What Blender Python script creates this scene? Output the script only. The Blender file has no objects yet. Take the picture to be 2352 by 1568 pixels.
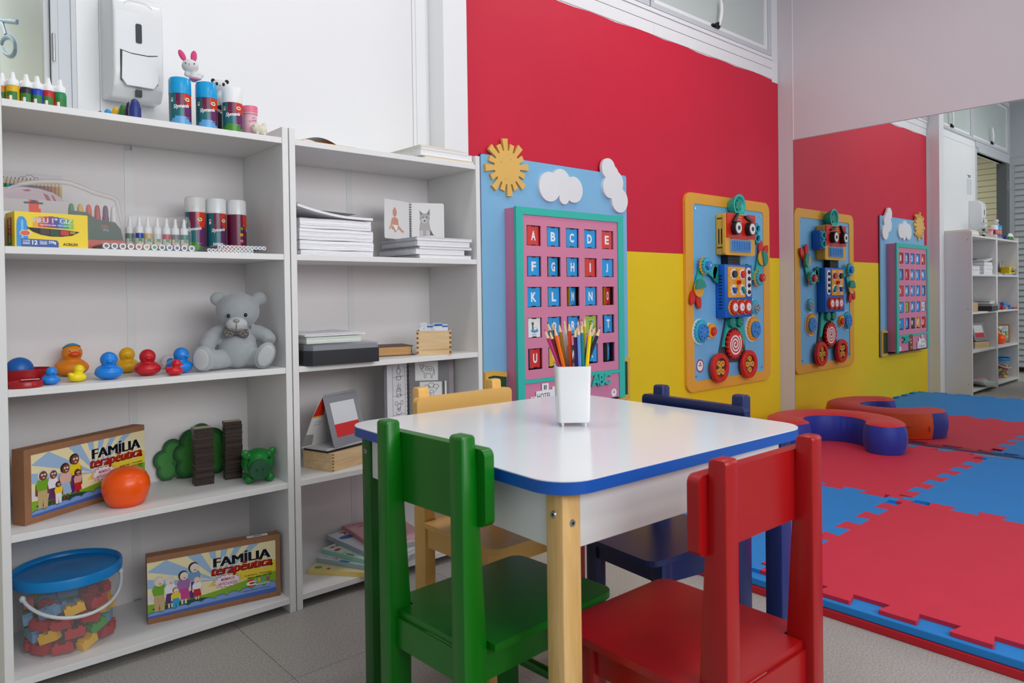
import bpy, bmesh, math, random
from mathutils import Vector, Matrix, Euler

PI = math.pi
rnd = random.Random(7)
SC = bpy.context.scene
COL = SC.collection

# ------------------------------------------------------------------ camera
YAW, PITCH, ROLL = 0.7251261, -0.0125268, -0.0137791
FPX, PPY = 1652.79, 698.54
_f = Vector((math.sin(YAW)*math.cos(PITCH), math.cos(YAW)*math.cos(PITCH), math.sin(PITCH)))
_r = Vector((math.cos(YAW), -math.sin(YAW), 0))
_u = _r.cross(_f)
_r2 = _r*math.cos(ROLL) + _u*math.sin(ROLL)
_u2 = _u*math.cos(ROLL) - _r*math.sin(ROLL)
cam_d = bpy.data.cameras.new('camera')
cam_d.sensor_width = 36.0
cam_d.lens = FPX/2352*36.0
cam_d.shift_y = -(784-PPY)/2352
cam_d.clip_start = 0.02
cam = bpy.data.objects.new('camera', cam_d)
COL.objects.link(cam)
M = Matrix((_r2, _u2, -_f)).transposed().to_4x4()
M.translation = (0, -1.878976, 0.862699)
cam.matrix_world = M
SC.camera = cam
cam_d.dof.use_dof = True
cam_d.dof.focus_distance = 2.6
cam_d.dof.aperture_fstop = 9.0

# ------------------------------------------------------------------ world, lights, exposure
world = bpy.data.worlds.new('world'); SC.world = world
world.use_nodes = True
bg = world.node_tree.nodes['Background']
bg.inputs[0].default_value = (0.80, 0.88, 1.0, 1); bg.inputs[1].default_value = 0.55
SC.view_settings.view_transform = 'Standard'
SC.view_settings.look = 'None'
SC.view_settings.gamma = 1.0
SC.view_settings.use_curve_mapping = False
SC.view_settings.exposure = 0.16
def area(name, loc, rot, sx, sy, power, color):
    d = bpy.data.lights.new(name, 'AREA'); d.shape = 'RECTANGLE'; d.size = sx; d.size_y = sy
    d.energy = power; d.color = color
    o = bpy.data.objects.new(name, d); COL.objects.link(o); o.location = loc; o.rotation_euler = rot
    return o
LAMPS = [(0.75, -0.45), (2.75, -0.45), (0.75, -2.45), (2.75, -2.45)]
area('window_daylight', (1.1, -3.66, 1.80), (PI/2, 0, 0), 3.0, 1.2, 50, (0.98, 0.99, 1.0))
for _i, (lx, ly) in enumerate(LAMPS):
    area('ceiling_lamp_light', (lx, ly, 2.735), (0, 0, 0), 0.9, 0.28, 5.0, (1.0, 0.985, 0.96))
area('corridor_fill_light', (-0.6, 1.9, 2.55), (0, 0, 0), 0.8, 0.8, 34, (1.0, 1.0, 0.98))  # added fill without a fixture, brightens the corridor and the open door pane

# ------------------------------------------------------------------ materials
def lin(c):
    return c/12.92 if c <= 0.04045 else ((c+0.055)/1.055)**2.4
def hexc(h):
    h = h.lstrip('#')
    return tuple(lin(int(h[i:i+2], 16)/255) for i in (0, 2, 4))
MATS = {}
def mat(h, rough=0.5, spec=0.5, metal=0.0, noise=0.0, nscale=40.0, bump=0.0, bscale=200.0, coat=0.0, sheen=0.0, trans=0.0):
    key = (h, rough, spec, metal, noise, nscale, bump, bscale, coat, sheen, trans)
    if key in MATS: return MATS[key]
    m = bpy.data.materials.new('m_'+h.strip('#')); m.use_nodes = True
    nt = m.node_tree; b = nt.nodes['Principled BSDF']
    c = hexc(h)
    b.inputs['Base Color'].default_value = (*c, 1)
    b.inputs['Roughness'].default_value = rough
    b.inputs['Specular IOR Level'].default_value = spec
    b.inputs['Metallic'].default_value = metal
    if coat: b.inputs['Coat Weight'].default_value = coat; b.inputs['Coat Roughness'].default_value = 0.12
    if sheen: b.inputs['Sheen Weight'].default_value = sheen; b.inputs['Sheen Roughness'].default_value = 0.5
    if trans: b.inputs['Subsurface Weight'].default_value = trans; b.inputs['Subsurface Radius'].default_value = (0.01, 0.006, 0.004)
    tc = nt.nodes.new('ShaderNodeTexCoord')
    if noise:
        n = nt.nodes.new('ShaderNodeTexNoise'); n.inputs['Scale'].default_value = nscale; n.inputs['Detail'].default_value = 6
        r = nt.nodes.new('ShaderNodeValToRGB')
        r.color_ramp.elements[0].position = 0.3; r.color_ramp.elements[1].position = 0.7
        r.color_ramp.elements[0].color = tuple(x*(1-noise) for x in c)+(1,)
        r.color_ramp.elements[1].color = tuple(min(1, x*(1+noise*0.6)) for x in c)+(1,)
        nt.links.new(tc.outputs['Object'], n.inputs['Vector']); nt.links.new(n.outputs['Fac'], r.inputs['Fac'])
        nt.links.new(r.outputs['Color'], b.inputs['Base Color'])
    if bump:
        n2 = nt.nodes.new('ShaderNodeTexNoise'); n2.inputs['Scale'].default_value = bscale; n2.inputs['Detail'].default_value = 3
        bp = nt.nodes.new('ShaderNodeBump'); bp.inputs['Strength'].default_value = bump; bp.inputs['Distance'].default_value = 0.002
        nt.links.new(tc.outputs['Object'], n2.inputs['Vector']); nt.links.new(n2.outputs['Fac'], bp.inputs['Height'])
        nt.links.new(bp.outputs['Normal'], b.inputs['Normal'])
    MATS[key] = m
    return m
def wood(h1, h2, scale=(3, 60, 60), rough=0.5):
    key = ('wood', h1, h2, scale, rough)
    if key in MATS: return MATS[key]
    m = bpy.data.materials.new('m_wood'); m.use_nodes = True
    nt = m.node_tree; b = nt.nodes['Principled BSDF']; b.inputs['Roughness'].default_value = rough
    tc = nt.nodes.new('ShaderNodeTexCoord'); mp = nt.nodes.new('ShaderNodeMapping'); mp.inputs['Scale'].default_value = scale
    n = nt.nodes.new('ShaderNodeTexNoise'); n.inputs['Scale'].default_value = 1.0; n.inputs['Detail'].default_value = 5; n.inputs['Distortion'].default_value = 1.2
    r = nt.nodes.new('ShaderNodeValToRGB'); r.color_ramp.elements[0].position = 0.32; r.color_ramp.elements[1].position = 0.68
    r.color_ramp.elements[0].color = (*hexc(h1), 1); r.color_ramp.elements[1].color = (*hexc(h2), 1)
    nt.links.new(tc.outputs['Object'], mp.inputs['Vector']); nt.links.new(mp.outputs['Vector'], n.inputs['Vector'])
    nt.links.new(n.outputs['Fac'], r.inputs['Fac']); nt.links.new(r.outputs['Color'], b.inputs['Base Color'])
    MATS[key] = m
    return m
def film(h, opacity=0.12, rough=0.08, key=None):
    k = ('film', h, opacity, rough)
    if k in MATS: return MATS[k]
    m = bpy.data.materials.new('m_film'); m.use_nodes = True
    nt = m.node_tree; nt.nodes.clear()
    out = nt.nodes.new('ShaderNodeOutputMaterial'); mx = nt.nodes.new('ShaderNodeMixShader')
    tr = nt.nodes.new('ShaderNodeBsdfTransparent'); pr = nt.nodes.new('ShaderNodeBsdfPrincipled')
    pr.inputs['Base Color'].default_value = (*hexc(h), 1); pr.inputs['Roughness'].default_value = rough
    mx.inputs[0].default_value = opacity
    nt.links.new(tr.outputs[0], mx.inputs[1]); nt.links.new(pr.outputs[0], mx.inputs[2]); nt.links.new(mx.outputs[0], out.inputs[0])
    MATS[k] = m
    return m
def emis(h, s):
    k = ('emis', h, s)
    if k in MATS: return MATS[k]
    m = bpy.data.materials.new('m_emis'); m.use_nodes = True
    b = m.node_tree.nodes['Principled BSDF']
    b.inputs['Base Color'].default_value = (*hexc(h), 1); b.inputs['Emission Color'].default_value = (*hexc(h), 1); b.inputs['Emission Strength'].default_value = s
    MATS[k] = m
    return m
def grain_floor():
    m = bpy.data.materials.new('m_vinyl_floor'); m.use_nodes = True
    nt = m.node_tree; b = nt.nodes['Principled BSDF']; b.inputs['Roughness'].default_value = 0.42
    tc = nt.nodes.new('ShaderNodeTexCoord')
    n1 = nt.nodes.new('ShaderNodeTexNoise'); n1.inputs['Scale'].default_value = 230; n1.inputs['Detail'].default_value = 4
    r1 = nt.nodes.new('ShaderNodeValToRGB'); e = r1.color_ramp.elements
    e[0].position = 0.28; e[0].color = (*hexc('#8f8b87'), 1); e[1].position = 0.72; e[1].color = (*hexc('#c4c0ba'), 1)
    n2 = nt.nodes.new('ShaderNodeTexNoise'); n2.inputs['Scale'].default_value = 5; n2.inputs['Detail'].default_value = 4
    r2 = nt.nodes.new('ShaderNodeValToRGB'); r2.color_ramp.elements[0].color = (0.84, 0.84, 0.83, 1); r2.color_ramp.elements[1].color = (1, 1, 1, 1)
    v = nt.nodes.new('ShaderNodeTexVoronoi'); v.inputs['Scale'].default_value = 90
    rv = nt.nodes.new('ShaderNodeValToRGB'); rv.color_ramp.elements[0].position = 0.02; rv.color_ramp.elements[0].color = (0.45, 0.43, 0.42, 1); rv.color_ramp.elements[1].position = 0.075; rv.color_ramp.elements[1].color = (1, 1, 1, 1)
    mx = nt.nodes.new('ShaderNodeMixRGB'); mx.blend_type = 'MULTIPLY'; mx.inputs[0].default_value = 1
    mx2 = nt.nodes.new('ShaderNodeMixRGB'); mx2.blend_type = 'MULTIPLY'; mx2.inputs[0].default_value = 0.6
    for n in (n1, n2, v): nt.links.new(tc.outputs['Object'], n.inputs['Vector'])
    nt.links.new(n1.outputs['Fac'], r1.inputs['Fac']); nt.links.new(n2.outputs['Fac'], r2.inputs['Fac']); nt.links.new(v.outputs['Distance'], rv.inputs['Fac'])
    nt.links.new(r1.outputs['Color'], mx.inputs[1]); nt.links.new(r2.outputs['Color'], mx.inputs[2])
    nt.links.new(mx.outputs[0], mx2.inputs[1]); nt.links.new(rv.outputs['Color'], mx2.inputs[2])
    nt.links.new(mx2.outputs[0], b.inputs['Base Color'])
    return m

# ------------------------------------------------------------------ geometry helpers
def FR(o=(0, 0, 0), u=(1, 0, 0), v=(0, 0, 1), n=(0, -1, 0)):
    o, u, v, n = Vector(o), Vector(u), Vector(v), Vector(n)
    return lambda a, b, d=0.0: o + u*a + v*b + n*d
def TOPF(o=(0, 0, 0)): return FR(o, (1, 0, 0), (0, 1, 0), (0, 0, 1))
def CYL(r, a0, c=(0, 0)):
    return lambda a, b, d=0.0: Vector((c[0]+(r+d)*math.cos(a0+a/r), c[1]+(r+d)*math.sin(a0+a/r), b))

_TXT = {}
def glyphs(body, bold, shear):
    k = (body, bold, shear)
    if k in _TXT: return _TXT[k]
    cu = bpy.data.curves.new('t', 'FONT'); cu.body = body; cu.size = 1; cu.offset = bold; cu.shear = shear; cu.resolution_u = 3
    cu.fill_mode = 'FRONT' if hasattr(cu, 'fill_mode') else 'FRONT'
    o = bpy.data.objects.new('t', cu); COL.objects.link(o)
    dg = bpy.context.evaluated_depsgraph_get(); dg.update()
    me = bpy.data.meshes.new_from_object(o.evaluated_get(dg))
    vs = [(v.co.x, v.co.y) for v in me.vertices]; fs = [tuple(p.vertices) for p in me.polygons]
    bpy.data.objects.remove(o); bpy.data.curves.remove(cu); bpy.data.meshes.remove(me)
    x0 = min(v[0] for v in vs); x1 = max(v[0] for v in vs); y0 = min(v[1] for v in vs); y1 = max(v[1] for v in vs)
    _TXT[k] = (vs, fs, x0, x1, y0, y1)
    return _TXT[k]

class MB:
    def __init__(s): s.V = []; s.F = []; s.MI = []; s.mats = []; s.cur = 0
    def m(s, material):
        if material not in s.mats: s.mats.append(material)
        s.cur = s.mats.index(material); return s
    def add(s, vs, fs, mtx=None, mi=None):
        k = len(s.V)
        for v in vs:
            v = Vector(v); s.V.append(mtx @ v if mtx else v)
        for i, f in enumerate(fs):
            s.F.append(tuple(k+j for j in f)); s.MI.append(s.cur if mi is None else mi[i])
        return s
    def box(s, x0, x1, y0, y1, z0, z1, mtx=None, bev=0.0, seg=2):
        if bev > 0:
            bm = bmesh.new(); bmesh.ops.create_cube(bm, size=1)
            for v in bm.verts: v.co = Vector(((x0+x1)/2+v.co.x*(x1-x0), (y0+y1)/2+v.co.y*(y1-y0), (z0+z1)/2+v.co.z*(z1-z0)))
            bmesh.ops.bevel(bm, geom=bm.edges[:], offset=bev, segments=seg, profile=0.5, affect='EDGES')
            s.bm(bm, mtx); return s
        vs = [(x0, y0, z0), (x1, y0, z0), (x1, y1, z0), (x0, y1, z0), (x0, y0, z1), (x1, y0, z1), (x1, y1, z1), (x0, y1, z1)]
        return s.add(vs, [(0, 3, 2, 1), (4, 5, 6, 7), (0, 1, 5, 4), (1, 2, 6, 5), (2, 3, 7, 6), (3, 0, 4, 7)], mtx)
    def bm(s, bm, mtx=None):
        bm.verts.index_update()
        s.add([v.co.copy() for v in bm.verts], [tuple(v.index for v in f.verts) for f in bm.faces], mtx); bm.free(); return s
    def prism(s, poly, fr, d0, d1, cap0=True):
        n = len(poly)
        a = 0
        for i in range(n):
            x0, y0 = poly[i]; x1, y1 = poly[(i+1) % n]; a += x0*y1-x1*y0
        if a < 0: poly = poly[::-1]
        vs = [fr(u, v, d0) for u, v in poly]+[fr(u, v, d1) for u, v in poly]
        fs = [tuple(range(n, 2*n))]+([tuple(range(n-1, -1, -1))] if cap0 else [])
        fs += [(i, (i+1) % n, n+(i+1) % n, n+i) for i in range(n)]
        return s.add(vs, fs)
    def flat(s, poly, fr, d):
        n = len(poly); a = 0
        for i in range(n):
            x0, y0 = poly[i]; x1, y1 = poly[(i+1) % n]; a += x0*y1-x1*y0
        if a < 0: poly = poly[::-1]
        return s.add([fr(u, v, d) for u, v in poly], [tuple(range(n))])
    def disc(s, fr, u, v, ru, rv, d, seg=20): return s.flat(ellp(u, v, ru, rv, seg), fr, d)
    def text(s, body, fr, u, v, h, d, w=None, bold=0.0, shear=0.0, align='c', depth=0.0, rot=0.0, slope=0.0, fat=0.0):
        if fat:
            for q_ in (-fat, fat): s.text(body, fr, u+q_, v, h, d, w, bold, shear, align, depth, rot, slope)
        vs, fs, x0, x1, y0, y1 = glyphs(body, bold, shear)
        sy = h/(y1-y0); sx = sy if w is None else w/(x1-x0)
        W = (x1-x0)*sx
        off = {'c': -W/2, 'l': 0, 'r': -W}[align]
        P = []
        for x, y in vs:
            a = off+(x-x0)*sx; b = (y-y0)*sy - (h/2 if align == 'c' else 0)
            b += a*slope
            if rot: a, b = a*math.cos(rot)-b*math.sin(rot), a*math.sin(rot)+b*math.cos(rot)
            P.append((u+a, v+b))
        if depth:
            s.add([fr(a, b, d+depth) for a, b in P], fs)
            ec = {}
            for f in fs:
                for i in range(len(f)): ec[(f[i], f[(i+1) % len(f)])] = 1
            k = len(P)
            side = [(a, b, k+b, k+a) for (a, b) in ec if (b, a) not in ec]
            s.add([fr(a, b, d+depth) for a, b in P]+[fr(a, b, d) for a, b in P], [f[::-1] for f in side])
        else:
            s.add([fr(a, b, d) for a, b in P], fs)
        return s
    def cyl(s, p0, p1, r0, r1=None, seg=16, caps=True):
        p0, p1 = Vector(p0), Vector(p1); r1 = r0 if r1 is None else r1
        z = (p1-p0).normalized(); x = z.orthogonal().normalized(); y = z.cross(x)
        vs = [p0+(x*math.cos(2*PI*i/seg)+y*math.sin(2*PI*i/seg))*r0 for i in range(seg)]
        vs += [p1+(x*math.cos(2*PI*i/seg)+y*math.sin(2*PI*i/seg))*r1 for i in range(seg)]
        fs = [(i, (i+1) % seg, seg+(i+1) % seg, seg+i) for i in range(seg)]
        if caps: fs += [tuple(range(seg-1, -1, -1)), tuple(range(seg, 2*seg))]
        return s.add(vs, fs)
    def lathe(s, prof, c=(0, 0, 0), seg=24, sy=1.0, mtx=None, close=True):
        n = len(prof); vs = []
        for r, z in prof:
            for i in range(seg):
                a = 2*PI*i/seg; vs.append((c[0]+r*math.cos(a), c[1]+r*sy*math.sin(a), c[2]+z))
        fs = []
        for k in range(n-1):
            for i in range(seg):
                j = (i+1) % seg; fs.append((k*seg+i, k*seg+j, (k+1)*seg+j, (k+1)*seg+i))
        if close:
            if prof[0][0] > 1e-6: fs.append(tuple(range(seg-1, -1, -1)))
            if prof[-1][0] > 1e-6: fs.append(tuple((n-1)*seg+i for i in range(seg)))
        return s.add(vs, fs, mtx)
    def ell(s, c, r, seg=20, rings=12, mtx=None):
        c = Vector(c)
        if not hasattr(r, '__len__'): r = (r, r, r)
        vs = [(0, 0, -1)]
        for k in range(1, rings):
            t = -PI/2+PI*k/rings
            for i in range(seg): a = 2*PI*i/seg; vs.append((math.cos(t)*math.cos(a), math.cos(t)*math.sin(a), math.sin(t)))
        vs.append((0, 0, 1))
        fs = [(0, 1+(i+1) % seg, 1+i) for i in range(seg)]
        for k in range(rings-2):
            b = 1+k*seg
            for i in range(seg): j = (i+1) % seg; fs.append((b+i, b+j, b+seg+j, b+seg+i))
        b = 1+(rings-2)*seg; t = len(vs)-1
        fs += [(b+i, b+(i+1) % seg, t) for i in range(seg)]
        P = []
        for v in vs:
            q = Vector((v[0]*r[0], v[1]*r[1], v[2]*r[2]))
            if mtx: q = mtx @ q
            P.append(c+q)
        return s.add(P, fs)
    def tube(s, pts, r, seg=10, closed=False, caps=True, flatn=None):
        pts = [Vector(p) for p in pts]; n = len(pts); rs = r if hasattr(r, '__len__') else [r]*n
        vs = []; prev = None
        for i, p in enumerate(pts):
            a = pts[i-1] if (i > 0 or closed) else pts[i]; b = pts[(i+1) % n] if (i < n-1 or closed) else pts[i]
            t = (b-a).normalized()
            if prev is None: x = t.orthogonal().normalized()
            else:
                x = prev-t*prev.dot(t)
                x = x.normalized() if x.length > 1e-6 else t.orthogonal().normalized()
            prev = x; y = t.cross(x)
            for k in range(seg): an = 2*PI*k/seg; vs.append(p+(x*math.cos(an)+y*math.sin(an))*rs[i])
        fs = []
        for i in range(n if closed else n-1):
            j = (i+1) % n
            for k in range(seg): l = (k+1) % seg; fs.append((i*seg+k, i*seg+l, j*seg+l, j*seg+k))
        if caps and not closed: fs += [tuple(range(seg-1, -1, -1)), tuple((n-1)*seg+k for k in range(seg))]
        return s.add(vs, fs)
    def mesh(s, name):
        me = bpy.data.meshes.new(name); me.from_pydata([tuple(v) for v in s.V], [], s.F)
        for m_ in s.mats: me.materials.append(m_)
        me.polygons.foreach_set('material_index', s.MI)
        me.update(); return me
    def build(s, name, parent=None, smooth=0, loc=None, rot=None):
        me = s.mesh(name)
        if smooth: smoothen(me, smooth)
        return link(name, me, parent, loc, rot)
def smoothen(me, ang):
    me.polygons.foreach_set('use_smooth', [True]*len(me.polygons)); me.set_sharp_from_angle(angle=math.radians(ang)); me.update()
def link(name, me, parent=None, loc=None, rot=None):
    o = bpy.data.objects.new(name, me); COL.objects.link(o)
    if parent: o.parent = parent
    if loc is not None: o.location = loc
    if rot is not None: o.rotation_euler = rot
    return o
def fuse(mb, voxel, it=6, name='body', fac=0.5):
    """one continuous skin grown around overlapping volumes"""
    me = mb.mesh('tmp'); o = bpy.data.objects.new('tmp', me); COL.objects.link(o)
    r = o.modifiers.new('r', 'REMESH'); r.mode = 'VOXEL'; r.voxel_size = voxel; r.adaptivity = 0
    k = o.modifiers.new('s', 'SMOOTH'); k.iterations = it; k.factor = fac
    dg = bpy.context.evaluated_depsgraph_get(); dg.update()
    out = bpy.data.meshes.new_from_object(o.evaluated_get(dg)); out.name = name
    bpy.data.objects.remove(o); bpy.data.meshes.remove(me)
    out.polygons.foreach_set('use_smooth', [True]*len(out.polygons)); out.update()
    return out
def ellp(u, v, ru, rv, seg=20, a0=0): return [(u+ru*math.cos(a0+2*PI*i/seg), v+rv*math.sin(a0+2*PI*i/seg)) for i in range(seg)]
def rrect(u0, u1, v0, v1, r, seg=5):
    P = []
    for cx, cy, a in ((u1-r, v1-r, 0), (u0+r, v1-r, PI/2), (u0+r, v0+r, PI), (u1-r, v0+r, 1.5*PI)):
        for i in range(seg+1): P.append((cx+r*math.cos(a+PI/2*i/seg), cy+r*math.sin(a+PI/2*i/seg)))
    return P
def gearp(u, v, ro, ri, n, a0=0.0):
    P = []
    for i in range(n):
        for f, r in ((0.0, ri), (0.16, ri), (0.26, ro), (0.66, ro), (0.76, ri)):
            a = a0+2*PI*(i+f)/n; P.append((u+r*math.cos(a), v+r*math.sin(a)))
    return P
def burst(u, v, ru, rv, n, inner=0.72): return [(u+ru*(1 if i % 2 == 0 else inner)*math.cos(PI*i/n), v+rv*(1 if i % 2 == 0 else inner)*math.sin(PI*i/n)) for i in range(2*n)]
def union_circ(cs, seg=72, cen=None):
    """outline of overlapping circles around a centre, star-shaped"""
    if cen is None: cen = (sum(c[0] for c in cs)/len(cs), sum(c[1] for c in cs)/len(cs))
    P = []
    for i in range(seg):
        a = 2*PI*i/seg; dx, dy = math.cos(a), math.sin(a); best = 0
        for (cx, cy, r) in cs:
            ox, oy = cen[0]-cx, cen[1]-cy; b = ox*dx+oy*dy; c = ox*ox+oy*oy-r*r; D = b*b-c
            if D > 0: best = max(best, -b+math.sqrt(D))
        P.append((cen[0]+dx*best, cen[1]+dy*best))
    return P
def tag(o, label, cat, group=None, kind=None):
    o['label'] = label; o['category'] = cat
    if group: o['group'] = group
    if kind: o['kind'] = kind
    return o
def thing(name, label, cat, loc=(0, 0, 0), rz=0.0, group=None):
    o = bpy.data.objects.new(name, None); COL.objects.link(o); o.empty_display_size = 0.02
    o.location = loc; o.rotation_euler = (0, 0, rz)
    return tag(o, label, cat, group)
def kids(o): return [c for c in bpy.data.objects if c.parent == o]
def clone(o, parent=None):
    c = o.copy(); COL.objects.link(c); c.parent = parent
    for k in kids(o): clone(k, c)
    return c
def struct(o): o['kind'] = 'structure'; return o
ORD = ['first', 'second', 'third', 'fourth', 'fifth', 'sixth', 'seventh', 'eighth', 'ninth', 'tenth', 'eleventh', 'twelfth', 'thirteenth', 'fourteenth', 'fifteenth', 'sixteenth', 'seventeenth', 'eighteenth']
CAMA = math.radians(-107)

# ------------------------------------------------------------------ shared materials
WHITE_LAM = mat('#e6e6e5', 0.42, noise=0.015, nscale=6)
WALL = mat('#ebecee', 0.55, noise=0.012, nscale=4)
TRIMW = mat('#edeef0', 0.4)
ALU = mat('#c9ced3', 0.35)
BLACK = mat('#101012', 0.4)
PAPER = mat('#eeeef2', 0.7, noise=0.03, nscale=200)
PAPERC = mat('#efe6d3', 0.7)
STEEL = mat('#b9bcc0', 0.3, metal=1.0)
CHROME = mat('#d0d2d6', 0.2, metal=1.0)
WHITEP = mat('#f2f3f4', 0.3)
# ------------------------------------------------------------------ the room
XL, XR, YB, YF, ZC = -0.715, 4.072, 0.2907, -3.7, 2.78
FLOORM = grain_floor()
g = mat('#6f6d6a', 0.7)
floor = struct(MB().m(g).box(-2.6, XR+0.1, YF-0.1, 3.3, -0.05, -0.003).build('floor'))
TS = 0.6
tile_me = MB().m(FLOORM).box(0.0006, TS-0.0006, 0.0006, TS-0.0006, -0.0045, 0.0).mesh('floor_tile')
x = 0.698-6*TS
while x < XR+0.1:
    y = -0.33-6*TS
    while y < 3.2:
        o = link('floor_tile', tile_me, floor, (x, y, 0.0)); y += TS
    x += TS
CEIL = mat('#d6d8da', 0.7)
ceiling = struct(MB().m(CEIL).box(XL-0.1, XR+0.1, YF-0.1, YB+0.1, ZC, ZC+0.06).build('ceiling'))
for xx in (0.2, 1.45, 2.7, 3.95):
    MB().m(ALU).box(xx-0.012, xx+0.012, YF, YB, ZC-0.008, ZC-0.0005).build('ceiling_strip', ceiling)

# back wall
WG = mat('#e9eaec', 0.5, noise=0.01, nscale=3)
w = MB().m(WG)
y0, y1 = YB, YB+0.06
w.box(XL-0.1, -0.62, y0, y1, 0, 2.25); w.box(-0.62, 0.351, y0, y1, 2.147, 2.25)
w.box(0.351, XR+0.1, y0, y1, 0, 2.25); w.box(XL-0.1, XR+0.1, y0, y1, 2.755, ZC)
w.box(XL-0.1, -0.68, y0, y1, 2.25, 2.755); w.box(1.53, 1.65, y0, y1, 2.25, 2.755); w.box(3.985, XR+0.1, y0, y1, 2.25, 2.755)
wall_back = struct(w.build('wall_back'))
def wpart(nm, m_, *b, bev=0.0): return MB().m(m_).box(*b, bev=bev).build(nm, wall_back)
wpart('wall_board', WALL, 0.462, 1.4565, YB-0.004, YB-0.0002, 0.0, 2.177)
wpart('wall_board', WALL, 0.462, 1.4565, YB-0.004, YB-0.0002, 2.181, 2.238)
wpart('joint_strip', WALL, 1.4585, 1.4725, YB-0.005, YB-0.0002, 0, 2.238)
wpart('joint_strip', WALL, 1.4735, 1.517, YB-0.0055, YB-0.0002, 0, 2.238)
wpart('door_post', WALL, 0.409, 0.4605, YB-0.004, YB-0.0002, 0, 2.2)
REDV = mat('#d2203e', 0.55, spec=0.35, noise=0.03, nscale=3, bump=0.25, bscale=420)
YELV = mat('#f1d01a', 0.55, spec=0.35, noise=0.03, nscale=3, bump=0.25, bscale=420)
def cover(nm, m_, poly):
    mb = MB().m(m_); fr = FR((0, YB, 0)); mb.prism(poly, fr, 0.0003, 0.004); return mb.build(nm, wall_back)
wav = [(1.657+(4.062-1.657)*i/26, 2.117+0.0035*math.sin(i*1.7)+0.002*math.sin(i*0.6)) for i in range(27)]
cover('red_covering', REDV, [(1.657, 1.0618), (4.066, 1.0618), (4.066, 2.092)]+wav[::-1])
cover('yellow_covering', YELV, [(1.657, 0.0), (4.066, 0.0), (4.066, 1.0612), (1.657, 1.0612)])
wpart('upper_board', TRIMW, 1.65, 2.862, YB-0.004, YB-0.0002, 2.1215, 2.178)
wpart('upper_board', TRIMW, 2.8632, 3.995, YB-0.004, YB-0.0002, 2.1215, 2.178)
wpart('upper_board', TRIMW, 3.996, 4.058, YB-0.008, YB-0.0002, 2.1015, 2.226)
wpart('upper_board', TRIMW, 1.65, 3.995, YB-0.0065, YB-0.0002, 2.1805, 2.2265)
wpart('upper_board', TRIMW, 1.65, 4.0, YB-0.012, YB-0.0002, 2.2275, 2.246)
wpart('lintel_board', ALU, -0.66, 0.40, YB-0.01, YB-0.0002, 2.192, 2.246)

# pillar between the bookcases and the red wall
pil = struct(MB().m(TRIMW).box(1.5315, 1.6376, 0.197, 0.2895, 0, ZC-0.001, bev=0.0015).build('trim_1'))
MB().m(TRIMW).box(1.6378, 1.6384, 0.2435, 0.2447, 0, ZC-0.002).build('joint_strip', pil)

# upper windows
PANE = mat('#c3cdca', 0.22, noise=0.02, nscale=2)
def transom(n, xa, xb, handle):
    z0, z1 = 2.2475, 2.754
    fr = MB().m(ALU)
    t = 0.026
    for (a, b, c, d) in ((xa, xb, z0, z0+t), (xa, xb, z1-t, z1), (xa, xa+t, z0+t, z1-t), (xb-t, xb, z0+t, z1-t)):
        fr.box(a, b, YB-0.014, YB+0.03, c, d, bev=0.0015)
    o = struct(fr.build('window_%d' % n))
    a, b, c, d = xa+t+0.004, xb-t-0.004, z0+t+0.004, z1-t-0.004; t2 = 0.02
    s = MB().m(TRIMW)
    for q in ((a, b, c, c+t2), (a, b, d-t2, d), (a, a+t2, c+t2, d-t2), (b-t2, b, c+t2, d-t2)): s.box(q[0], q[1], YB-0.003, YB+0.022, q[2], q[3])
    s.build('sash', o)
    MB().m(PANE).box(a+t2, b-t2, YB+0.006, YB+0.012, c+t2, d-t2).build('pane', o)
    h = MB().m(BLACK)
    h.box(handle-0.035, handle-0.012, YB-0.017, YB-0.003, c+0.004, c+0.016); h.box(handle-0.022, handle+0.02, YB-0.022, YB-0.003, c-0.002, c+0.008); h.box(handle+0.004, handle+0.02, YB-0.026, YB-0.003, c+0.004, c+0.03)
    hh = h.build('latch', o)
    MB().m(WHITEP).tube([(handle+0.012+0.02*math.sin(k*0.3), YB-0.022-0.006*k*(6-k)/9, c+0.012+0.024*k) for k in range(7)], [0.006, 0.008, 0.009, 0.009, 0.009, 0.008, 0.005], 8).build('lever', hh, 40)
    return o
transom(1, -0.675, 0.515, -0.09); transom(2, 0.525, 1.528, 1.06); transom(3, 1.652, 2.825, 2.3); transom(4, 2.835, 3.98, 3.40)

# door frame, hinged frosted leaf standing open into the corridor
df = MB().m(ALU)
df.box(0.351, 0.368, YB-0.005, YB+0.14, 0, 2.19, bev=0.002); df.box(0.3685, 0.396, YB-0.002, YB-0.0005, 0, 2.19); df.box(0.3965, 0.4085, YB-0.0055, YB-0.0005, 0, 2.19, bev=0.001)
df.box(-0.64, 0.351, YB-0.022, YB+0.04, 2.147, 2.19, bev=0.002)
dro = struct(df.build('door_1'))
MB().m(mat('#63676a', 0.4)).box(-0.64, -0.535, YB-0.02, YB+0.07, 0, 2.147, bev=0.002).build('steel_jamb', dro)
MB().m(STEEL).box(-0.6, -0.55, YB-0.024, YB-0.0205, 1.84, 1.96).build('strike_plate', dro)
lf = MB().m(ALU)
for (a, b, c, d) in ((0.298, 0.334, 0.02, 2.13), (1.16, 1.2, 0.02, 2.13)): lf.box(0.338, 0.3505, a, b, c, d)
for (c, d) in ((0.02, 0.08), (2.07, 2.13)): lf.box(0.338, 0.3505, 0.334, 1.16, c, d)
leaf = lf.build('door_leaf', dro)
MB().m(mat('#cfe0e6', 0.3)).box(0.341, 0.349, 0.3345, 1.1595, 0.0805, 2.0695).build('frosted_pane', leaf)
blue_ink = mat('#a3c0d4', 0.6)
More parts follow.
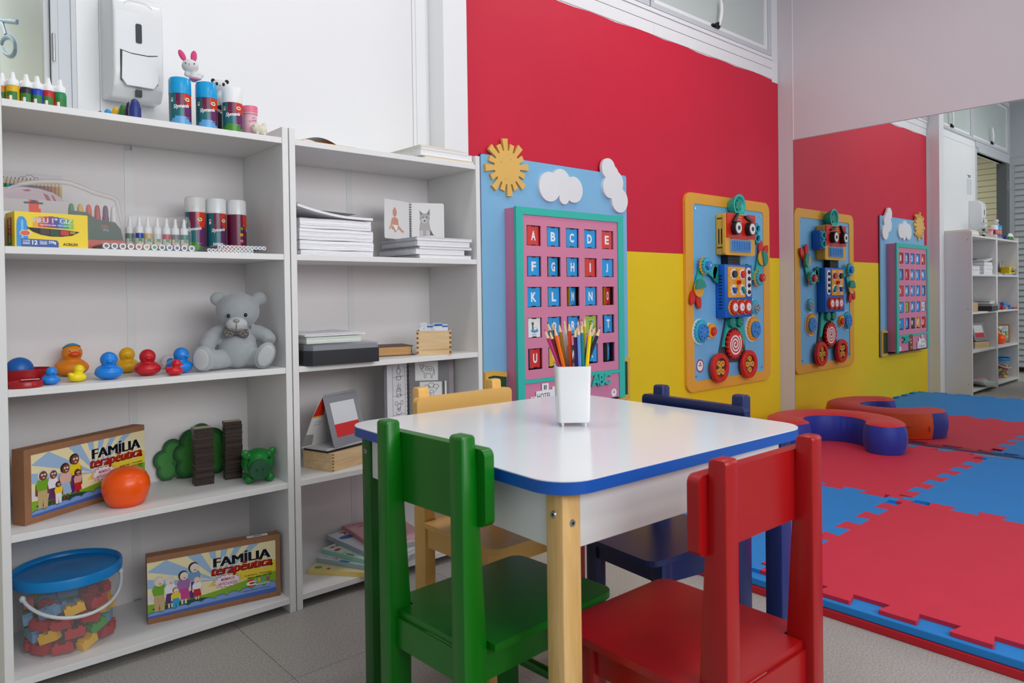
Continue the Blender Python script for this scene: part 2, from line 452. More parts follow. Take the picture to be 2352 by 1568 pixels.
def ink(pts): MB().m(blue_ink).tube([(0.3405, p[0], p[1]) for p in pts], 0.0075, 6).build('ink_scribble', leaf, 60)
ink([(1.10-0.026*k, 1.82-0.008*k) for k in range(15)])
ink([(0.93+0.15*math.cos(k*0.36), 1.687+0.03*math.sin(k*0.36)-0.045*math.cos(k*0.36)*-1) for k in range(17)])
ink([(1.06-0.02*k, 1.80-0.016*k) for k in range(5)])
MB().m(CHROME).cyl((0.357, 0.283, 1.48), (0.357, 0.283, 1.55), 0.004, seg=10).build('hinge', dro, 40)

# right wall with the mirror
GW = mat('#cfc9cd', 0.5, noise=0.02, nscale=2)
wall_right = struct(MB().m(GW).box(XR+0.006, XR+0.08, YF-0.1, YB+0.1, 0, ZC).build('wall_right'))
MB().m(GW).box(XR+0.0005, XR+0.0058, 0.1985, YB-0.0005, 0.0, ZC-0.002).build('wall_board', wall_right)
MB().m(GW).box(XR+0.0005, XR+0.0058, YF+0.01, 0.1925, 1.756, ZC-0.002).build('wall_board', wall_right)
MB().m(TRIMW).box(XR-0.0015, XR+0.0055, 0.193, 0.198, 1.756, ZC-0.002).build('joint_strip', wall_right)
MIRR = mat('#dfe2e1', 0.0, metal=1.0)
mir = thing('wall_mirror', 'large frameless wall mirror above the foam mats, reflecting the red and yellow wall', 'mirror', (XR, -1.2, 0.056))
MB().m(MIRR).box(-0.0002, 0.0055, -1.5, 1.396, 0.010, 1.6965).build('glass', mir)
MB().m(CHROME).box(-0.006, 0.0055, -1.5, 1.396, -0.002, 0.009).build('bottom_rail', mir)

# left wall with louvres (seen in the mirror), front wall with the daylight window
LW = mat('#b9bfc4', 0.5)
wall_left = struct(MB().m(LW).box(XL-0.08, XL, YF-0.1, YB, 0, ZC).build('wall_left'))
MB().m(LW).box(XL+0.0002, XL+0.03, YF, YB-0.0005, 2.13, 2.2).build('top_rail', wall_left)
MB().m(LW).box(XL+0.0002, XL+0.024, 0.242, YB-0.0005, 0.045, 2.13).build('stile', wall_left)
MB().m(BLACK).box(XL+0.0002, XL+0.02, YF, YB-0.0005, 0.0, 0.04).build('kick_strip', wall_left)
slat = MB().m(mat('#c3c9cc', 0.45)).add([(0.004, 0, 0.058), (0.006, 0, 0.06), (0.026, 0, 0.006), (0.022, 0, 0.0), (0.004, -3.8, 0.058), (0.006, -3.8, 0.06), (0.026, -3.8, 0.006), (0.022, -3.8, 0.0)],
    [(0, 1, 2, 3), (7, 6, 5, 4), (0, 4, 5, 1), (1, 5, 6, 2), (2, 6, 7, 3), (3, 7, 4, 0)]).mesh('louver_slat')
for k in range(34): link('louver_slat', slat, wall_left, (XL, 0.24, 0.05+k*0.061))
fw = MB().m(WALL)
fw.box(XL-0.08, -0.5, YF-0.08, YF, 0, ZC); fw.box(2.7, XR+0.08, YF-0.08, YF, 0, ZC); fw.box(-0.5, 2.7, YF-0.08, YF, 0, 0.8); fw.box(-0.5, 2.7, YF-0.08, YF, 2.45, ZC)
struct(fw.build('wall_front'))
wf = MB().m(ALU)
for a in (-0.5, 0.55, 1.6, 2.65): wf.box(a, a+0.05, YF-0.06, YF-0.01, 0.8, 2.45)
wf.box(-0.5, 2.7, YF-0.06, YF-0.01, 0.8, 0.85); wf.box(-0.5, 2.7, YF-0.06, YF-0.01, 2.4, 2.45)
wn = struct(wf.build('window_5'))
for a in (-0.45, 0.6, 1.65): MB().m(film('#ffffff', 0.06)).box(a, a+1.0, YF-0.04, YF-0.034, 0.85, 2.4).build('pane', wn)
for i, (lx, ly) in enumerate(LAMPS):
    t = thing('ceiling_light', ['white ceiling lamp over the bookcases', 'white ceiling lamp over the foam mats', 'white ceiling lamp behind the camera by the louvred wall', 'white ceiling lamp behind the camera by the mirror wall'][i], 'ceiling lamp', (lx, ly, ZC-0.001), 0, 'ceiling lamps')
    MB().m(WHITEP).box(-0.48, 0.48, -0.16, 0.16, -0.03, 0.0).build('housing', t)
    MB().m(emis('#ffffff', 2.0)).box(-0.45, 0.45, -0.14, 0.14, -0.036, -0.0302).build('diffuser', t)

# corridor beyond the door: cream shutter wall
CR = mat('#d9d2b4', 0.6)
cw = struct(MB().m(CR).box(-1.72, -1.66, YB+0.07, 3.2, 0, ZC).box(-1.72, 2.4, 3.2, 3.26, 0, ZC).box(2.4, 2.46, YB+0.07, 3.26, 0, ZC).box(-1.72, 2.46, YB+0.07, 3.26, ZC, ZC+0.05).build('wall_corridor'))
sl = MB().m(mat('#d6cfb0', 0.5)).box(0, 0.012, 0, 2.7, 0.0, 0.064, bev=0.004, seg=1).mesh('shutter_slat')
for k in range(20): link('shutter_slat', sl, cw, (-1.659, 0.42, 1.25+k*0.068))
dt = MB().m(emis('#ffffff', 1.2)).box(0.0122, 0.0135, 0, 0.018, 0, 0.006).mesh('light_slot')
for zz in (2.24, 1.97):
    for k in range(16): link('light_slot', dt, cw, (-1.659, 0.9+k*0.045, zz+0.029))
hs = thing('black_hose', 'black curved hose on the cream shutter wall seen through the doorway', 'hose', (-1.62, 1.25, 1.3))
MB().m(BLACK).tube([(0, -0.16+0.2*math.cos(k*0.22+0.5), 0.25+0.26*math.sin(k*0.22+0.5)-0.02*k) for k in range(15)], 0.013, 8).build('tube', hs, 60)

t = thing('wall_notice', 'printed paper notice taped to the white wall above the soap dispenser', 'notice', (0.585, YB-0.0042, 1.722))
MB().m(PAPER).box(-0.074, 0.074, -0.0008, -0.0002, 0, 0.2).build('sheet', t)
q = MB().m(mat('#5a6a8a', 0.6)); fr = FR((0, -0.0009, 0))
for k, w_ in enumerate((0.05, 0.035)): MB().m(mat('#4a5a86', 0.6)).flat([(-w_, 0.178-k*0.014), (w_, 0.178-k*0.014), (w_, 0.187-k*0.014), (-w_, 0.187-k*0.014)], fr, 0.0001).build('printed_line', t)
for k in range(9):
    for c_ in (-0.034, 0.034): MB().m(mat('#9aa2ae', 0.6)).flat([(c_-0.026, 0.012+k*0.016), (c_+0.026, 0.012+k*0.016), (c_+0.026, 0.019+k*0.016), (c_-0.026, 0.019+k*0.016)], fr, 0.0001).build('printed_line', t)
# ------------------------------------------------------------------ bookcases
SZ = [1.3004, 0.9835, 0.6732, 0.3578, 0.0410]
CASES = [(0.1946, 0.8553, 'white open bookcase by the door, holding the teddy bear and plastic ducks'), (0.8582, 1.5290, 'white open bookcase beside the pillar, holding notebooks and paper stacks')]
BACKM = mat('#e6e2e2', 0.55, noise=0.012, nscale=5)
for (xa, xb, lab) in CASES:
    t = thing('bookcase', lab, 'bookcase', (xa, 0, 0), 0, 'bookcases')
    W = xb-xa
    for a in (0, W-0.0172): MB().m(WHITE_LAM).box(a, a+0.0172, 0, 0.279, 0, 1.33, bev=0.0008, seg=1).build('side_panel', t)
    for z in SZ: MB().m(WHITE_LAM).box(0.0174, W-0.0174, 0.0015, 0.279, z-0.0158, z, bev=0.0006, seg=1).build('shelf', t)
    c = W/2
    MB().m(BACKM).box(0.003, c-0.009, 0.2796, 0.2826, 0.03, 1.298).build('back_panel', t)
    MB().m(BACKM).box(c+0.009, W-0.003, 0.2796, 0.2826, 0.03, 1.298).build('back_panel', t)
    MB().m(mat('#dddddd', 0.4)).box(c-0.011, c+0.011, 0.2781, 0.2846, 0.045, 1.272 if xa < 0.5 else 1.283).build('joint_strip', t)
    for z in (0.09, 0.7, 1.26): MB().m(mat('#4a4a4a', 0.5)).cyl((W+0.0001, 0.03, z), (W+0.0006, 0.03, z), 0.0035, seg=10).build('screw_cap', t)

# ------------------------------------------------------------------ table
t = thing('activity_table', 'square white children\'s table with blue edge and one leg of each colour', 'table', (1.0656, -0.8497, 0), -0.044)
H = 0.3383
top = MB().m(mat('#0b55b0', 0.35))
top.prism(rrect(-H, H, -H, H, 0.064, 10), TOPF(), 0.575, 0.5935)
tp = top.build('edge_band', t, 30)
MB().m(mat('#eceef0', 0.16, spec=0.5)).prism(rrect(-H+0.0004, H-0.0004, -H+0.0004, H-0.0004, 0.0636, 10), TOPF(), 0.5936, 0.595).build('table_top', t, 30)
LEGM = wood('#dcb069', '#eec586', (60, 60, 5), 0.45)
for sx in (-1, 1):
    for sy in (-1, 1):
        cx, cy = sx*(H-0.026-0.0195), sy*(H-0.026-0.0195)
        LM = {(-1, -1): LEGM, (-1, 1): mat('#04600c', 0.35), (1, -1): mat('#1c2f6f', 0.35), (1, 1): mat('#b80f14', 0.35)}[(sx, sy)]
        o = MB().m(LM).box(cx-0.0195, cx+0.0195, cy-0.0195, cy+0.0195, 0, 0.5749, bev=0.006, seg=2).build('leg', t, 40)
        for (dx, dy, zz) in ((sx, 0, 0.54), (0, sy, 0.528)):
            p = Vector((cx+dx*0.0197, cy+dy*0.0197, zz)); n = Vector((dx, dy, 0))
            MB().m(STEEL).cyl(p-n*0.001, p+n*0.0015, 0.0062, 0.005, 14).build('screw', o, 30)
            MB().m(BLACK).cyl(p+n*0.0015, p+n*0.0017, 0.0025, seg=6).build('screw_socket', o)
AP = mat('#e9e9e8', 0.4)
e = H-0.0455
for s_ in (-1, 1):
    MB().m(AP).box(-e+0.0197, e-0.0197, s_*e-0.009+s_*0.005, s_*e+0.009+s_*0.005, 0.487, 0.5748).build('apron', t)
    MB().m(AP).box(s_*e-0.009+s_*0.005, s_*e+0.009+s_*0.005, -e+0.0197, e-0.0197, 0.487, 0.5748).build('apron', t)

# ------------------------------------------------------------------ chairs
def chair(label, col, loc, rz, sp, top, W, D, rough=0.32):
    m_ = mat(col, rough, spec=0.5, noise=0.02, nscale=20)
    t = thing('child_chair', label, 'chair', loc, rz, 'painted wooden chairs around the table')
    sz = 0.325
    for s_ in (-1, 1):
        x = s_*sp/2; hw = 0.0155
        mb = MB().m(m_)
        prof = [(-0.016, 0), (0.026, 0), (0.03, 0.27), (0.03, 0.33), (0.012, top-0.004), (0.008, top), (-0.012, top), (-0.016, top-0.004)]
        bm = bmesh.new()
        vs = [bm.verts.new((x-hw, p[0], p[1])) for p in prof]+[bm.verts.new((x+hw, p[0], p[1])) for p in prof]; n = len(prof)
        bm.faces.new(vs[:n]); bm.faces.new(vs[n:][::-1])
        for i in range(n): bm.faces.new((vs[i], vs[n+i], vs[n+(i+1) % n], vs[(i+1) % n]))
        bmesh.ops.recalc_face_normals(bm, faces=bm.faces[:])
        bmesh.ops.bevel(bm, geom=[e_ for e_ in bm.edges], offset=0.0032, segments=2, profile=0.5, affect='EDGES')
        mb.bm(bm); mb.build('back_post', t, 35)
    r = MB().m(m_)
    fr = FR((0, 0.0265, 0), (1, 0, 0), (0, 0, 1), (0, 1, 0)); RW = sp/2+0.034
    poly = rrect(-RW, RW, 0.51, top-0.022, 0.012, 5)
    r.prism(poly, fr, -0.013, 0.006); r.build('backrest', t, 35)
    wb = sp/2-0.0165
    s = MB().m(m_)
    pl = [(-wb, 0.002), (-wb, 0.034), (-W/2, 0.034)]+[(-W/2+0.025-0.025*math.cos(a), D-0.025+0.025*math.sin(a)) for a in (0, 0.4, 0.8, 1.2, PI/2)]
    pl += [(-p[0], p[1]) for p in pl[::-1]]
    s.prism(pl, TOPF(), sz-0.012, sz); s.build('seat', t, 35)
    lx = W/2-0.03
    for s_ in (-1, 1):
        MB().m(m_).box(s_*lx-0.016, s_*lx+0.016, D-0.075, D-0.043, 0, sz-0.0125, bev=0.003).build('front_leg', t, 40)
        a = MB().m(m_)
        p0 = Vector((s_*sp/2, 0.031, 0)); p1 = Vector((s_*lx, D-0.0755, 0)); d = (p1-p0).normalized(); nn = Vector((d.y, -d.x, 0))*0.009
        vs = []
        for z in (0.262, sz-0.0125): vs += [p0-nn+Vector((0, 0, z)), p1-nn+Vector((0, 0, z)), p1+nn+Vector((0, 0, z)), p0+nn+Vector((0, 0, z))]
        a.add(vs, [(0, 3, 2, 1), (4, 5, 6, 7), (0, 1, 5, 4), (1, 2, 6, 5), (2, 3, 7, 6), (3, 0, 4, 7)]); a.build('side_rail', t)
        MB().m(m_).cyl((s_*sp/2, 0.0285, 0.13), (s_*lx, D-0.0755, 0.13), 0.0105, seg=14).build('stretcher', t, 40)
    MB().m(m_).box(-sp/2+0.016, sp/2-0.016, -0.003, 0.0015, 0.262, sz-0.0125).build('rear_rail', t)
    MB().m(m_).box(-lx+0.0165, lx-0.0165, D-0.07, D-0.05, 0.262, sz-0.0125).build('front_rail', t)
    MB().m(m_).cyl((-lx+0.0165, D-0.059, 0.15), (lx-0.0165, D-0.059, 0.15), 0.0105, seg=14).build('stretcher', t, 40)
    return t
chair('yellow wooden child chair between the table and the bookcase', '#f0bd69', (1.105, -0.425, 0), PI, 0.231, 0.643, 0.275, 0.298, 0.35)
chair('green wooden child chair on the bookcase side of the white table', '#016e0a', (0.667, -0.905, 0), math.radians(-88), 0.2, 0.651, 0.258, 0.33)
chair('red wooden child chair nearest the camera at the table corner', '#a50c10', (0.9615, -1.3465, 0), math.radians(-1.2), 0.231, 0.641, 0.29, 0.302)
chair('navy blue wooden child chair on the far side of the white table', '#17265c', (1.462, -0.893, 0), math.radians(84), 0.238, 0.633, 0.262, 0.30)

# ------------------------------------------------------------------ pencil cup and pencils
CA = math.radians(-40.5)
cup = thing('pencil_cup', 'white square pencil cup on small feet standing on the table', 'pencil cup', (1.072, -0.853, 0.595), CA)
cm = mat('#eef0f2', 0.18)
cb = MB().m(cm)
def ring(hw, z, r=0.008): return [(u, v, z) for u, v in rrect(-hw, hw, -hw, hw, r, 4)]
levels = [ring(0.0315, 0.009), ring(0.0325, 0.012), ring(0.0355, 0.121), ring(0.0355, 0.1225), ring(0.0333, 0.1225), ring(0.0331, 0.12), ring(0.030, 0.0125)]
n = len(levels[0]); vs = [p for L in levels for p in L]
fs = [(k*n+i, k*n+(i+1) % n, (k+1)*n+(i+1) % n, (k+1)*n+i) for k in range(len(levels)-1) for i in range(n)]
fs += [tuple(range(n-1, -1, -1)), tuple((len(levels)-1)*n+i for i in range(n))]
cb.add(vs, fs); cb.build('body', cup, 40)
for sx in (-1, 1):
    for sy in (-1, 1): MB().m(cm).cyl((sx*0.023, sy*0.023, 0), (sx*0.023, sy*0.023, 0.0092), 0.0022, 0.0038, 12).build('foot', cup, 40)
PENC = [  # name, barrel, lead, bottom (u across, v depth), tip (u, v, z above the table)
 ('magenta', '#b3266f', '#b02050', (-0.012, -0.020), (-0.058, -0.022, 0.199)), ('dark red', '#6e0d16', '#7d1420', (-0.004, -0.022), (-0.047, -0.020, 0.198)), ('orange', '#f36a0a', '#e2661a', (0.004, -0.023), (-0.038, -0.022, 0.205)),
 ('white', '#e8eaea', '#efefef', (-0.006, 0.004), (-0.014, 0.006, 0.2145)), ('vermilion', '#e2430c', '#cc3311', (-0.001, -0.01), (-0.0065, -0.014, 0.214)), ('dark violet', '#2a1a55', '#30205f', (0.009, -0.024), (0.0045, -0.024, 0.202)),
 ('pale blue', '#6f98e0', '#6d9ae0', (0.0155, -0.0255), (0.011, -0.0255, 0.2065)), ('teal', '#077f86', '#0d8a90', (0.0225, -0.0255), (0.017, -0.0255, 0.2105)), ('olive yellow', '#c9b50c', '#cdb81a', (0.014, 0.0), (0.028, 0.002, 0.2215)),
 ('bright yellow', '#f7d408', '#f0cc10', (0.0265, -0.025), (0.036, -0.0255, 0.206)), ('deep blue', '#12689f', '#1664a4', (0.022, -0.014), (0.035, -0.017, 0.2015)), ('leaf green', '#3c9a1c', '#3a981c', (0.024, -0.005), (0.046, -0.004, 0.202)),
 ('black barrelled', '#22243a', '#303a8a', (0.0245, -0.014), (0.058, -0.012, 0.202)), ('dark slate', '#3b3440', '#242030', (-0.010, 0.012), (-0.049, 0.014, 0.213)), ('brown', '#5b3a24', '#4a2a18', (-0.004, 0.018), (-0.038, 0.02, 0.2145)),
 ('gold brown', '#a87a2a', '#a07020', (0.0, -0.004), (-0.026, 0.0, 0.211)), ('pink lilac', '#b46aa8', '#8a2a50', (0.006, 0.016), (0.016, 0.02, 0.217)), ('grey', '#7a7d84', '#4a4a58', (0.012, 0.02), (0.024, 0.024, 0.2175)),
 ('sky blue', '#3aa7d8', '#2a93c8', (0.018, 0.016), (0.046, 0.018, 0.214)), ('dark green', '#0e5c36', '#0c5030', (0.02, 0.008), (0.050, 0.010, 0.2045)), ('indigo', '#30309a', '#2c2c90', (0.008, 0.004), (0.012, 0.008, 0.207)), ('purple', '#643083', '#5c2a7c', (0.006, -0.012), (0.009, -0.010, 0.2045))]
PW = mat('#e3c59c', 0.6)
cloc = Vector((1.072, -0.853, 0.595)); rot = Matrix.Rotation(CA, 3, 'Z')
for nm, bc, lc, b_, tp_ in PENC:
    b_ = list(b_)
    for k_ in (0, 1):
        rim = b_[k_]+(tp_[k_]-b_[k_])*0.58*(0.2/tp_[2])
        if abs(rim) > 0.0275: b_[k_] = max(-0.026, min(0.026, (math.copysign(0.0275, rim)-0.58*tp_[k_])/0.42))
    P0 = cloc+rot @ Vector((b_[0], b_[1], 0.013)); P1 = cloc+rot @ Vector(tp_); L = (P1-P0).length
    t = thing('colored_pencil', '%s colored pencil standing tip up in the white cup' % nm, 'pencil', P0, 0, 'pencils in the cup')
    q = Vector((0, 0, 1)).rotation_difference((P1-P0).normalized()); t.rotation_mode = 'QUATERNION'; t.rotation_quaternion = q
    MB().m(mat(bc, 0.3)).lathe([(0.0039, 0), (0.0039, L-0.0205)], seg=6).build('barrel', t)
    MB().m(PW).lathe([(0.0038, L-0.0205), (0.0013, L-0.006)], seg=10).build('wood_tip', t, 40)
    MB().m(mat(lc, 0.4)).lathe([(0.0013, L-0.006), (0.0002, L)], seg=8).build('lead', t, 40)

# ------------------------------------------------------------------ foam mats and the horseshoe cushion
MR, MBL = mat('#cf2f47', 0.62, spec=0.35, noise=0.03, nscale=12, bump=0.15, bscale=500), mat('#2483cf', 0.62, spec=0.35, noise=0.03, nscale=12, bump=0.15, bscale=500)
MR2 = mat('#c01424', 0.6)
tag(MB().m(MR2).box(1.871, 4.069, -1.95, 0.2855, 0.0003, 0.0205, bev=0.002).build('foam_underlay'), 'red foam underlay, the lowest layer under the play mats', 'foam mat', 'foam underlay layers')
tag(MB().m(MBL).box(1.876, 4.069, -1.94, 0.2850, 0.0208, 0.0422, bev=0.003).build('foam_underlay'), 'blue foam underlay showing as a border under the puzzle mats', 'foam mat', 'foam underlay layers')
PT, ZW = 1.05, 0.025
def mat_edge(L, cs, flip):
    """points along one side (s, outward) with dovetail tabs at the centres cs"""
    P = [(0.0, 0.0)] if False else []
    for c in (cs if not flip else [L-c for c in cs[::-1]]):
        P += [(c-0.034, -ZW), (c-0.0455, ZW-0.004), (c-0.0425, ZW), (c+0.0425, ZW), (c+0.0455, ZW-0.004), (c+0.034, -ZW)]
    return P
CP = [0.10+0.1615*k for k in range(6)]; CN = [0.10+0.08075+0.1615*k for k in range(5)]
def mat_tile(label, m_, ox, oy, pos):
    """pos: (bottom, right, top, left) tab phase per side"""
    out = []
    L = PT
    sides = [(pos[0], lambda s, d: (ox+s, oy-d), False), (pos[1], lambda s, d: (ox+L+d, oy+s), False), (pos[2], lambda s, d: (ox+L-s, oy+L+d), True), (pos[3], lambda s, d: (ox-d, oy+L-s), True)]
    for ph, f, fl in sides:
        cs = CP if ph else CN
        out += [f(0.0004, -0.0004), f(0.045, -0.0004), f(0.045, -ZW)]; out += [f(s, d) for s, d in mat_edge(L, cs, fl)]; out += [f(L-0.045, -ZW), f(L-0.045, -0.0004)]
    Z0 = 0.0424
    t = MB().m(m_).prism(out, FR((0, 0, 0), (1, 0, 0), (0, 1, 0), (0, 0, 1)), Z0, Z0+0.0108).build('foam_mat_tile')
    return tag(t, label, 'foam mat', 'interlocking foam mat tiles')
X0, Y0 = 1.915, -0.79
mat_tile('blue puzzle mat tile against the yellow wall behind the red chair', MBL, X0, Y0, (0, 0, 1, 1))
mat_tile('red puzzle mat tile under the horseshoe cushion', MR, X0+PT, Y0, (1, 1, 0, 1))
mat_tile('red puzzle mat tile at the open front edge of the mats', MR, X0, Y0-PT, (1, 1, 1, 0))
mat_tile('blue puzzle mat tile by the lower edge of the mirror', MBL, X0+PT, Y0-PT, (1, 1, 0, 0))

cu = thing('horseshoe_cushion', 'horseshoe shaped cushion with red top, blue inside and orange outside', 'cushion', (3.722, -0.19, 0.0535))
RM, HW, HH = 0.238, 0.088, 0.138
A0, A1 = math.radians(-77), math.radians(146)
path = []
NA, NC = 56, 9
for k in range(NC):
    d = HW*math.cos(PI/2*k/NC); path.append((A0, -d, HW*math.sin(PI/2*k/NC)))
for k in range(NA+1): path.append((A0+(A1-A0)*k/NA, 0, HW))
for k in range(NC-1, -1, -1):
    d = HW*math.cos(PI/2*k/NC); path.append((A1, d, HW*math.sin(PI/2*k/NC)))
def cpos(a, d, s, w):
    ca, sa = math.cos(a), math.sin(a); r = RM+s*w
    return Vector((ca*r-sa*d, sa*r+ca*d, 0))
def side(sg, rng, m_, nm):
    mb = MB().m(m_); rows = 9; vs = []; pr = random.Random(5)
    for i in rng:
        a, d, w = path[i]; c0 = cpos(a, d, sg, max(w, 0.0001)); n = (c0-cpos(a, 0, 0, 1)).normalized()
        wr = pr.uniform(-0.0028, 0.0028)
        for k in range(rows):
            f = k/(rows-1); b = 0.010*math.sin(PI*f)-0.004*(1-f)*0+wr*math.sin(PI*f)*(0.4+f)
            vs.append(c0+n*b+Vector((0, 0, 0.002+(HH-0.002)*f)))
    m = len(list(rng)); fs = []
    for i in range(m-1):
        for k in range(rows-1):
            q = (i*rows+k, (i+1)*rows+k, (i+1)*rows+k+1, i*rows+k+1); fs.append(q if sg > 0 else q[::-1])
    mb.add(vs, fs); return mb.build(nm, cu, 60)
N = len(path)
REDC, BLUC, ORC = mat('#cf1a1f', 0.55, noise=0.04, nscale=30, bump=0.3, bscale=90, sheen=0.1), mat('#1c2f9a', 0.55, noise=0.05, nscale=30, bump=0.3, bscale=90, sheen=0.1), mat('#f2560f', 0.55, noise=0.03, nscale=30, bump=0.25, bscale=90)
side(-1, range(N), BLUC, 'inner_side'); side(1, range(0, 14), BLUC, 'end_panel'); side(1, range(13, N-13), ORC, 'outer_side'); side(1, range(N-14, N), BLUC, 'end_panel')
tpm = MB().m(REDC); vs = []; LS = 10
pr = random.Random(3)
for i in range(N):
    a, d, w = path[i]
    for k in range(LS+1):
        s_ = -1+2*k/LS; p = cpos(a, d, s_, max(w, 0.0001)); ww = max(w, 0.0001)/HW
        p.z = HH+0.016*ww*(1-s_*s_)**0.6*(1+pr.uniform(-.08, .08)); vs.append(p)
fs = [(i*(LS+1)+k, i*(LS+1)+k+1, (i+1)*(LS+1)+k+1, (i+1)*(LS+1)+k) for i in range(N-1) for k in range(LS)]
tpm.add(vs, [f[::-1] for f in fs]); tpm.build('top_panel', cu, 60)
a = A0+(A1-A0)*5/NA
zp = cpos(a, 0, 1, HW+0.011)
MB().m(CHROME).box(zp.x-0.004, zp.x+0.004, zp.y-0.002, zp.y+0.002, 0.045, 0.07).build('zipper_pull', cu)
MB().m(mat('#b03a10', 0.6)).tube([cpos(A0+(A1-A0)*k/NA, 0, 1, HW+0.0095)+Vector((0, 0, 0.07)) for k in range(5, NA-4, 2)], 0.0025, 6).build('zipper', cu, 60)
# ------------------------------------------------------------------ alphabet busy board
bd = thing('alphabet_board', 'wall activity board with pink letter-window hotel, sun and clouds on a blue sky', 'activity board', (2.19, 0.2865, 0.371))
ox, oz = 2.19, 0.371
SKY = mat('#82bde4', 0.45, noise=0.03, nscale=6)
def bfr(y): return FR((-ox, y-0.2865, -oz))      # world x / z as board coordinates
MB().m(SKY).prism(rrect(1.757, 2.628, 0.372, 1.410, 0.012), bfr(0.2865), 0.0005, 0.0125).build('sky_panel', bd)
MB().m(BLACK).prism(rrect(1.7545, 2.6305, 0.3695, 1.4125, 0.012), bfr(0.2865), 0.0001, 0.0045).build('backing', bd)
FY = 0.203
def bb(nm, m_, x0, x1, y0, y1, z0, z1, bev=0.0, par=None): return MB().m(m_).box(x0-ox, x1-ox, y0-0.2865, y1-0.2865, z0-oz, z1-oz, bev=bev).build(nm, par or bd)
PINK, PINKD, TEAL = mat('#dc86a6', 0.5, noise=0.02, nscale=10), mat('#b2577c', 0.5), mat('#35c0b0', 0.45, noise=0.02, nscale=10)
X0_, X1_, Z0_, Z1_ = 1.872, 2.518, 0.398, 1.209
for (a, b, c, d) in ((X0_+0.003, X0_+0.012, Z0_, Z1_-0.003), (X1_-0.012, X1_-0.003, Z0_, Z1_-0.003)): bb('box_side', PINK, a, b, FY+0.012, 0.2738, c, d)
bb('box_side', PINK, X0_+0.012, X1_-0.012, FY+0.012, 0.2738, Z1_-0.012, Z1_-0.003)
bb('box_side', BLACK, X0_+0.003, X1_-0.003, FY+0.012, 0.2738, Z0_-0.004, Z0_+0.006)
fw_ = 0.0375
def mitre(nm, poly): return MB().m(TEAL).prism(poly, bfr(FY+0.012), 0.0, 0.012).build(nm, bd)
i0, i1, j1 = X0_+fw_, X1_-fw_, Z1_-0.029
mitre('frame_bar', [(X0_, Z1_), (X1_, Z1_), (i1, j1), (i0, j1)])
mitre('frame_bar', [(X0_, Z0_), (i0, Z0_), (i0, j1-0.0003), (X0_, Z1_-0.0004)])
mitre('frame_bar', [(X1_, Z0_), (i1, Z0_), (i1, j1-0.0003), (X1_, Z1_-0.0004)])
mitre('frame_bar', [(i0+0.0003, 0.5125), (i1-0.0003, 0.5125), (i1-0.0003, 0.527), (i0+0.0003, 0.527)])
# pink front with 25 windows, built from its bars
WX = [1.9315+0.1113*i for i in range(5)]; WZ = [1.1395-0.1225*j for j in range(5)]; WS, WH = 0.0787, 0.0805
py0, py1 = FY+0.005, FY+0.0115
fp = MB().m(PINK)
def fpb(x0, x1, z0, z1): fp.box(x0-ox, x1-ox, py0-0.2865, py1-0.2865, z0-oz, z1-oz)
zt = 1.18; 
fpb(i0+0.0004, i1-0.0004, WZ[0], 1.1795)
for j in range(5):
    za = WZ[j]-WH-(0.004 if j == 4 else 0); zb = WZ[j+1] if j < 4 else 0.5275
    fpb(i0+0.0004, i1-0.0004, zb, za)
    xs_ = [i0+0.0004]+[c for w_ in WX for c in (w_, w_+WS)]+[i1-0.0004]
    for k in range(0, 12, 2): fpb(xs_[k], xs_[k+1], za, WZ[j])
fp.build('front_panel', bd)
bb('lower_panel', PINK, i0+0.0004, i1-0.0004, py0, py1, Z0_+0.0065, 0.5122)
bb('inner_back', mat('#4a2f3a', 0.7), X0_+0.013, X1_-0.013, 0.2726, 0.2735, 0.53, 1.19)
BL, RD = mat('#249fe6', 0.4), mat('#d6302c', 0.4)
YL, GN, WT, GY, DK, LG = mat('#e9b71d', 0.45), mat('#a7c64a', 0.45), mat('#f1f1f1', 0.5), mat('#a8aab0', 0.5), mat('#3d4148', 0.5), mat('#3f6d2a', 0.5)
LET = [('A', RD, 6, YL), ('B', BL, 3, GN), ('C', BL, 3, YL), ('D', BL, -2, WT), ('E', RD, 1, YL),
       ('F', BL, 6, GY), ('G', BL, 13, YL), ('H', BL, 9, WT), ('I', RD, 4, YL), ('J', BL, -2, GN),
       ('K', BL, -2, YL), ('L', BL, 5, YL), ('M', BL, 24, YL), ('N', BL, 4, WT), ('O', RD, 22, YL),
       ('PATO', WT, 2, BL), ('Q', BL, 2, YL), ('R', BL, 9, GY), ('SAPO', GN, 0, BL), ('T', BL, 11, LG),
       ('U', RD, 10, BL), ('VACA', YL, 8, WT), ('W', DK, 8, YL), ('X', BL, -6, WT), ('Y', BL, 34, DK)]
LW_ = mat('#f6f6f6', 0.5)
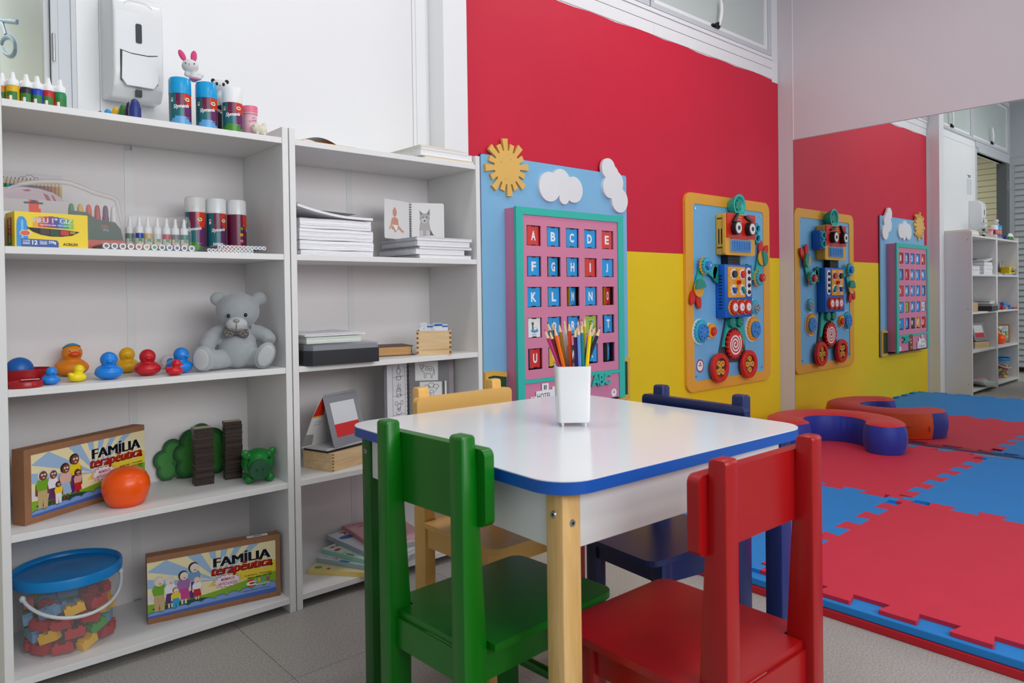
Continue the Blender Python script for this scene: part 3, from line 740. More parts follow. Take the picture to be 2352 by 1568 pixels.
def letter_block(ch, m1, ang, m2, x, z):
    t_ = MB(); R_ = 0.0400; h = 0.0382
    P = [(R_*math.cos(a), R_*math.sin(a)) for a in (math.radians(-150), math.radians(-30), math.radians(90))]
    ap = R_*0.5
    vs = [(p[0], p[1], -h) for p in P]+[(p[0], p[1], h) for p in P]
    t_.m(BLACK).add(vs, [(0, 2, 1), (3, 4, 5), (0, 1, 4, 3), (1, 2, 5, 4), (2, 0, 3, 5)])
    hw = 0.0342
    def face(k):
        a = math.radians(-90+120*k); n = Vector((math.cos(a), math.sin(a), 0)); u = Vector((-n.y, n.x, 0))
        return FR(n*ap, u, (0, 0, 1), n)
    def tile(fr, m_): t_.m(m_).prism([(-hw, -h), (-0.0125, -h), (-0.0125, -h+0.0035), (0.0125, -h+0.0035), (0.0125, -h), (hw, -h), (hw, h), (0.0125, h), (0.0125, h-0.0035), (-0.0125, h-0.0035), (-0.0125, h), (-hw, h)], fr, 0.0001, 0.001)
    f0 = face(0); tile(f0, m1); tile(face(2), m2); tile(face(1), BL if m1 != BL else WT)
    if ch == 'PATO':
        t_.m(BL).disc(f0, 0.002, -0.012, 0.021, 0.008, 0.0011); t_.m(GY).disc(f0, 0.003, -0.005, 0.014, 0.008, 0.0012); t_.m(WT).disc(f0, 0.004, -0.003, 0.009, 0.005, 0.0013)
        t_.m(mat('#3a5a34', 0.5)).flat([(-0.012, -0.006), (-0.004, -0.006), (-0.006, 0.008), (-0.002, 0.016), (-0.006, 0.024), (-0.013, 0.022), (-0.014, 0.014), (-0.012, 0.006)], f0, 0.0014)
        t_.m(mat('#e58a1e', 0.5)).flat([(-0.013, 0.021), (-0.021, 0.019), (-0.013, 0.015)], f0, 0.0015)
        t_.m(BLACK).text('PATO', f0, 0, -0.028, 0.006, 0.0012, bold=0.01)
    elif ch == 'SAPO':
        fg = mat('#7fae2f', 0.5)
        t_.m(fg).disc(f0, 0, 0.010, 0.014, 0.010, 0.0011).disc(f0, -0.008, 0.019, 0.005, 0.005, 0.0011).disc(f0, 0.008, 0.019, 0.005, 0.005, 0.0011).disc(f0, 0, -0.008, 0.012, 0.012, 0.0011)
        t_.m(WT).disc(f0, -0.008, 0.02, 0.003, 0.003, 0.0013, 10).disc(f0, 0.008, 0.02, 0.003, 0.003, 0.0013, 10)
        t_.m(BL).disc(f0, 0.01, -0.014, 0.010, 0.005, 0.0013); t_.m(BLACK).text('SAPO', f0, 0, -0.028, 0.006, 0.0014, bold=0.01)
    elif ch == 'VACA':
        t_.m(WT).disc(f0, 0.0, 0.004, 0.016, 0.010, 0.0011).disc(f0, -0.013, 0.014, 0.007, 0.007, 0.0012); t_.m(BLACK).disc(f0, 0.004, 0.007, 0.005, 0.004, 0.0013).disc(f0, -0.004, 0.001, 0.003, 0.003, 0.0013)
        for q in (-0.01, -0.004, 0.006, 0.012): t_.m(WT).flat([(q-0.0015, -0.014), (q+0.0015, -0.014), (q+0.0015, -0.002), (q-0.0015, -0.002)], f0, 0.0012)
        t_.m(mat('#e79aa8', 0.5)).disc(f0, -0.016, 0.011, 0.004, 0.003, 0.0014); t_.m(BLACK).text('VACA', f0, 0, -0.026, 0.006, 0.0012, bold=0.01)
    else: t_.m(LW_).text(ch, f0, 0, 0, 0.038, 0.0012, w=(0.028 if ch not in 'IJ' else None) if ch != 'M' else 0.032, bold=0.035)
    t_.build('letter_block', bd, loc=(x-ox, (0.2345 if abs(ang) < 12 else 0.2385)-0.2865, z-oz), rot=(0, 0, math.radians(ang)))
for j in range(5):
    for i in range(5):
        ch, m1, ang, m2 = LET[j*5+i]; letter_block(ch, m1, ang, m2, WX[i]+WS/2, WZ[j]-WH/2)
# sun and clouds
SUN = mat('#e8bb63', 0.5, noise=0.03, nscale=12)
ff = bfr(0.274)
sp_ = []
for k in range(16):
    a = PI/2+math.radians(6)+2*PI*k/16; ro = 0.114 if k % 2 == 0 else 0.096; hw = math.radians(7.0); hb = math.radians(8.2)
    sp_ += [(1.884+0.067*math.cos(a-hb), 1.368+0.067*math.sin(a-hb)), (1.884+ro*math.cos(a-hw), 1.368+ro*math.sin(a-hw)), (1.884+ro*math.cos(a+hw), 1.368+ro*math.sin(a+hw)), (1.884+0.067*math.cos(a+hb), 1.368+0.067*math.sin(a+hb))]
MB().m(SUN).prism(sp_, ff, 0.0002, 0.012).build('sun', bd)
def dots(nm, pts):
    for (u, v) in pts: MB().m(mat('#7d6a45', 0.5)).disc(ff, u, v, 0.002, 0.002, 0.0122, 8).build(nm, bd)
dots('nail', [(1.852, 1.385), (1.902, 1.40), (1.872, 1.322)])
CLD = mat('#e9ebee', 0.5, noise=0.02, nscale=8)
MB().m(CLD).prism(union_circ([(2.118, 1.313, 0.062), (2.185, 1.338, 0.056), (2.262, 1.313, 0.056), (2.203, 1.276, 0.030)], 80, (2.19, 1.315)), ff, 0.0002, 0.012).build('cloud', bd)
MB().m(CLD).prism(union_circ([(2.489, 1.428, 0.046), (2.540, 1.370, 0.050), (2.500, 1.345, 0.050), (2.565, 1.290, 0.056), (2.515, 1.40, 0.045)], 90, (2.525, 1.365)), ff, 0.0002, 0.014).build('cloud', bd)
# yellow garden frame with chalk-green fields, bottom corners
YG = mat('#e5b24f', 0.45)
MB().m(YG).prism([(1.757, 0.373), (2.628, 0.373), (2.628, 0.385), (1.772, 0.385), (1.772, 0.548), (1.80, 0.551), (1.868, 0.540), (1.868, 0.558), (1.80, 0.570), (1.757, 0.566)], ff, 0.0002, 0.010).build('garden_frame', bd)
MB().m(mat('#1e4a1c', 0.6)).prism([(1.7725, 0.3855), (1.868, 0.3855), (1.868, 0.539), (1.80, 0.550), (1.7725, 0.547)], ff, 0.0002, 0.006).build('green_field', bd)
MB().m(YG).prism([(2.524, 0.3855), (2.628, 0.3855), (2.628, 0.565), (2.60, 0.568), (2.524, 0.56), (2.524, 0.545), (2.600, 0.55), (2.612, 0.545), (2.612, 0.395), (2.524, 0.395)], ff, 0.0002, 0.010).build('garden_frame', bd)
MB().m(mat('#1e4a1c', 0.6)).prism([(2.524, 0.3955), (2.6115, 0.3955), (2.6115, 0.5445), (2.600, 0.5495), (2.524, 0.5445)], ff, 0.0002, 0.006).build('green_field', bd)
# hotel sign, door, ABC letters, sticker
fl = bfr(py0)
hotel = [(1.937, 0.408), (2.12, 0.408), (2.12, 0.462), (2.09, 0.462), (2.09, 0.489), (2.058, 0.489), (2.058, 0.478), (2.037, 0.478), (2.037, 0.506), (2.0, 0.506), (2.0, 0.478), (1.967, 0.478), (1.967, 0.458), (1.937, 0.458)]
hs_ = MB().m(BLACK).prism([(a+0.0015, b-0.0015) for a, b in hotel], fl, 0.0002, 0.003).build('sign_backing', bd)
sg = MB().m(LW_).prism(hotel, fl, 0.0031, 0.0055).build('hotel_sign', bd)
MB().m(mat('#2a2226', 0.5)).text('HOTEL', fl, 2.012, 0.456, 0.022, 0.0057, w=0.078, bold=0.0).build('lettering', sg)
MB().m(mat('#2a2226', 0.5)).text('ALFABETO', fl, 2.028, 0.424, 0.020, 0.0057, w=0.150, bold=0.0).build('lettering', sg)
for (a, b) in ((2.013, 0.481), (2.0215, 0.481), (1.946, 0.437), (1.956, 0.437), (2.10, 0.437)): MB().m(mat('#2a2226', 0.5)).flat([(a-0.0025, b), (a+0.0025, b), (a+0.0025, b+0.018), (a-0.0025, b+0.018)], fl, 0.0058).build('sign_window', sg)
fdoor = MB().m(mat('#8a4a24', 0.5)).prism(rrect(2.215, 2.285, 0.405, 0.523, 0.004), fl, 0.0002, 0.006).build('small_door', bd)
for k, z in enumerate((0.425, 0.462, 0.485)): MB().m(LW_).disc(fl, 2.25+0.008*(k-1), z, 0.007, 0.006, 0.0063, 12).build('white_mark', fdoor)
for ch, u in (('A', 2.318), ('B', 2.354), ('C', 2.391)):
    MB().m(mat('#1f8f86', 0.4)).text(ch, fl, u+0.001, 0.491, 0.05, 0.0002, bold=0.03, depth=0.006, rot=-0.05).m(TEAL).text(ch, fl, u, 0.492, 0.05, 0.0062, bold=0.03, depth=0.0065, rot=-0.05).build('wooden_letter', bd)
def sticker(par, fr, u, v, r, d, edge=None):
    s_ = MB()
    if edge: s_.m(mat('#a31c34', 0.4)).disc(fr, u, v, r, r, d-0.0002, 28)
    s_.m(LW_).disc(fr, u, v, r*(0.8 if edge else 1), r*(0.8 if edge else 1), d, 28)
    s_.m(BLACK).disc(fr, u, v+r*0.38, r*0.16, r*0.16, d+0.0002, 12)
    s_.m(mat('#8a2a3a', 0.5)).flat([(u-r*0.5, v+r*0.02), (u+r*0.5, v+r*0.02), (u+r*0.5, v+r*0.14), (u-r*0.5, v+r*0.14)], fr, d+0.0002)
    s_.m(mat('#77777c', 0.5)).flat([(u-r*0.4, v-r*0.1), (u+r*0.4, v-r*0.1), (u+r*0.4, v-r*0.05), (u-r*0.4, v-r*0.05)], fr, d+0.0002)
    s_.build('maker_sticker', par)
sticker(bd, fl, 2.446, 0.4255, 0.0175, 0.0004)

# ------------------------------------------------------------------ robot busy board
rb = thing('robot_board', 'wall activity board with a toy robot and gears on blue in a yellow frame', 'activity board', (3.504, 0.2865, 0.352))
rx, rz_ = 3.504, 0.352
def rfr(y): return FR((-rx, y-0.2865, -rz_))
def rbx(nm, m_, x0, x1, y0, y1, z0, z1, bev=0.0, par=None): return MB().m(m_).box(x0-rx, x1-rx, y0-0.2865, y1-0.2865, z0-rz_, z1-rz_, bev=bev).build(nm, par or rb, 35 if bev else 0)
def rpr(nm, m_, poly, y, d0, d1, par=None, smooth=0): return MB().m(m_).prism(poly, rfr(y), d0, d1).build(nm, par or rb, smooth)
def hexa(u, v, r, a0=0.2): return ellp(u, v, r, r, 6, a0)
RYE = mat('#e9a935', 0.45, noise=0.02, nscale=8); RSK = mat('#74b8e6', 0.45, noise=0.02, nscale=8)
RRED, RBLU, RTEA, RTE2, RWH, RGR, RBK = mat('#d2200f', 0.4), mat('#0b62c4', 0.4), mat('#22b5a8', 0.4), mat('#118c78', 0.4), mat('#eceef0', 0.4), mat('#98a0ab', 0.45), mat('#17191b', 0.4)
RYH = mat('#e9b13c', 0.45); RLB = mat('#2e86d8', 0.4); RDK = mat('#44454d', 0.5); RTL = mat('#39b9cf', 0.4); ROR = mat('#f2a51c', 0.4)
out = rrect(3.088, 3.922, 0.352, 1.377, 0.05, 8); inn = rrect(3.155, 3.853, 0.405, 1.322, 0.022, 8)
fm = MB().m(RYE); fr_ = rfr(0.2865); n = len(out)
vs = [fr_(u, v, 0.0165) for u, v in out]+[fr_(u, v, 0.0165) for u, v in inn]+[fr_(u, v, 0.0005) for u, v in out]+[fr_(u, v, 0.0005) for u, v in inn]
fs = [(i, (i+1) % n, n+(i+1) % n, n+i) for i in range(n)]+[(2*n+i, 2*n+(i+1) % n, (i+1) % n, i) for i in range(n)]+[(n+i, n+(i+1) % n, 3*n+(i+1) % n, 3*n+i) for i in range(n)]
fm.add(vs, fs); fm.build('frame', rb)
rpr('sky_panel', RSK, rrect(3.1555, 3.8525, 0.4055, 1.3215, 0.0215, 8), 0.2865, 0.0005, 0.0125)
PB = 0.2735   # face of the blue panel
for (u, v) in ((3.178, 1.298), (3.825, 1.295), (3.172, 0.43), (3.828, 0.43)): MB().m(STEEL).prism(ellp(u, v, 0.006, 0.006, 12), rfr(PB), 0.0002, 0.002).build('screw', rb)
# head
hd = rbx('head_box', RYH, 3.363, 3.640, 0.222, PB-0.0003, 1.062, 1.279, bev=0.008)
rpr('head_face', RYH, rrect(3.352, 3.648, 1.060, 1.281, 0.014), 0.2218, 0.0, 0.014, hd)
for (a, b) in ((1.11, 1.19),):
    for yy in (0.236, 0.252): rbx('side_slot', RBK, 3.3615, 3.3629, yy-0.003, yy+0.003, 1.12, 1.2, par=hd)
for zz in (1.10, 1.255): rbx('side_slot', RBK, 3.3615, 3.3629, 0.232, 0.262, zz-0.003, zz+0.003, par=hd)
pl_ = rpr('face_plate', RRED, [(3.362, 1.152), (3.40, 1.152), (3.408, 1.147), (3.575, 1.147), (3.585, 1.152), (3.642, 1.152), (3.646, 1.16), (3.646, 1.275), (3.638, 1.283), (3.575, 1.283), (3.565, 1.276), (3.44, 1.276), (3.43, 1.283), (3.37, 1.283), (3.362, 1.275)], 0.2075, 0.0, 0.006, hd)
for k in range(6): rpr('vent_slot', RYE, rrect(3.484-0.022, 3.484+0.022, 1.262-k*0.0135, 1.267-k*0.0135, 0.002), 0.2013, 0.0, 0.0008, pl_)
for u in (3.428, 3.566):
    e_ = rpr('eye', RBK, ellp(u, 1.203, 0.034, 0.036, 28), 0.2014, 0.0, 0.028, pl_, 40)
    rpr('eye_white', RWH, ellp(u, 1.203, 0.027, 0.029, 28), 0.1732, 0.0, 0.002, e_, 40)
    rpr('pupil', RBK, ellp(u, 1.203, 0.012, 0.012, 16), 0.171, 0.0, 0.0012, e_)
for nm, pts in (('eyebrow', [(3.452, 1.285), (3.465, 1.282), (3.435, 1.245), (3.418, 1.232), (3.406, 1.238), (3.43, 1.262)]), ('eyebrow', [(3.53, 1.275), (3.545, 1.275), (3.60, 1.252), (3.597, 1.243), (3.575, 1.246), (3.53, 1.264)])):
    rpr(nm, RBK, pts, 0.2012, 0.0, 0.012, pl_)
gm = rpr('mouth_frame', RGR, rrect(3.395, 3.602, 1.075, 1.146, 0.012), 0.2075, 0.0, 0.004, hd)
mo = rpr('mouth', RLB, rrect(3.408, 3.592, 1.083, 1.138, 0.008), 0.2033, 0.0, 0.004, hd)
for k in range(7): rpr('mouth_slot', RBK, rrect(3.43+k*0.024-0.0018, 3.43+k*0.024+0.0018, 1.09, 1.131, 0.0015), 0.1991, 0.0, 0.0005, mo)
# ear speaker on the head side
er = rbx('ear_box', RBLU, 3.6485, 3.70, 0.215, 0.268, 1.125, 1.245, bev=0.004)
for v in (1.158, 1.212): MB().m(RTL).lathe([(0.02, 0), (0.025, 0), (0.025, 0.014), (0.019, 0.014), (0.019, 0.0)], seg=24, mtx=Matrix.Translation((3.674-rx, 0.2147-0.2865, v-rz_)) @ Matrix.Rotation(PI/2, 4, 'X')).build('ear_ring', er, 40)
# siren bell on top
bl = MB().m(RTEA).lathe([(0.03, 0.0), (0.042, 0.02), (0.058, 0.055), (0.060, 0.062), (0.048, 0.062), (0.044, 0.054), (0.03, 0.045), (0.0, 0.043)], seg=32, mtx=Matrix.Translation((3.505-rx, PB-0.2865-0.0002, 1.331-rz_)) @ Matrix.Rotation(PI/2, 4, 'X'), close=False).build('siren_bell', rb, 40)
MB().m(RTE2).prism(gearp(3.505, 1.331, 0.03, 0.022, 6), rfr(0.229), 0, 0.01).build('bell_clapper', rb)
# neck
nk = MB().m(RBK)
for k in range(5): nk.box(3.41-rx, 3.535-rx, 0.228-0.2865, PB-0.2868, 1.012+k*0.0095-rz_, 1.019+k*0.0095-rz_, bev=0.003)
nk.box(3.416-rx, 3.529-rx, 0.233-0.2865, PB-0.2868, 1.011-rz_, 1.060-rz_); nk.build('neck', rb, 35)
# body
bo = rbx('body_box', RBLU, 3.358, 3.630, 0.2165, PB-0.0003, 0.727, 1.011, bev=0.002)
for k in range(11): rbx('body_slot', RBK, 3.3565, 3.3579, 0.232, 0.252, 0.775+k*0.0172, 0.781+k*0.0172, par=bo)
yp_ = rpr('yellow_plate', ROR, rrect(3.384, 3.552, 0.834, 0.999, 0.006), 0.2163, 0.0, 0.005, bo)
for (u, v, m_, shp) in ((3.434, 0.959, RBK, 'o'), (3.520, 0.959, RRED, 'h'), (3.434, 0.874, mat('#1a4aa0', 0.4), 't'), (3.520, 0.874, RTE2, 'r')):
    w_ = rpr('white_gear', RWH, gearp(u, v, 0.031, 0.025, 8), 0.2112, 0.0, 0.003, bo)
    poly = {'o': ellp(u, v, 0.019, 0.019, 20), 'h': hexa(u, v, 0.021), 't': [(u-0.02, v+0.014), (u+0.02, v+0.014), (u+0.004, v-0.018), (u-0.004, v-0.018)], 'r': [(u-0.018, v+0.012), (u-0.004, v+0.02), (u+0.02, v-0.01), (u+0.006, v-0.02)]}[shp]
    rpr('shape_peg', m_, poly, 0.2081, 0.0, 0.012, w_)
MB().m(RRED).lathe([(0.008, 0), (0.013, 0), (0.013, 0.014), (0.008, 0.014), (0.008, 0)], seg=6, mtx=Matrix.Translation((3.477-rx, 0.2112-0.2865, 0.916-rz_)) @ Matrix.Rotation(PI/2, 4, 'X')).build('red_nut', bo)
for (u, v) in ((3.395, 0.916), (3.541, 0.916), (3.477, 0.988), (3.477, 0.845)): rpr('bolt', CHROME, ellp(u, v, 0.004, 0.004, 10), 0.2112, 0.0, 0.003, bo)
wp = rpr('white_plate', RWH, rrect(3.567, 3.615, 0.838, 0.996, 0.022, 6), 0.2163, 0.0, 0.004, bo)
for k in range(4): MB().m(RBK).ell((3.591-rx, 0.210-0.2865, 0.972-k*0.0365-rz_), (0.0115, 0.009, 0.0115), 16, 8).build('black_button', wp, 60)
for k, u in enumerate((3.437, 3.503, 3.569)):
    rpr('gear_washer', RYE, ellp(u-0.006, 0.781, 0.044, 0.041, 30), 0.2163-0.001*k, 0.0, 0.003, bo)
    g_ = rpr('red_gear', RRED, gearp(u, 0.782, 0.039, 0.033, 14), 0.213-0.001*k, 0.0, 0.010, bo)
    rpr('gear_face', RWH, ellp(u, 0.782, 0.022, 0.022, 24), 0.203-0.001*k, 0.0, 0.002, g_)
    rpr('bolt', CHROME, ellp(u+0.003, 0.78, 0.005, 0.005, 10), 0.2009-0.001*k, 0.0, 0.003, g_)
# arms
def limb(nm, m_, u0, v0, u1, v1, w0, w1, y, th):
    d = Vector((u1-u0, v1-v0)).normalized(); p = Vector((-d.y, d.x))
    return rpr(nm, m_, [(u0+p.x*w0, v0+p.y*w0), (u0-p.x*w0, v0-p.y*w0), (u1-p.x*w1, v1-p.y*w1), (u1+p.x*w1, v1+p.y*w1)], y, 0, th)
for side_, P in ((-1, dict(sh=(3.352, 0.963), el=(3.225, 1.003), ha=(3.172, 0.886))), (1, dict(sh=(3.64, 0.967), el=(3.755, 0.943), ha=(3.800, 1.05)))):
    sh, el, ha = P['sh'], P['el'], P['ha']
    rpr('shoulder_disc', RTE2, [(sh[0]+0.05*math.cos(a)*(1), sh[1]+0.052*math.sin(a)) for a in [PI/2+side_*(-PI)*k/14 for k in range(15)]], 0.262, 0, 0.012)
    limb('upper_arm', RTEA, sh[0]+side_*0.02, sh[1], el[0], el[1], 0.032, 0.024, 0.258, 0.008)
    limb('forearm', RTEA, el[0], el[1], ha[0], ha[1], 0.024, 0.026, 0.266, 0.0075)
    rpr('elbow_washer', RYE, gearp(el[0]-0.006, el[1]-0.002, 0.048, 0.042, 16), 0.2495, 0, 0.005)
    eg = rpr('elbow_gear', RTL, gearp(el[0], el[1], 0.043, 0.035, 14), 0.2443, 0, 0.012)
    rpr('elbow_nut', RLB if side_ < 0 else RRED, hexa(el[0], el[1], 0.024), 0.232, 0, 0.016, eg)
    rpr('bolt', CHROME, ellp(el[0], el[1], 0.006, 0.006, 12), 0.2159, 0, 0.003, eg)
    for dx, dy, an in (((-0.047, -0.047, 1.25), (0.005, -0.068, 1.85)) if side_ < 0 else ((-0.004, 0.066, 1.45), (0.052, 0.045, 1.05))):
        pts = [(ha[0]+dx+0.040*math.cos(t_)*math.cos(an)-0.021*math.sin(t_)*math.sin(an), ha[1]+dy+0.040*math.cos(t_)*math.sin(an)+0.021*math.sin(t_)*math.cos(an)) for t_ in [2*PI*k/24 for k in range(24)]]
        rpr('claw_petal', RRED, pts, 0.262, 0, 0.008, None, 40)
    rpr('hand_disc', RYE, ellp(ha[0], ha[1]+side_*0.005, 0.041, 0.041, 30), 0.2535, 0, 0.006)
    a0 = math.radians(35 if side_ < 0 else -80)
    rpr('hand_half', RTE2, [(ha[0]+0.004+0.044*math.cos(a0+PI*1.05*k/16-(0.6 if side_ < 0 else 0)), ha[1]+0.002+0.044*math.sin(a0+PI*1.05*k/16-(0.6 if side_ < 0 else 0))) for k in range(17)], 0.2473, 0, 0.009)
# gears on the sky
def gear_set(u, v, r, col, hub, hr, n_, y=PB):
    rpr('gear_washer', RWH, ellp(u-0.004, v-0.002, r*1.08, r*1.08, 36), y-0.0003, 0, 0.004)
    g_ = rpr('toy_gear', col, gearp(u, v, r, r*0.84, n_), y-0.0046, 0, 0.011)
    h_ = rpr('gear_hub', hub, ellp(u+0.006, v-0.004, hr, hr, 28) if hub != RRED else hexa(u+0.006, v-0.003, hr), y-0.0158, 0, 0.010, g_)
    rpr('bolt', CHROME, ellp(u+0.008, v-0.004, 0.006, 0.006, 12), y-0.026, 0, 0.002, g_)
    return g_, h_
gear_set(3.207, 0.662, 0.062, RTL, RLB, 0.044, 20); g1, _ = gear_set(3.302, 0.661, 0.040, ROR, RRED, 0.024, 14)
gear_set(3.742, 0.776, 0.042, RTL, RGR, 0.027, 14); gear_set(3.725, 0.655, 0.068, ROR, RLB, 0.047, 22)
for k in range(8): rpr('hub_hole', RBK, ellp(3.213+0.03*math.cos(k*PI/4), 0.658+0.03*math.sin(k*PI/4), 0.0045, 0.0045, 8), PB-0.0259, 0, 0.0006)
for k in range(4): rpr('hub_slot', RBK, [(3.731+r*math.cos(k*PI/2+0.5)+s_*0.002*math.sin(k*PI/2+0.5), 0.651+r*math.sin(k*PI/2+0.5)-s_*0.002*math.cos(k*PI/2+0.5)) for r, s_ in ((0.014, 1), (0.036, 1), (0.036, -1), (0.014, -1))], PB-0.0259, 0, 0.0006)
for k in range(5): rpr('hub_hole', RBK, ellp(3.748+0.015*math.cos(k*1.257), 0.772+0.015*math.sin(k*1.257), 0.005, 0.005, 8), PB-0.0259, 0, 0.0006)
# lower body
rpr('base_plate', RDK, [(3.445, 0.727), (3.600, 0.727), (3.640, 0.53), (3.610, 0.478), (3.385, 0.486), (3.374, 0.53)], PB-0.0003, 0, 0.008)
ar = [(3.45, 0.731), (3.597, 0.731), (3.628, 0.570), (3.604, 0.570)]+[(3.503+0.090*math.cos(PI*k/16)*1.0, 0.575+0.096*math.sin(PI*k/16)) for k in range(1, 16)]+[(3.418, 0.570), (3.398, 0.570)]
rpr('teal_arch', RTEA, ar, 0.265, 0, 0.010)
for u in (3.466, 3.544):
    nt_ = rpr('green_nut', RTE2, hexa(u, 0.701, 0.031, 0.5), 0.2547, 0, 0.02)
    rpr('bolt', CHROME, ellp(u+0.004, 0.70, 0.005, 0.005, 10), 0.2345, 0, 0.003, nt_)
sg_ = rpr('spiral_gear', RRED, gearp(3.497, 0.581, 0.080, 0.071, 18), 0.2545, 0, 0.014)
spts = []
for k in range(90):
    a = k*0.21; r = 0.006+0.0029*a/1.0
    spts.append((r, a))
mbs = MB().m(RWH); fr_ = rfr(0.2404); vs = []
for (r, a) in spts:
    for dr in (-0.0048, 0.0048): vs.append(fr_(3.497+(r+dr)*math.cos(a+1.0), 0.581+(r+dr)*math.sin(a+1.0), 0.0))
mbs.add(vs, [(2*k, 2*k+1, 2*k+3, 2*k+2) for k in range(len(spts)-1)]); mbs.build('white_spiral', sg_)
rpr('bolt', CHROME, ellp(3.497, 0.581, 0.005, 0.005, 10), 0.2402, 0, 0.003, sg_)
for (u, v, a0) in ((3.346, 0.464, 0.75), (3.637, 0.462, 0.0)):
    wh = MB().m(RRED).lathe([(0.052, 0.0), (0.076, 0.0), (0.078, 0.004), (0.078, 0.018), (0.075, 0.022), (0.052, 0.022), (0.050, 0.018), (0.050, 0.0)], seg=40, mtx=Matrix.Translation((u-rx, 0.2550-0.2865, v-rz_)) @ Matrix.Rotation(PI/2, 4, 'X'), close=False).build('wheel_rim', rb, 40)
    rpr('wheel_disc', RDK, ellp(u, v, 0.051, 0.051, 36), 0.2642, 0, 0.018, wh)
    for k in range(4):
        a = a0+k*PI/2
        MB().m(RYH).lathe([(0.008, 0), (0.015, 0), (0.015, 0.01), (0.008, 0.01), (0.008, 0)], seg=20, mtx=Matrix.Translation((u-rx+0.027*math.cos(a), 0.246-0.2865, v-rz_+0.031*math.sin(a))) @ Matrix.Rotation(PI/2, 4, 'X'), close=False).build('spoke_ring', wh, 40)
    rpr('hub', RYH, gearp(u, v, 0.014, 0.009, 4), 0.246, 0, 0.009, wh); rpr('bolt', CHROME, ellp(u, v, 0.005, 0.005, 10), 0.2369, 0, 0.003, wh)
sticker(rb, rfr(PB), 3.209, 0.482, 0.034, 0.0006, True)
# ------------------------------------------------------------------ soap dispenser on the wall
dp = thing('soap_dispenser', 'white wall-mounted soap dispenser with push lever above the bookcase', 'soap dispenser', (0.5315, 0.2855, 1.40))
DW = mat('#e4e6e8', 0.22)
hw = 0.0605
prof = [(0.0, 0.0), (0.075, -0.008), (0.098, 0.018), (0.105, 0.06), (0.105, 0.215), (0.098, 0.245), (0.075, 0.268), (0.0, 0.275)]
bm = bmesh.new()
A = [bm.verts.new((-hw-0.006*(1-p[0]/0.105), -p[0]-0.0002, p[1])) for p in prof]; B = [bm.verts.new((hw+0.006*(1-p[0]/0.105), -p[0]-0.0002, p[1])) for p in prof]; n = len(prof)
bm.faces.new(A); bm.faces.new(B[::-1])
for i in range(n): bm.faces.new((A[i], B[i], B[(i+1) % n], A[(i+1) % n]))
bmesh.ops.recalc_face_normals(bm, faces=bm.faces[:])
bmesh.ops.bevel(bm, geom=[e_ for e_ in bm.edges if min(v.co.y for v in e_.verts) < -0.04], offset=0.008, segments=3, profile=0.6, affect='EDGES')
body = MB().m(DW).bm(bm).build('body', dp, 40)
fd = FR((0, -0.1052, 0))
MB().m(mat('#2d3136', 0.2)).prism(rrect(-0.0075, 0.0075, 0.135, 0.186, 0.0045), fd, 0.0002, 0.0012).build('level_window', dp)
MB().m(BLACK).prism([(-0.045, 0.112), (-0.02, 0.107), (0.02, 0.107), (0.045, 0.112), (0.045, 0.034), (0.03, 0.022), (-0.03, 0.022), (-0.045, 0.034)], fd, 0.0002, 0.0010).build('lever_gap', dp)
MB().m(DW).prism([(-0.0415, 0.106), (-0.02, 0.1015), (0.02, 0.1015), (0.044, 0.107), (0.043, 0.036), (0.032, 0.02), (-0.032, 0.02), (-0.0435, 0.036)], fd, 0.0012, 0.010).build('push_lever', dp, 30)
MB().m(BLACK).box(-0.008, 0.006, -0.104, -0.092, -0.003, 0.014).build('nozzle', dp)
rim = MB().m(mat('#d8dadd', 0.25)).tube([fd(0.028*math.cos(k*PI/16)*1.2, 0.232+0.014*math.sin(k*PI/16), -0.004) for k in range(32)], 0.0007, 6, closed=True).build('embossed_oval', dp, 60)

# ------------------------------------------------------------------ paint bottles, crayons, cans on the top board
def paint_bottle(lab, col, x, y):
    t = thing('paint_bottle', lab, 'paint bottle', (x, y, SZ[0]+0.0004), CAMA+PI/2, 'paint bottles on the top board')
    MB().m(mat(col, 0.35)).lathe([(0.0118, 0), (0.0128, 0.002), (0.0128, 0.031), (0.0118, 0.036), (0.0112, 0.038)], seg=22).build('bottle', t, 40)
    lb = MB().m(mat('#2f7a34', 0.5)); fr = CYL(0.0129, -PI/2)
    n_ = 10
    lb.add([fr(-0.011+0.022*i/n_, z, 0.0002) for z in (0.006, 0.024) for i in range(n_+1)], [(i, i+1, n_+2+i, n_+1+i) for i in range(n_)])
    lb.m(mat('#a8702c', 0.5)).add([fr(-0.009+0.009*i/4, z, 0.0004) for z in (0.006, 0.013) for i in range(5)], [(i, i+1, 6+i, 5+i) for i in range(4)])
    lb.m(WHITEP).add([fr(-0.004+0.005*i/2, z, 0.0005) for z in (0.004, 0.015) for i in range(3)], [(i, i+1, 4+i, 3+i) for i in range(2)])
    lb.build('label', t)
    MB().m(WHITEP).lathe([(0.0118, 0.0381), (0.0122, 0.039), (0.0118, 0.0495), (0.0095, 0.0525), (0.0062, 0.0545), (0.0040, 0.067), (0.0034, 0.0685), (0.0, 0.069)], seg=20).build('nozzle_cap', t, 40)
for lab, col, x in (('orange paint bottle leftmost on the top board', '#d7851d', 0.2165), ('yellow paint bottle with white nozzle on the top board', '#e2b413', 0.2375), ('black paint bottle with white nozzle on the top board', '#24262c', 0.2625), ('blue paint bottle with white nozzle on the top board', '#1346b8', 0.2833), ('red paint bottle with white nozzle on the top board', '#c81d22', 0.3043), ('green paint bottle with white nozzle on the top board', '#118a52', 0.3272)):
    paint_bottle(lab, col, x+0.004 if x < 0.22 else x, 0.04 if x > 0.22 else 0.06)
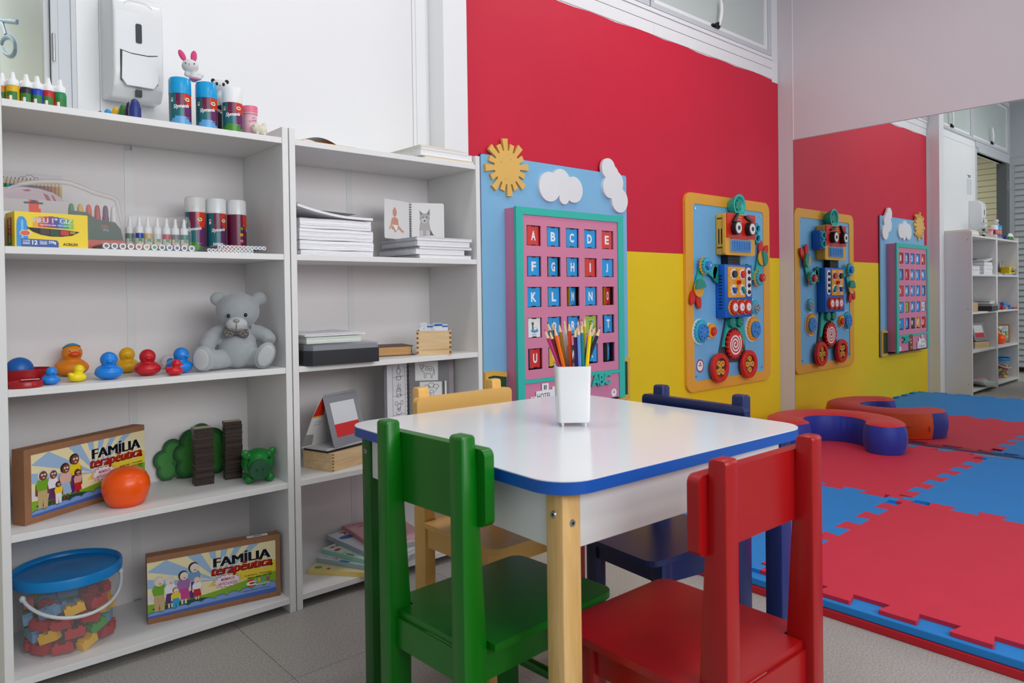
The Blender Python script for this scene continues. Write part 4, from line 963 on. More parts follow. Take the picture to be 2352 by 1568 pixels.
for nm, col, x, y, r in (('navy', '#22337e', 0.4805, 0.03, 0.0135), ('black', '#202226', 0.478, 0.068, 0.0108), ('green', '#2b7a34', 0.472, 0.103, 0.0108), ('yellow', '#e6b21a', 0.4635, 0.137, 0.0108), ('light blue', '#1c9be0', 0.4535, 0.172, 0.0108), ('dark green', '#12514c', 0.443, 0.206, 0.0108)):
    t = thing('jumbo_crayon', '%s jumbo wax crayon standing on the top board below the dispenser' % nm, 'crayon', (x, y, SZ[0]+0.0003), 0, 'jumbo crayons in a row')
    cm_ = mat(col, 0.45, noise=0.03, nscale=80)
    MB().m(cm_).lathe([(r*1.05, 0), (r*1.05, 0.028)], seg=22).build('barrel', t, 40)
    MB().m(cm_).lathe([(r*0.94, 0.0281), (r*0.9, 0.034), (r*0.78, 0.041), (r*0.52, 0.0465), (r*0.2, 0.0492), (0, 0.0497)], seg=22).build('rounded_tip', t, 60)
PURP, TEALC, CRED, MAROON = mat('#63285f', 0.25), mat('#1d6b74', 0.25), mat('#d6350f', 0.25), mat('#6b1640', 0.25)
def spray_can(lab, x, y, z, hb, cap, slime, rot=0.0, clear=False, backside=False, grp=None):
    R = 0.0262
    t = thing('foam_can', lab, 'can', (x, y, z+0.0004), math.radians(-108)+PI/2+rot, grp)
    g_ = MB(); seg, rows = 60, 14
    vs = []
    for k in range(rows+1):
        for i in range(seg): a = 2*PI*i/seg; vs.append((R*math.cos(a), R*math.sin(a), 0.002+(hb-0.002)*k/rows))
    for m_ in (PURP, TEALC, CRED, MAROON, slime): g_.m(m_)
    fs, mi = [], []
    for k in range(rows):
        for i in range(seg):
            j = (i+1) % seg; fs.append((k*seg+i, k*seg+j, (k+1)*seg+j, (k+1)*seg+i))
            a = (2*PI*(i+0.5)/seg+PI/2+PI) % (2*PI)-PI; v = (k+0.5)/rows     # a = 0 faces the label side (-y)
            c = 0
            if backside: c = 3
            elif a < -0.45+0.5*(1-v)**2: c = 1
            elif a > 0.3: c = 0
            else: c = 3 if v > 0.55 else (1 if v > 0.3 and (a+0.05)**2/0.35+(v-0.42)**2/0.03 < 1 else 0)
            if (a-0.95)**2/0.42+(v-0.92)**2/0.09 < 1: c = 2
            if v < 0.20+0.10*math.cos(a*2.1) and abs(a) < 1.3 and not backside: c = 4
            mi.append(c)
    g_.add(vs, fs, mi=mi); g_.m(STEEL).add([(R*math.cos(2*PI*i/seg)*f, R*math.sin(2*PI*i/seg)*f, zz) for f, zz in ((1, 0.002), (0.94, 0.0)) for i in range(seg)], [(seg+i, seg+(i+1) % seg, (i+1) % seg, i) for i in range(seg)]+[tuple(range(2*seg-1, seg-1, -1))])
    g_.build('body', t, 40)
    fr = CYL(R, -PI/2)
    if not backside:
        q = MB().m(WHITEP); q.text('Slymania', fr, 0.002, hb*0.60, 0.0125, 0.0003, w=0.038, bold=0.0, shear=0.25, slope=0.14, fat=0.0004)
        MB().m(mat('#c9182c', 0.4)).flat([(-0.009, hb*0.69), (0.007, hb*0.71), (0.005, hb*0.755), (-0.007, hb*0.74)], fr, 0.0003).build('red_mark', t)
        q2 = MB().m(mat('#eef2df', 0.4)).flat(ellp(0.0175, hb*0.83, 0.0065, 0.0048, 16), fr, 0.0004); q2.m(mat('#4f9a2a', 0.4)).text('amp', fr, 0.0175, hb*0.83, 0.004, 0.0006, bold=0.0); q2.build('badge', t)
        q2 = MB().m(WHITEP).flat([(-0.024, hb*0.74), (-0.018, hb*0.74), (-0.018, hb*0.86), (-0.024, hb*0.86)], fr, 0.0003); q2.m(mat('#6a4a2a', 0.4)).flat(ellp(-0.021, hb*0.82, 0.002, 0.0025, 10), fr, 0.0005); q2.build('seal_mark', t)
        q.build('label_print', t); MB().m(mat('#d9c3dc', 0.4)).text('Espuma', fr, 0.017, hb*0.27, 0.0035, 0.0003).build('small_print', t)
    else:
        for k, cc in enumerate(('#5f9a3a', '#e0b81d', '#d98aa0', '#e59a3a')): MB().m(mat(cc, 0.4)).flat(ellp(0.004, hb*(0.66-0.15*k), 0.0055, 0.0045, 12), fr, 0.0003).build('printed_mark', t)
        MB().m(mat('#f1c21c', 0.4)).flat([(-0.003, hb*0.73), (0.011, hb*0.73), (0.011, hb*0.76), (-0.003, hb*0.76)], fr, 0.0003).build('printed_mark', t); MB().m(WHITEP).flat([(0.022, hb*0.6), (0.027, hb*0.6), (0.027, hb*0.66), (0.022, hb*0.66)], fr, 0.0003).build('printed_mark', t)
    cm_ = film('#f4f4f2', 0.62, 0.15) if clear else mat(cap, 0.22)
    MB().m(cm_).lathe([(R-0.0002, hb+0.0002), (R+0.0006, hb+0.001), (R+0.0004, hb+0.036), (R-0.002, hb+0.0415), (R-0.007, hb+0.0435), (0, hb+0.044)], seg=40, close=False).build('cap', t, 40)
    if clear: MB().m(WHITEP).lathe([(0.022, hb+0.0004), (0.022, hb+0.006), (0.006, hb+0.008), (0.006, hb+0.026), (0, hb+0.027)], seg=24).build('valve', t, 40)
SLB, SLG, SLW = mat('#5ea6dd', 0.3), mat('#3e8a22', 0.3), mat('#c9ccd6', 0.3)
spray_can('blue-capped foam can below the seated plush rabbit, nearest the dispenser', 0.593, 0.055, SZ[0], 0.082, '#16a0dc', SLB, 0.05, grp='foam cans on the top board')
spray_can('blue-capped foam can beside the plush panda on the top board', 0.6585, 0.055, SZ[0], 0.082, '#16a0dc', SLB, 0.0, grp='foam cans on the top board')
spray_can('white-capped foam can beside the pink bottle on the top board', 0.724, 0.052, SZ[0], 0.080, '#eef0f0', SLG, -0.05, grp='foam cans on the top board')
spray_can('clear-capped foam can with green patch on the second shelf', 0.6625, 0.172, SZ[1], 0.116, '#ffffff', SLG, -0.2, clear=True, grp='foam cans on the second shelf')
spray_can('white-capped foam can in the middle on the second shelf', 0.7185, 0.172, SZ[1], 0.116, '#e6e8ea', SLW, 0.15, grp='foam cans on the second shelf')
spray_can('white-capped foam can turned to its back label by the side panel', 0.7755, 0.172, SZ[1], 0.116, '#e6e8ea', SLW, 0.3, backside=True, grp='foam cans on the second shelf')
# plush rabbit sitting on the cans
PLW, PLK = mat('#d9d9da', 0.85, bump=0.4, bscale=600, sheen=0.3), mat('#d8467e', 0.8, sheen=0.3)
t = thing('plush_rabbit', 'small white plush rabbit with pink ears sitting on the blue-capped cans', 'plush toy', (0.6258, 0.062, SZ[0]+0.1266), math.radians(-18))
b_ = MB().m(PLW); b_.ell((-0.004, 0, 0.038), (0.0205, 0.018, 0.0175)).ell((0.004, 0.002, 0.014), (0.013, 0.012, 0.016)).ell((0.019, -0.004, 0.0155), (0.010, 0.006, 0.006)).ell((-0.012, -0.004, 0.016), (0.007, 0.006, 0.007)).ell((0.010, -0.008, 0.007), (0.014, 0.012, 0.006))
link('body', fuse(b_, 0.0016, 4), t)
bodyo = kids(t)[0]; bodyo.data.materials.clear(); bodyo.data.materials.append(PLW)
for x0, x1, w_ in ((-0.016, -0.029, 0.0075), (0.004, 0.006, 0.0078)):
    d_ = Vector((x1-x0, 0, 0.026)); ang = math.atan2(d_.x, d_.z)
    MB().m(PLK).ell((0, 0, 0), (w_, 0.0035, 0.0155), 18, 10).build('ear', t, 60, ((x0+x1)/2, 0, 0.064), (0, ang, 0))
for x_ in (-0.0145, 0.006): MB().m(BLACK).ell((x_, -0.0172, 0.0405), (0.0014, 0.0012, 0.0022), 10, 6).build('eye', t, 60)
MB().m(mat('#a04a5a', 0.6)).ell((-0.006, -0.0182, 0.0385), (0.0014, 0.001, 0.0014), 10, 6).build('nose', t, 60)
MB().m(mat('#c77aa2', 0.8)).ell((0.006, -0.012, 0.003), (0.012, 0.008, 0.004), 14, 8).build('pink_foot', t, 60)
# plush panda standing behind
PBK = mat('#1b1b1e', 0.85, sheen=0.2)
t = thing('plush_panda', 'small plush panda standing behind the white-capped can on the top board', 'plush toy', (0.724, 0.135, SZ[0]+0.0004), math.radians(-18))
b_ = MB().m(PLW); b_.ell((-0.002, 0, 0.149), (0.0205, 0.018, 0.0165)).ell((0, 0, 0.112), (0.014, 0.013, 0.028)).ell((-0.005, 0, 0.09), (0.008, 0.01, 0.02))
o = link('body', fuse(b_, 0.0016, 4), t); o.data.materials.clear(); o.data.materials.append(PLW)
b_ = MB().m(PBK); b_.ell((-0.007, 0, 0.045), (0.0075, 0.009, 0.046)).ell((0.007, 0, 0.045), (0.0075, 0.009, 0.046)).ell((0, 0, 0.088), (0.0145, 0.0135, 0.009))
o = link('legs', fuse(b_, 0.0018, 3), t); o.data.materials.clear(); o.data.materials.append(PBK)
for x_ in (-0.0185, 0.0165): MB().m(PBK).ell((x_, 0, 0.161), (0.0058, 0.004, 0.0062), 14, 8).build('ear', t, 60)
for x_ in (-0.0095, 0.0075): MB().m(PBK).ell((x_, -0.0162, 0.149), (0.0038, 0.0025, 0.0048), 12, 8).build('eye_patch', t, 60)
MB().m(BLACK).ell((-0.0015, -0.0185, 0.1445), (0.0016, 0.001, 0.0012), 8, 6).build('nose', t, 60)
# pink bottle, blue-lidded bottle, cream lamb
t = thing('talc_bottle', 'pale pink round bottle with ribbed pink cap on the top board', 'bottle', (0.777, 0.066, SZ[0]+0.0004), math.radians(-18))
MB().m(mat('#e8b6c6', 0.35)).lathe([(0.0175, 0), (0.018, 0.002), (0.0182, 0.06), (0.0165, 0.064)], seg=32).build('bottle', t, 40)
MB().m(mat('#ee7f9e', 0.35)).prism(gearp(0, 0, 0.0206, 0.0198, 40), TOPF(), 0.0668, 0.085).build('ribbed_cap', t)
MB().m(mat('#f3c3d2', 0.35)).lathe([(0.0204, 0.0642), (0.0204, 0.0666)], seg=32).build('cap_ring', t, 40)
MB().m(mat('#8a4a62', 0.5)).text('milky', CYL(0.0182, -PI/2), 0.008, 0.052, 0.005, 0.0003, rot=0.25).text('bubbles', CYL(0.0182, -PI/2), 0.007, 0.045, 0.005, 0.0003, rot=0.25).build('lettering', t)
t = thing('lotion_bottle', 'small white bottle with light blue cap behind the pink bottle', 'bottle', (0.764, 0.118, SZ[0]+0.0004), 0)
MB().m(mat('#dfe6ea', 0.35)).lathe([(0.0115, 0), (0.012, 0.002), (0.012, 0.058), (0.0105, 0.06)], seg=24).build('bottle', t, 40)
MB().m(mat('#5fb6df', 0.35)).lathe([(0.0122, 0.0602), (0.0122, 0.073), (0.011, 0.0745), (0, 0.075)], seg=24).build('cap', t, 40)
MB().m(mat('#2f7fb8', 0.4)).lathe([(0.01215, 0.012), (0.01215, 0.03)], seg=24, close=False).m(mat('#4a2a28', 0.4)).lathe([(0.01215, 0.0), (0.01215, 0.0119)], seg=24, close=False).build('label', t, 40)
CRM = mat('#ddd8c4', 0.5)
t = thing('lamb_figurine', 'small cream animal figurine at the front of the top board', 'figurine', (0.786, 0.027, SZ[0]+0.0003), math.radians(-10))
b_ = MB().m(CRM); b_.ell((-0.006, -0.002, 0.021), (0.0155, 0.012, 0.013)).ell((0.008, 0.002, 0.017), (0.014, 0.011, 0.013)).ell((0.014, 0.004, 0.030), (0.006, 0.005, 0.009))
for q in ((-0.006, -0.006), (-0.002, 0.006), (0.013, -0.004), (0.015, 0.006)): b_.ell((q[0], q[1], 0.006), (0.0045, 0.0045, 0.0065))
o = link('body', fuse(b_, 0.0014, 4), t); o.data.materials.clear(); o.data.materials.append(CRM)
for x_ in (-0.0165, -0.003): MB().m(BLACK).ell((x_, -0.0125, 0.024), (0.0013, 0.0012, 0.0013), 8, 6).build('eye', t, 60)

# ------------------------------------------------------------------ second shelf, left bookcase
YBOX = mat('#f0d113', 0.4)
t = thing('crayon_box', 'yellow box of jumbo crayons with a dark eye-shaped window', 'crayon box', (0.2315, 0.011, SZ[1]+0.0003), math.radians(6.5))
Wc, Hc, Dc = 0.1445, 0.0775, 0.072
MB().m(YBOX).box(0, Wc, 0, Dc, 0, Hc, bev=0.0006, seg=1).build('carton', t)
f0 = FR((0, 0, 0)); q = MB()
q.m(mat('#1c8fd8', 0.4)).flat([(0.003, 0.001), (0.025, 0.001), (0.025, 0.046), (0.0235, 0.047), (0.0225, 0.058), (0.018, 0.0655), (0.013, 0.067), (0.008, 0.0655), (0.0045, 0.058), (0.0035, 0.047)], f0, 0.0003)
q.m(mat('#63c1f0', 0.4)).flat([(0.012, 0.012), (0.0165, 0.012), (0.0165, 0.056), (0.0145, 0.061), (0.012, 0.056)], f0, 0.0005)
bans = ('#e9a31a', '#d9481e', '#b32a4c', '#7a2f86', '#4a3f9a', '#2a78b8', '#1f9a5c', '#8fc03a')
for k, cc in enumerate(bans): q.m(mat(cc, 0.4)).flat([(0.034+k*0.0102, 0.0455-k*0.0002), (0.034+(k+1)*0.0102, 0.0452-k*0.0002), (0.036+(k+1)*0.0098, 0.0705-abs(k-3)*0.001), (0.036+k*0.0098, 0.0702-abs(k-3)*0.001)], f0, 0.0004)
q.m(WHITEP).text('MEU 1º GIZ', f0, 0.0735, 0.0605, 0.0118, 0.0007, w=0.076, bold=0.0, fat=0.0006); q.text('CRAYON DE CERA · WAX CRAYON', f0, 0.078, 0.0503, 0.003, 0.0007, w=0.06, bold=0.02)
wnd = [(0.022, 0.0435), (0.06, 0.0425), (0.10, 0.041), (0.127, 0.038), (0.112, 0.029), (0.09, 0.0255), (0.07, 0.025), (0.05, 0.028), (0.034, 0.034)]
q.m(mat('#15120f', 0.5)).flat(wnd, f0, 0.0005)
for (u0, u1, va, vb, cc) in ((0.049, 0.066, 0.029, 0.0415, '#3a2520'), (0.068, 0.086, 0.0262, 0.041, '#0b3a20'), (0.088, 0.105, 0.0285, 0.0398, '#c21c20'), (0.107, 0.118, 0.0325, 0.0385, '#a8841a')): q.m(mat(cc, 0.4)).flat([(u0, va), (u1, va), (u1, vb), (u0, vb)], f0, 0.0006)
q.m(WHITEP).flat(ellp(0.0195, 0.0305, 0.0105, 0.0065, 20), f0, 0.0007); q.m(mat('#e2582c', 0.4)).flat(ellp(0.0195, 0.0305, 0.0094, 0.0056, 20), f0, 0.0008)
q.m(mat('#25509c', 0.4)).flat([(0.012, 0.0008), (0.084, 0.0008), (0.084, 0.012), (0.08, 0.017), (0.012, 0.0185)], f0, 0.0006)
q.m(WHITEP).text('CONTÉM', f0, 0.0215, 0.0145, 0.003, 0.0008, w=0.014, bold=0.02).text('12', f0, 0.0375, 0.0105, 0.0095, 0.0008, bold=0.03).text('PESO LÍQ.', f0, 0.054, 0.0135, 0.003, 0.0008, w=0.015, bold=0.02).text('370g', f0, 0.0715, 0.011, 0.0075, 0.0008, bold=0.03)
for k in range(2): q.flat([(0.0145, 0.0065+k*0.003), (0.028, 0.0065+k*0.003), (0.028, 0.0078+k*0.003), (0.0145, 0.0078+k*0.003)], f0, 0.0008).flat([(0.047, 0.007+k*0.0028), (0.061, 0.007+k*0.0028), (0.061, 0.0082+k*0.0028), (0.047, 0.0082+k*0.0028)], f0, 0.0008)
q.m(BLACK).text('ACRILEX', f0, 0.108, 0.0085, 0.006, 0.0008, w=0.031, bold=0.03)
q.build('front_print', t)
fs_ = FR((0, Dc, 0), (0, -1, 0), (0, 0, 1), (-1, 0, 0)); q = MB().m(mat('#a8332c', 0.4)).flat([(0.016, 0.006), (0.05, 0.004), (0.05, 0.066), (0.016, 0.064)], fs_, 0.0003).m(mat('#3f7a46', 0.4)).flat([(0.016, 0.006), (0.05, 0.004), (0.05, 0.022), (0.016, 0.022)], fs_, 0.0004)
q.m(WHITEP).text('MEU 1º GIZ', fs_, 0.034, 0.036, 0.011, 0.0006, w=0.054, bold=0.03, rot=-PI/2); q.build('side_print', t)
# clear carry case with crayons
t = thing('crayon_case', 'translucent carry case with a handle holding six jumbo crayons', 'crayon case', (0.35, 0.135, SZ[1]+0.0003), 0)
cfr = FR((-0.35, -0.005, -SZ[1]-0.0003))
outl = [(0.2145, 0.985), (0.4775, 0.985), (0.471, 1.054), (0.463, 1.108), (0.458, 1.117), (0.449, 1.121), (0.412, 1.129), (0.386, 1.140), (0.362, 1.148), (0.337, 1.150), (0.30, 1.147), (0.262, 1.138), (0.235, 1.125), (0.2145, 1.113)]
inh = [(0.24, 1.100), (0.40, 1.105), (0.388, 1.122), (0.362, 1.133), (0.337, 1.136), (0.30, 1.133), (0.262, 1.124), (0.24, 1.114)]
PLS = film('#dfdcdc', 0.17, 0.15)
q = MB().m(PLS); n = len(outl)
q.flat(outl, cfr, 0.012)
q.add([cfr(u, v, 0.012) for u, v in outl]+[cfr(u, v, -0.022) for u, v in outl], [(i, (i+1) % n, n+(i+1) % n, n+i) for i in range(n)])
q.build('shell', t)
MB().m(film('#e8e4e4', 0.5, 0.2)).tube([cfr(u, v, -0.004) for u, v in outl[2:13]], [0.003]+[0.0058]*9+[0.003], 10).build('handle', t, 60)
for k, (cc, u) in enumerate((('#1f8a4c', 0.361), ('#e3b020', 0.3795), ('#dd4a38', 0.398), ('#c02330', 0.4165), ('#6c2c66', 0.4345), ('#e6e6e8', 0.4525))):
    MB().m(mat(cc, 0.4)).lathe([(0.0075, 0.0), (0.0075, 0.084), (0.0066, 0.0845), (0.0062, 0.100), (0.0045, 0.110), (0.0, 0.1135)], seg=18).build('crayon', t, 40, (u-0.35, -0.004, 0.003))
q = MB().m(mat('#0f4a38', 0.5)).flat([(0.345, 0.987), (0.4755, 0.987), (0.470, 1.02), (0.466, 1.041), (0.453, 1.058), (0.43, 1.061), (0.41, 1.064), (0.395, 1.079), (0.353, 1.082), (0.345, 1.07)], cfr, 0.0095)
q.m(mat('#d8401c', 0.5)).flat([(0.345, 0.987), (0.4755, 0.987), (0.472, 1.013), (0.345, 1.012)], cfr, 0.0098)
q.m(mat('#7a4a30', 0.5)).flat(ellp(0.388, 1.066, 0.009, 0.008, 16), cfr, 0.0099).flat(ellp(0.430, 1.047, 0.009, 0.008, 16), cfr, 0.0099); q.m(mat('#3d2418', 0.5)).flat([(0.378, 1.068), (0.386, 1.078), (0.397, 1.074), (0.399, 1.06), (0.394, 1.069)], cfr, 0.0101).flat([(0.422, 1.052), (0.43, 1.058), (0.441, 1.054), (0.443, 1.044), (0.437, 1.05)], cfr, 0.0101)
q.m(mat('#4f86b0', 0.5)).flat([(0.424, 1.036), (0.44, 1.034), (0.438, 1.04), (0.428, 1.041)], cfr, 0.0101); q.build('printed_card', t)
# pencil pack behind, hanging-card pack in front of it
t = thing('pencil_pack', 'card pack of sharpened colored pencils behind the clear case', 'pencil pack', (0.30, 0.232, SZ[1]+0.0003), 0)
q = MB().m(mat('#d9d6da', 0.6)).box(-0.065, 0.061, 0.004, 0.010, 0.0, 0.196); q.build('card', t)
pc = ['#1f7a4a', '#4aa89a', '#3a86c0', '#2f6ab0', '#25438e', '#233a86', '#252a6a', '#2a2460', '#30285c', '#44305c', '#6a2a4a', '#8a2a3a', '#a03a30', '#b56a2c', '#c88a30', '#d2b040']
for k in range(16):
    u = -0.061+k*0.0078
    p_ = MB().m(mat(pc[k], 0.4)).lathe([(0.0036, 0.0), (0.0036, 0.163)], seg=8).m(PW).lathe([(0.0035, 0.163), (0.0012, 0.176)], seg=8).m(mat(pc[k], 0.4)).lathe([(0.0012, 0.176), (0.0001, 0.181)], seg=6)
    p_.build('pencil', t, 40, (u, 0.0, 0.003))
MB().m(mat('#dcc6d2', 0.5)).prism([(-0.065, 0.002), (0.061, 0.002), (0.061, 0.135), (0.04, 0.150), (0.012, 0.158), (-0.02, 0.160), (-0.065, 0.156)], FR((0, -0.0045, 0)), 0, 0.0008).build('front_sleeve', t)
q = MB().m(mat('#b02a5a', 0.5)).flat([(0.018, 0.148), (0.028, 0.144), (0.036, 0.128), (0.026, 0.130)], FR((0, -0.0055, 0)), 0.0).flat([(0.035, 0.146), (0.040, 0.143), (0.047, 0.128), (0.042, 0.128)], FR((0, -0.0055, 0)), 0).flat([(-0.026, 0.152), (-0.012, 0.1555), (-0.006, 0.152), (-0.016, 0.149)], FR((0, -0.0055, 0)), 0).build('sleeve_print', t)
MB().m(mat('#8d8a90', 0.5)).tube([(-0.028, 0.0037, 0.186), (-0.018, 0.0037, 0.186), (-0.012, 0.0037, 0.191), (-0.004, 0.0037, 0.191), (0.002, 0.0037, 0.186), (0.010, 0.0037, 0.186)], 0.0006, 6).build('hang_slot', t)
t = thing('marker_wallet', 'flat grey plastic wallet with an orange tag behind the crayon box', 'wallet', (0.28, 0.108, SZ[1]+0.0003), 0)
MB().m(mat('#b5b1b6', 0.35)).box(-0.062, 0.070, 0.0, 0.003, 0.0, 0.116).build('wallet', t)
wf_ = FR((0, -0.0001, 0))
q = MB().m(mat('#e0dfe2', 0.4)).flat([(-0.062, 0.0), (0.070, 0.0), (0.070, 0.083), (-0.062, 0.087)], wf_, 0.0002); q.m(mat('#df4526', 0.4)).flat([(-0.008, 0.082), (0.011, 0.081), (0.011, 0.115), (-0.008, 0.116)], wf_, 0.0005).flat([(-0.004, 0.072), (0.015, 0.071), (0.015, 0.096), (-0.004, 0.096)], wf_, 0.0006)
q.m(WHITEP).text('brw', wf_, 0.0055, 0.079, 0.0055, 0.0008, bold=0.02); q.m(mat('#4d4a5e', 0.4)).flat(rrect(-0.018, 0.020, 0.1065, 0.1105, 0.0018), wf_, 0.0008).flat([(-0.006, 0.110), (0.009, 0.110), (0.004, 0.115), (-0.002, 0.115)], wf_, 0.0008); q.build('tag_print', t)
# pack of glue bottles
t = thing('glue_pack', 'clear film pack of seven colored glue bottles on the second shelf', 'glue pack', (0.566, 0.168, SZ[1]+0.0004), 0)
for k, (cc, x_, y_) in enumerate((('#1d6a48', 0.502, 0.016), ('#2347a8', 0.5185, -0.006), ('#d3b24a', 0.541, 0), ('#d9dde2', 0.564, 0), ('#c23a44', 0.587, 0), ('#6a6e7c', 0.609, 0), ('#1a7f6c', 0.6305, -0.004))):
    b_ = MB().m(mat(cc, 0.3)).lathe([(0.0092, 0), (0.0102, 0.002), (0.0103, 0.050), (0.0098, 0.053)], seg=20).build('bottle', t, 40, (x_-0.566, y_, 0), (0, 0, math.radians(-15)))
    MB().m(WHITEP).lathe([(0.0098, 0.0532), (0.0098, 0.068), (0.008, 0.0705), (0.0056, 0.0725), (0.0033, 0.095), (0.0, 0.096)], seg=18).build('nozzle_cap', b_, 40)
    fr = CYL(0.0103, -PI/2); q = MB().m(mat('#e6dcc8', 0.4)); n_ = 8
    q.add([fr(-0.012+0.024*i/n_, z_, 0.0002) for z_ in (0.003, 0.040) for i in range(n_+1)], [(i, i+1, n_+2+i, n_+1+i) for i in range(n_)]); q.m(mat('#4d9a84', 0.4)).add([fr(-0.002+0.01*i/4, z_, 0.0003) for z_ in (0.03, 0.040) for i in range(5)], [(i, i+1, 6+i, 5+i) for i in range(4)])
    q.m(mat('#8a6a1e', 0.4)).text('Cola', fr, 0.0, 0.021, 0.0085, 0.0004, w=0.024, bold=0.05, rot=PI/2).m(mat('#f3e8b8', 0.4)).text('Cola', fr, 0.0, 0.021, 0.0078, 0.0006, w=0.023, bold=0.01, rot=PI/2); q.build('label', b_)
fb = MB().m(film('#ffffff', 0.10, 0.03)); pr = random.Random(11)
pts = [(-0.078, 0.002), (0.077, -0.014), (0.077, 0.012), (-0.078, 0.03)]
rows = []
for z_, s_ in ((0.001, 1.0), (0.03, 1.0), (0.06, 0.99), (0.088, 0.96), (0.0985, 0.9)):
    rows.append([(pts[i][0]*s_+(pts[(i+1) % 4][0]-pts[i][0])*s_*f/6, pts[i][1]+(pts[(i+1) % 4][1]-pts[i][1])*f/6+pr.uniform(-.0012, .0012)+(0.001 if i == 0 else 0), z_+(pr.uniform(-.003, .003) if z_ > 0.05 else 0)) for i in range(4) for f in range(6)])
nn = 24; vs = [p for r_ in rows for p in r_]
fb.add(vs, [(k*nn+i, k*nn+(i+1) % nn, (k+1)*nn+(i+1) % nn, (k+1)*nn+i) for k in range(len(rows)-1) for i in range(nn)]+[tuple((len(rows)-1)*nn+i for i in range(nn))]); 
for v in range(len(fb.V)): fb.V[v].y -= 0.011 if fb.V[v].y < 0.0045 else 0
fb.build('film', t, 40)
# marker packs seen end on
def marker_pack(lab, x0, x1, y, z, r, L, cols):
    t = thing('marker_pack', lab, 'marker pack', ((x0+x1)/2, y, z), 0, 'marker packs on the second shelf')
    for k in range(12):
        x_ = x0+(x1-x0)*k/11-(x0+x1)/2
        c_ = mat(cols[k], 0.4)
        b_ = MB().m(c_).cyl((x_, 0.0015, r), (x_, L, r), r*0.96, seg=14).build('marker', t, 40)
        MB().m(WHITEP).lathe([(r*0.62, 0.0), (r*0.99, 0.0), (r*0.99, 0.004), (r*0.62, 0.004)], seg=16, mtx=Matrix.Translation((x_, 0.0035, r)) @ Matrix.Rotation(PI/2, 4, 'X'), close=False).build('end_ring', b_, 40)
    MB().m(film('#e8e8ee', 0.16, 0.05)).box(x0-r*1.25-(x0+x1)/2, x1+r*1.25-(x0+x1)/2, -0.0012, L+0.002, -0.00005, 2*r+0.0006).build('sleeve', t)
SP = ['#3a3a44', '#4a3c50', '#7a3a56', '#c23a50', '#c8403c', '#e0b23a', '#2f9a5a', '#2a5a4a', '#2a6ab0', '#2c3f8e', '#3a3560', '#6a6a74']
marker_pack('clear pack of twelve thick markers at the front edge of the second shelf', 0.408, 0.599, 0.006, SZ[1]+0.0004, 0.0071, 0.13, SP)
SP2 = ['#33333a', '#4d4d55', '#6b6f7a', '#a04a62', '#c8553c', '#d2443c', '#d77a3a', '#b8c04a', '#5ab07a', '#4a7ab0', '#3a5a9a', '#52588c']
marker_pack('lower pack of twelve thin markers in front of the white-capped cans', 0.644, 0.753, 0.012, SZ[1]+0.0004, 0.0046, 0.125, SP2)
marker_pack('upper pack of twelve thin markers resting on another thin pack', 0.674, 0.792, 0.024, SZ[1]+0.0105, 0.0049, 0.113, SP2)

# ------------------------------------------------------------------ third shelf: bath ducks, ball and teddy bear
def duck(lab, col, x, y, h, ang, beak=None, cap=False, eyes=False, rough=0.3):
    t = thing('toy_duck', lab, 'toy duck', (x, y, SZ[2]+0.0002), ang, 'plastic ducks on the shelf')
    m_ = mat(col, rough); b_ = MB().m(m_)
    b_.ell((-0.02*h, 0, 0.29*h), (0.47*h, 0.44*h, 0.28*h), 24, 16).ell((0.10*h, 0, 0.27*h), (0.38*h, 0.46*h, 0.25*h), 24, 14).ell((-0.38*h, 0, 0.44*h), (0.16*h, 0.17*h, 0.13*h), 14, 10, Matrix.Rotation(0.6, 3, 'Y'))
    b_.ell((0.10*h, 0, 0.48*h), (0.22*h, 0.22*h, 0.16*h)).ell((0.12*h, 0, 0.715*h), (0.275*h, 0.28*h, 0.28*h), 24, 16)
    if not beak: b_.ell((0.40*h, 0, 0.67*h), (0.11*h, 0.11*h, 0.06*h), 14, 8)
    b_.ell((0.02*h, 0, 0.10*h), (0.36*h, 0.32*h, 0.09*h), 20, 8)
    me = fuse(b_, h*0.026, 5); me.materials.clear(); me.materials.append(m_)
    lo = min(v.co.z for v in me.vertices)
    for v in me.vertices: v.co.z = max(v.co.z-lo, 0.0)
    link('body', me, t)
    if beak: MB().m(mat(beak, 0.35)).ell((0.42*h, 0, 0.68*h), (0.10*h, 0.165*h, 0.085*h), 18, 10).ell((0.39*h, 0, 0.66*h), (0.09*h, 0.13*h, 0.06*h), 18, 10).build('beak', t, 60)
    if eyes:
        for s_ in (-1, 1): MB().m(WHITEP).ell((0.36*h, s_*0.13*h, 0.79*h), 0.034*h, 10, 8).m(BLACK).ell((0.384*h, s_*0.134*h, 0.79*h), 0.022*h, 10, 8).build('eye', t, 60)
    if cap:
        cp = MB().m(mat('#2090b8', 0.35)); vs = []; R_ = 0.292*h
        for k in range(7):
            th = PI/2*0.62*k/6
            for i in range(24): vs.append(Vector((0.12*h, 0, 0.715*h))+Matrix.Rotation(-0.3, 3, 'Y') @ Vector((R_*math.sin(th)*math.cos(2*PI*i/24), R_*math.sin(th)*math.sin(2*PI*i/24), R_*math.cos(th))))
        cp.add(vs, [(k*24+i, (k+1)*24+i, (k+1)*24+(i+1) % 24, k*24+(i+1) % 24) for k in range(6) for i in range(24)]); cp.build('cap', t, 60)
R_ = math.radians
duck('large orange rubber duck with blue cap and red beak', '#ee8a12', 0.372, 0.235, 0.083, R_(-85), '#e2480f', True, True, 0.55)
duck('small blue duck beside the red dish', '#1f84dc', 0.298, 0.050, 0.041, R_(-70))
duck('small bright yellow duck in front of the orange duck', '#f6dc10', 0.354, 0.066, 0.041, R_(25))
duck('large blue duck in the middle of the row', '#1583e0', 0.4215, 0.071, 0.068, R_(-97))
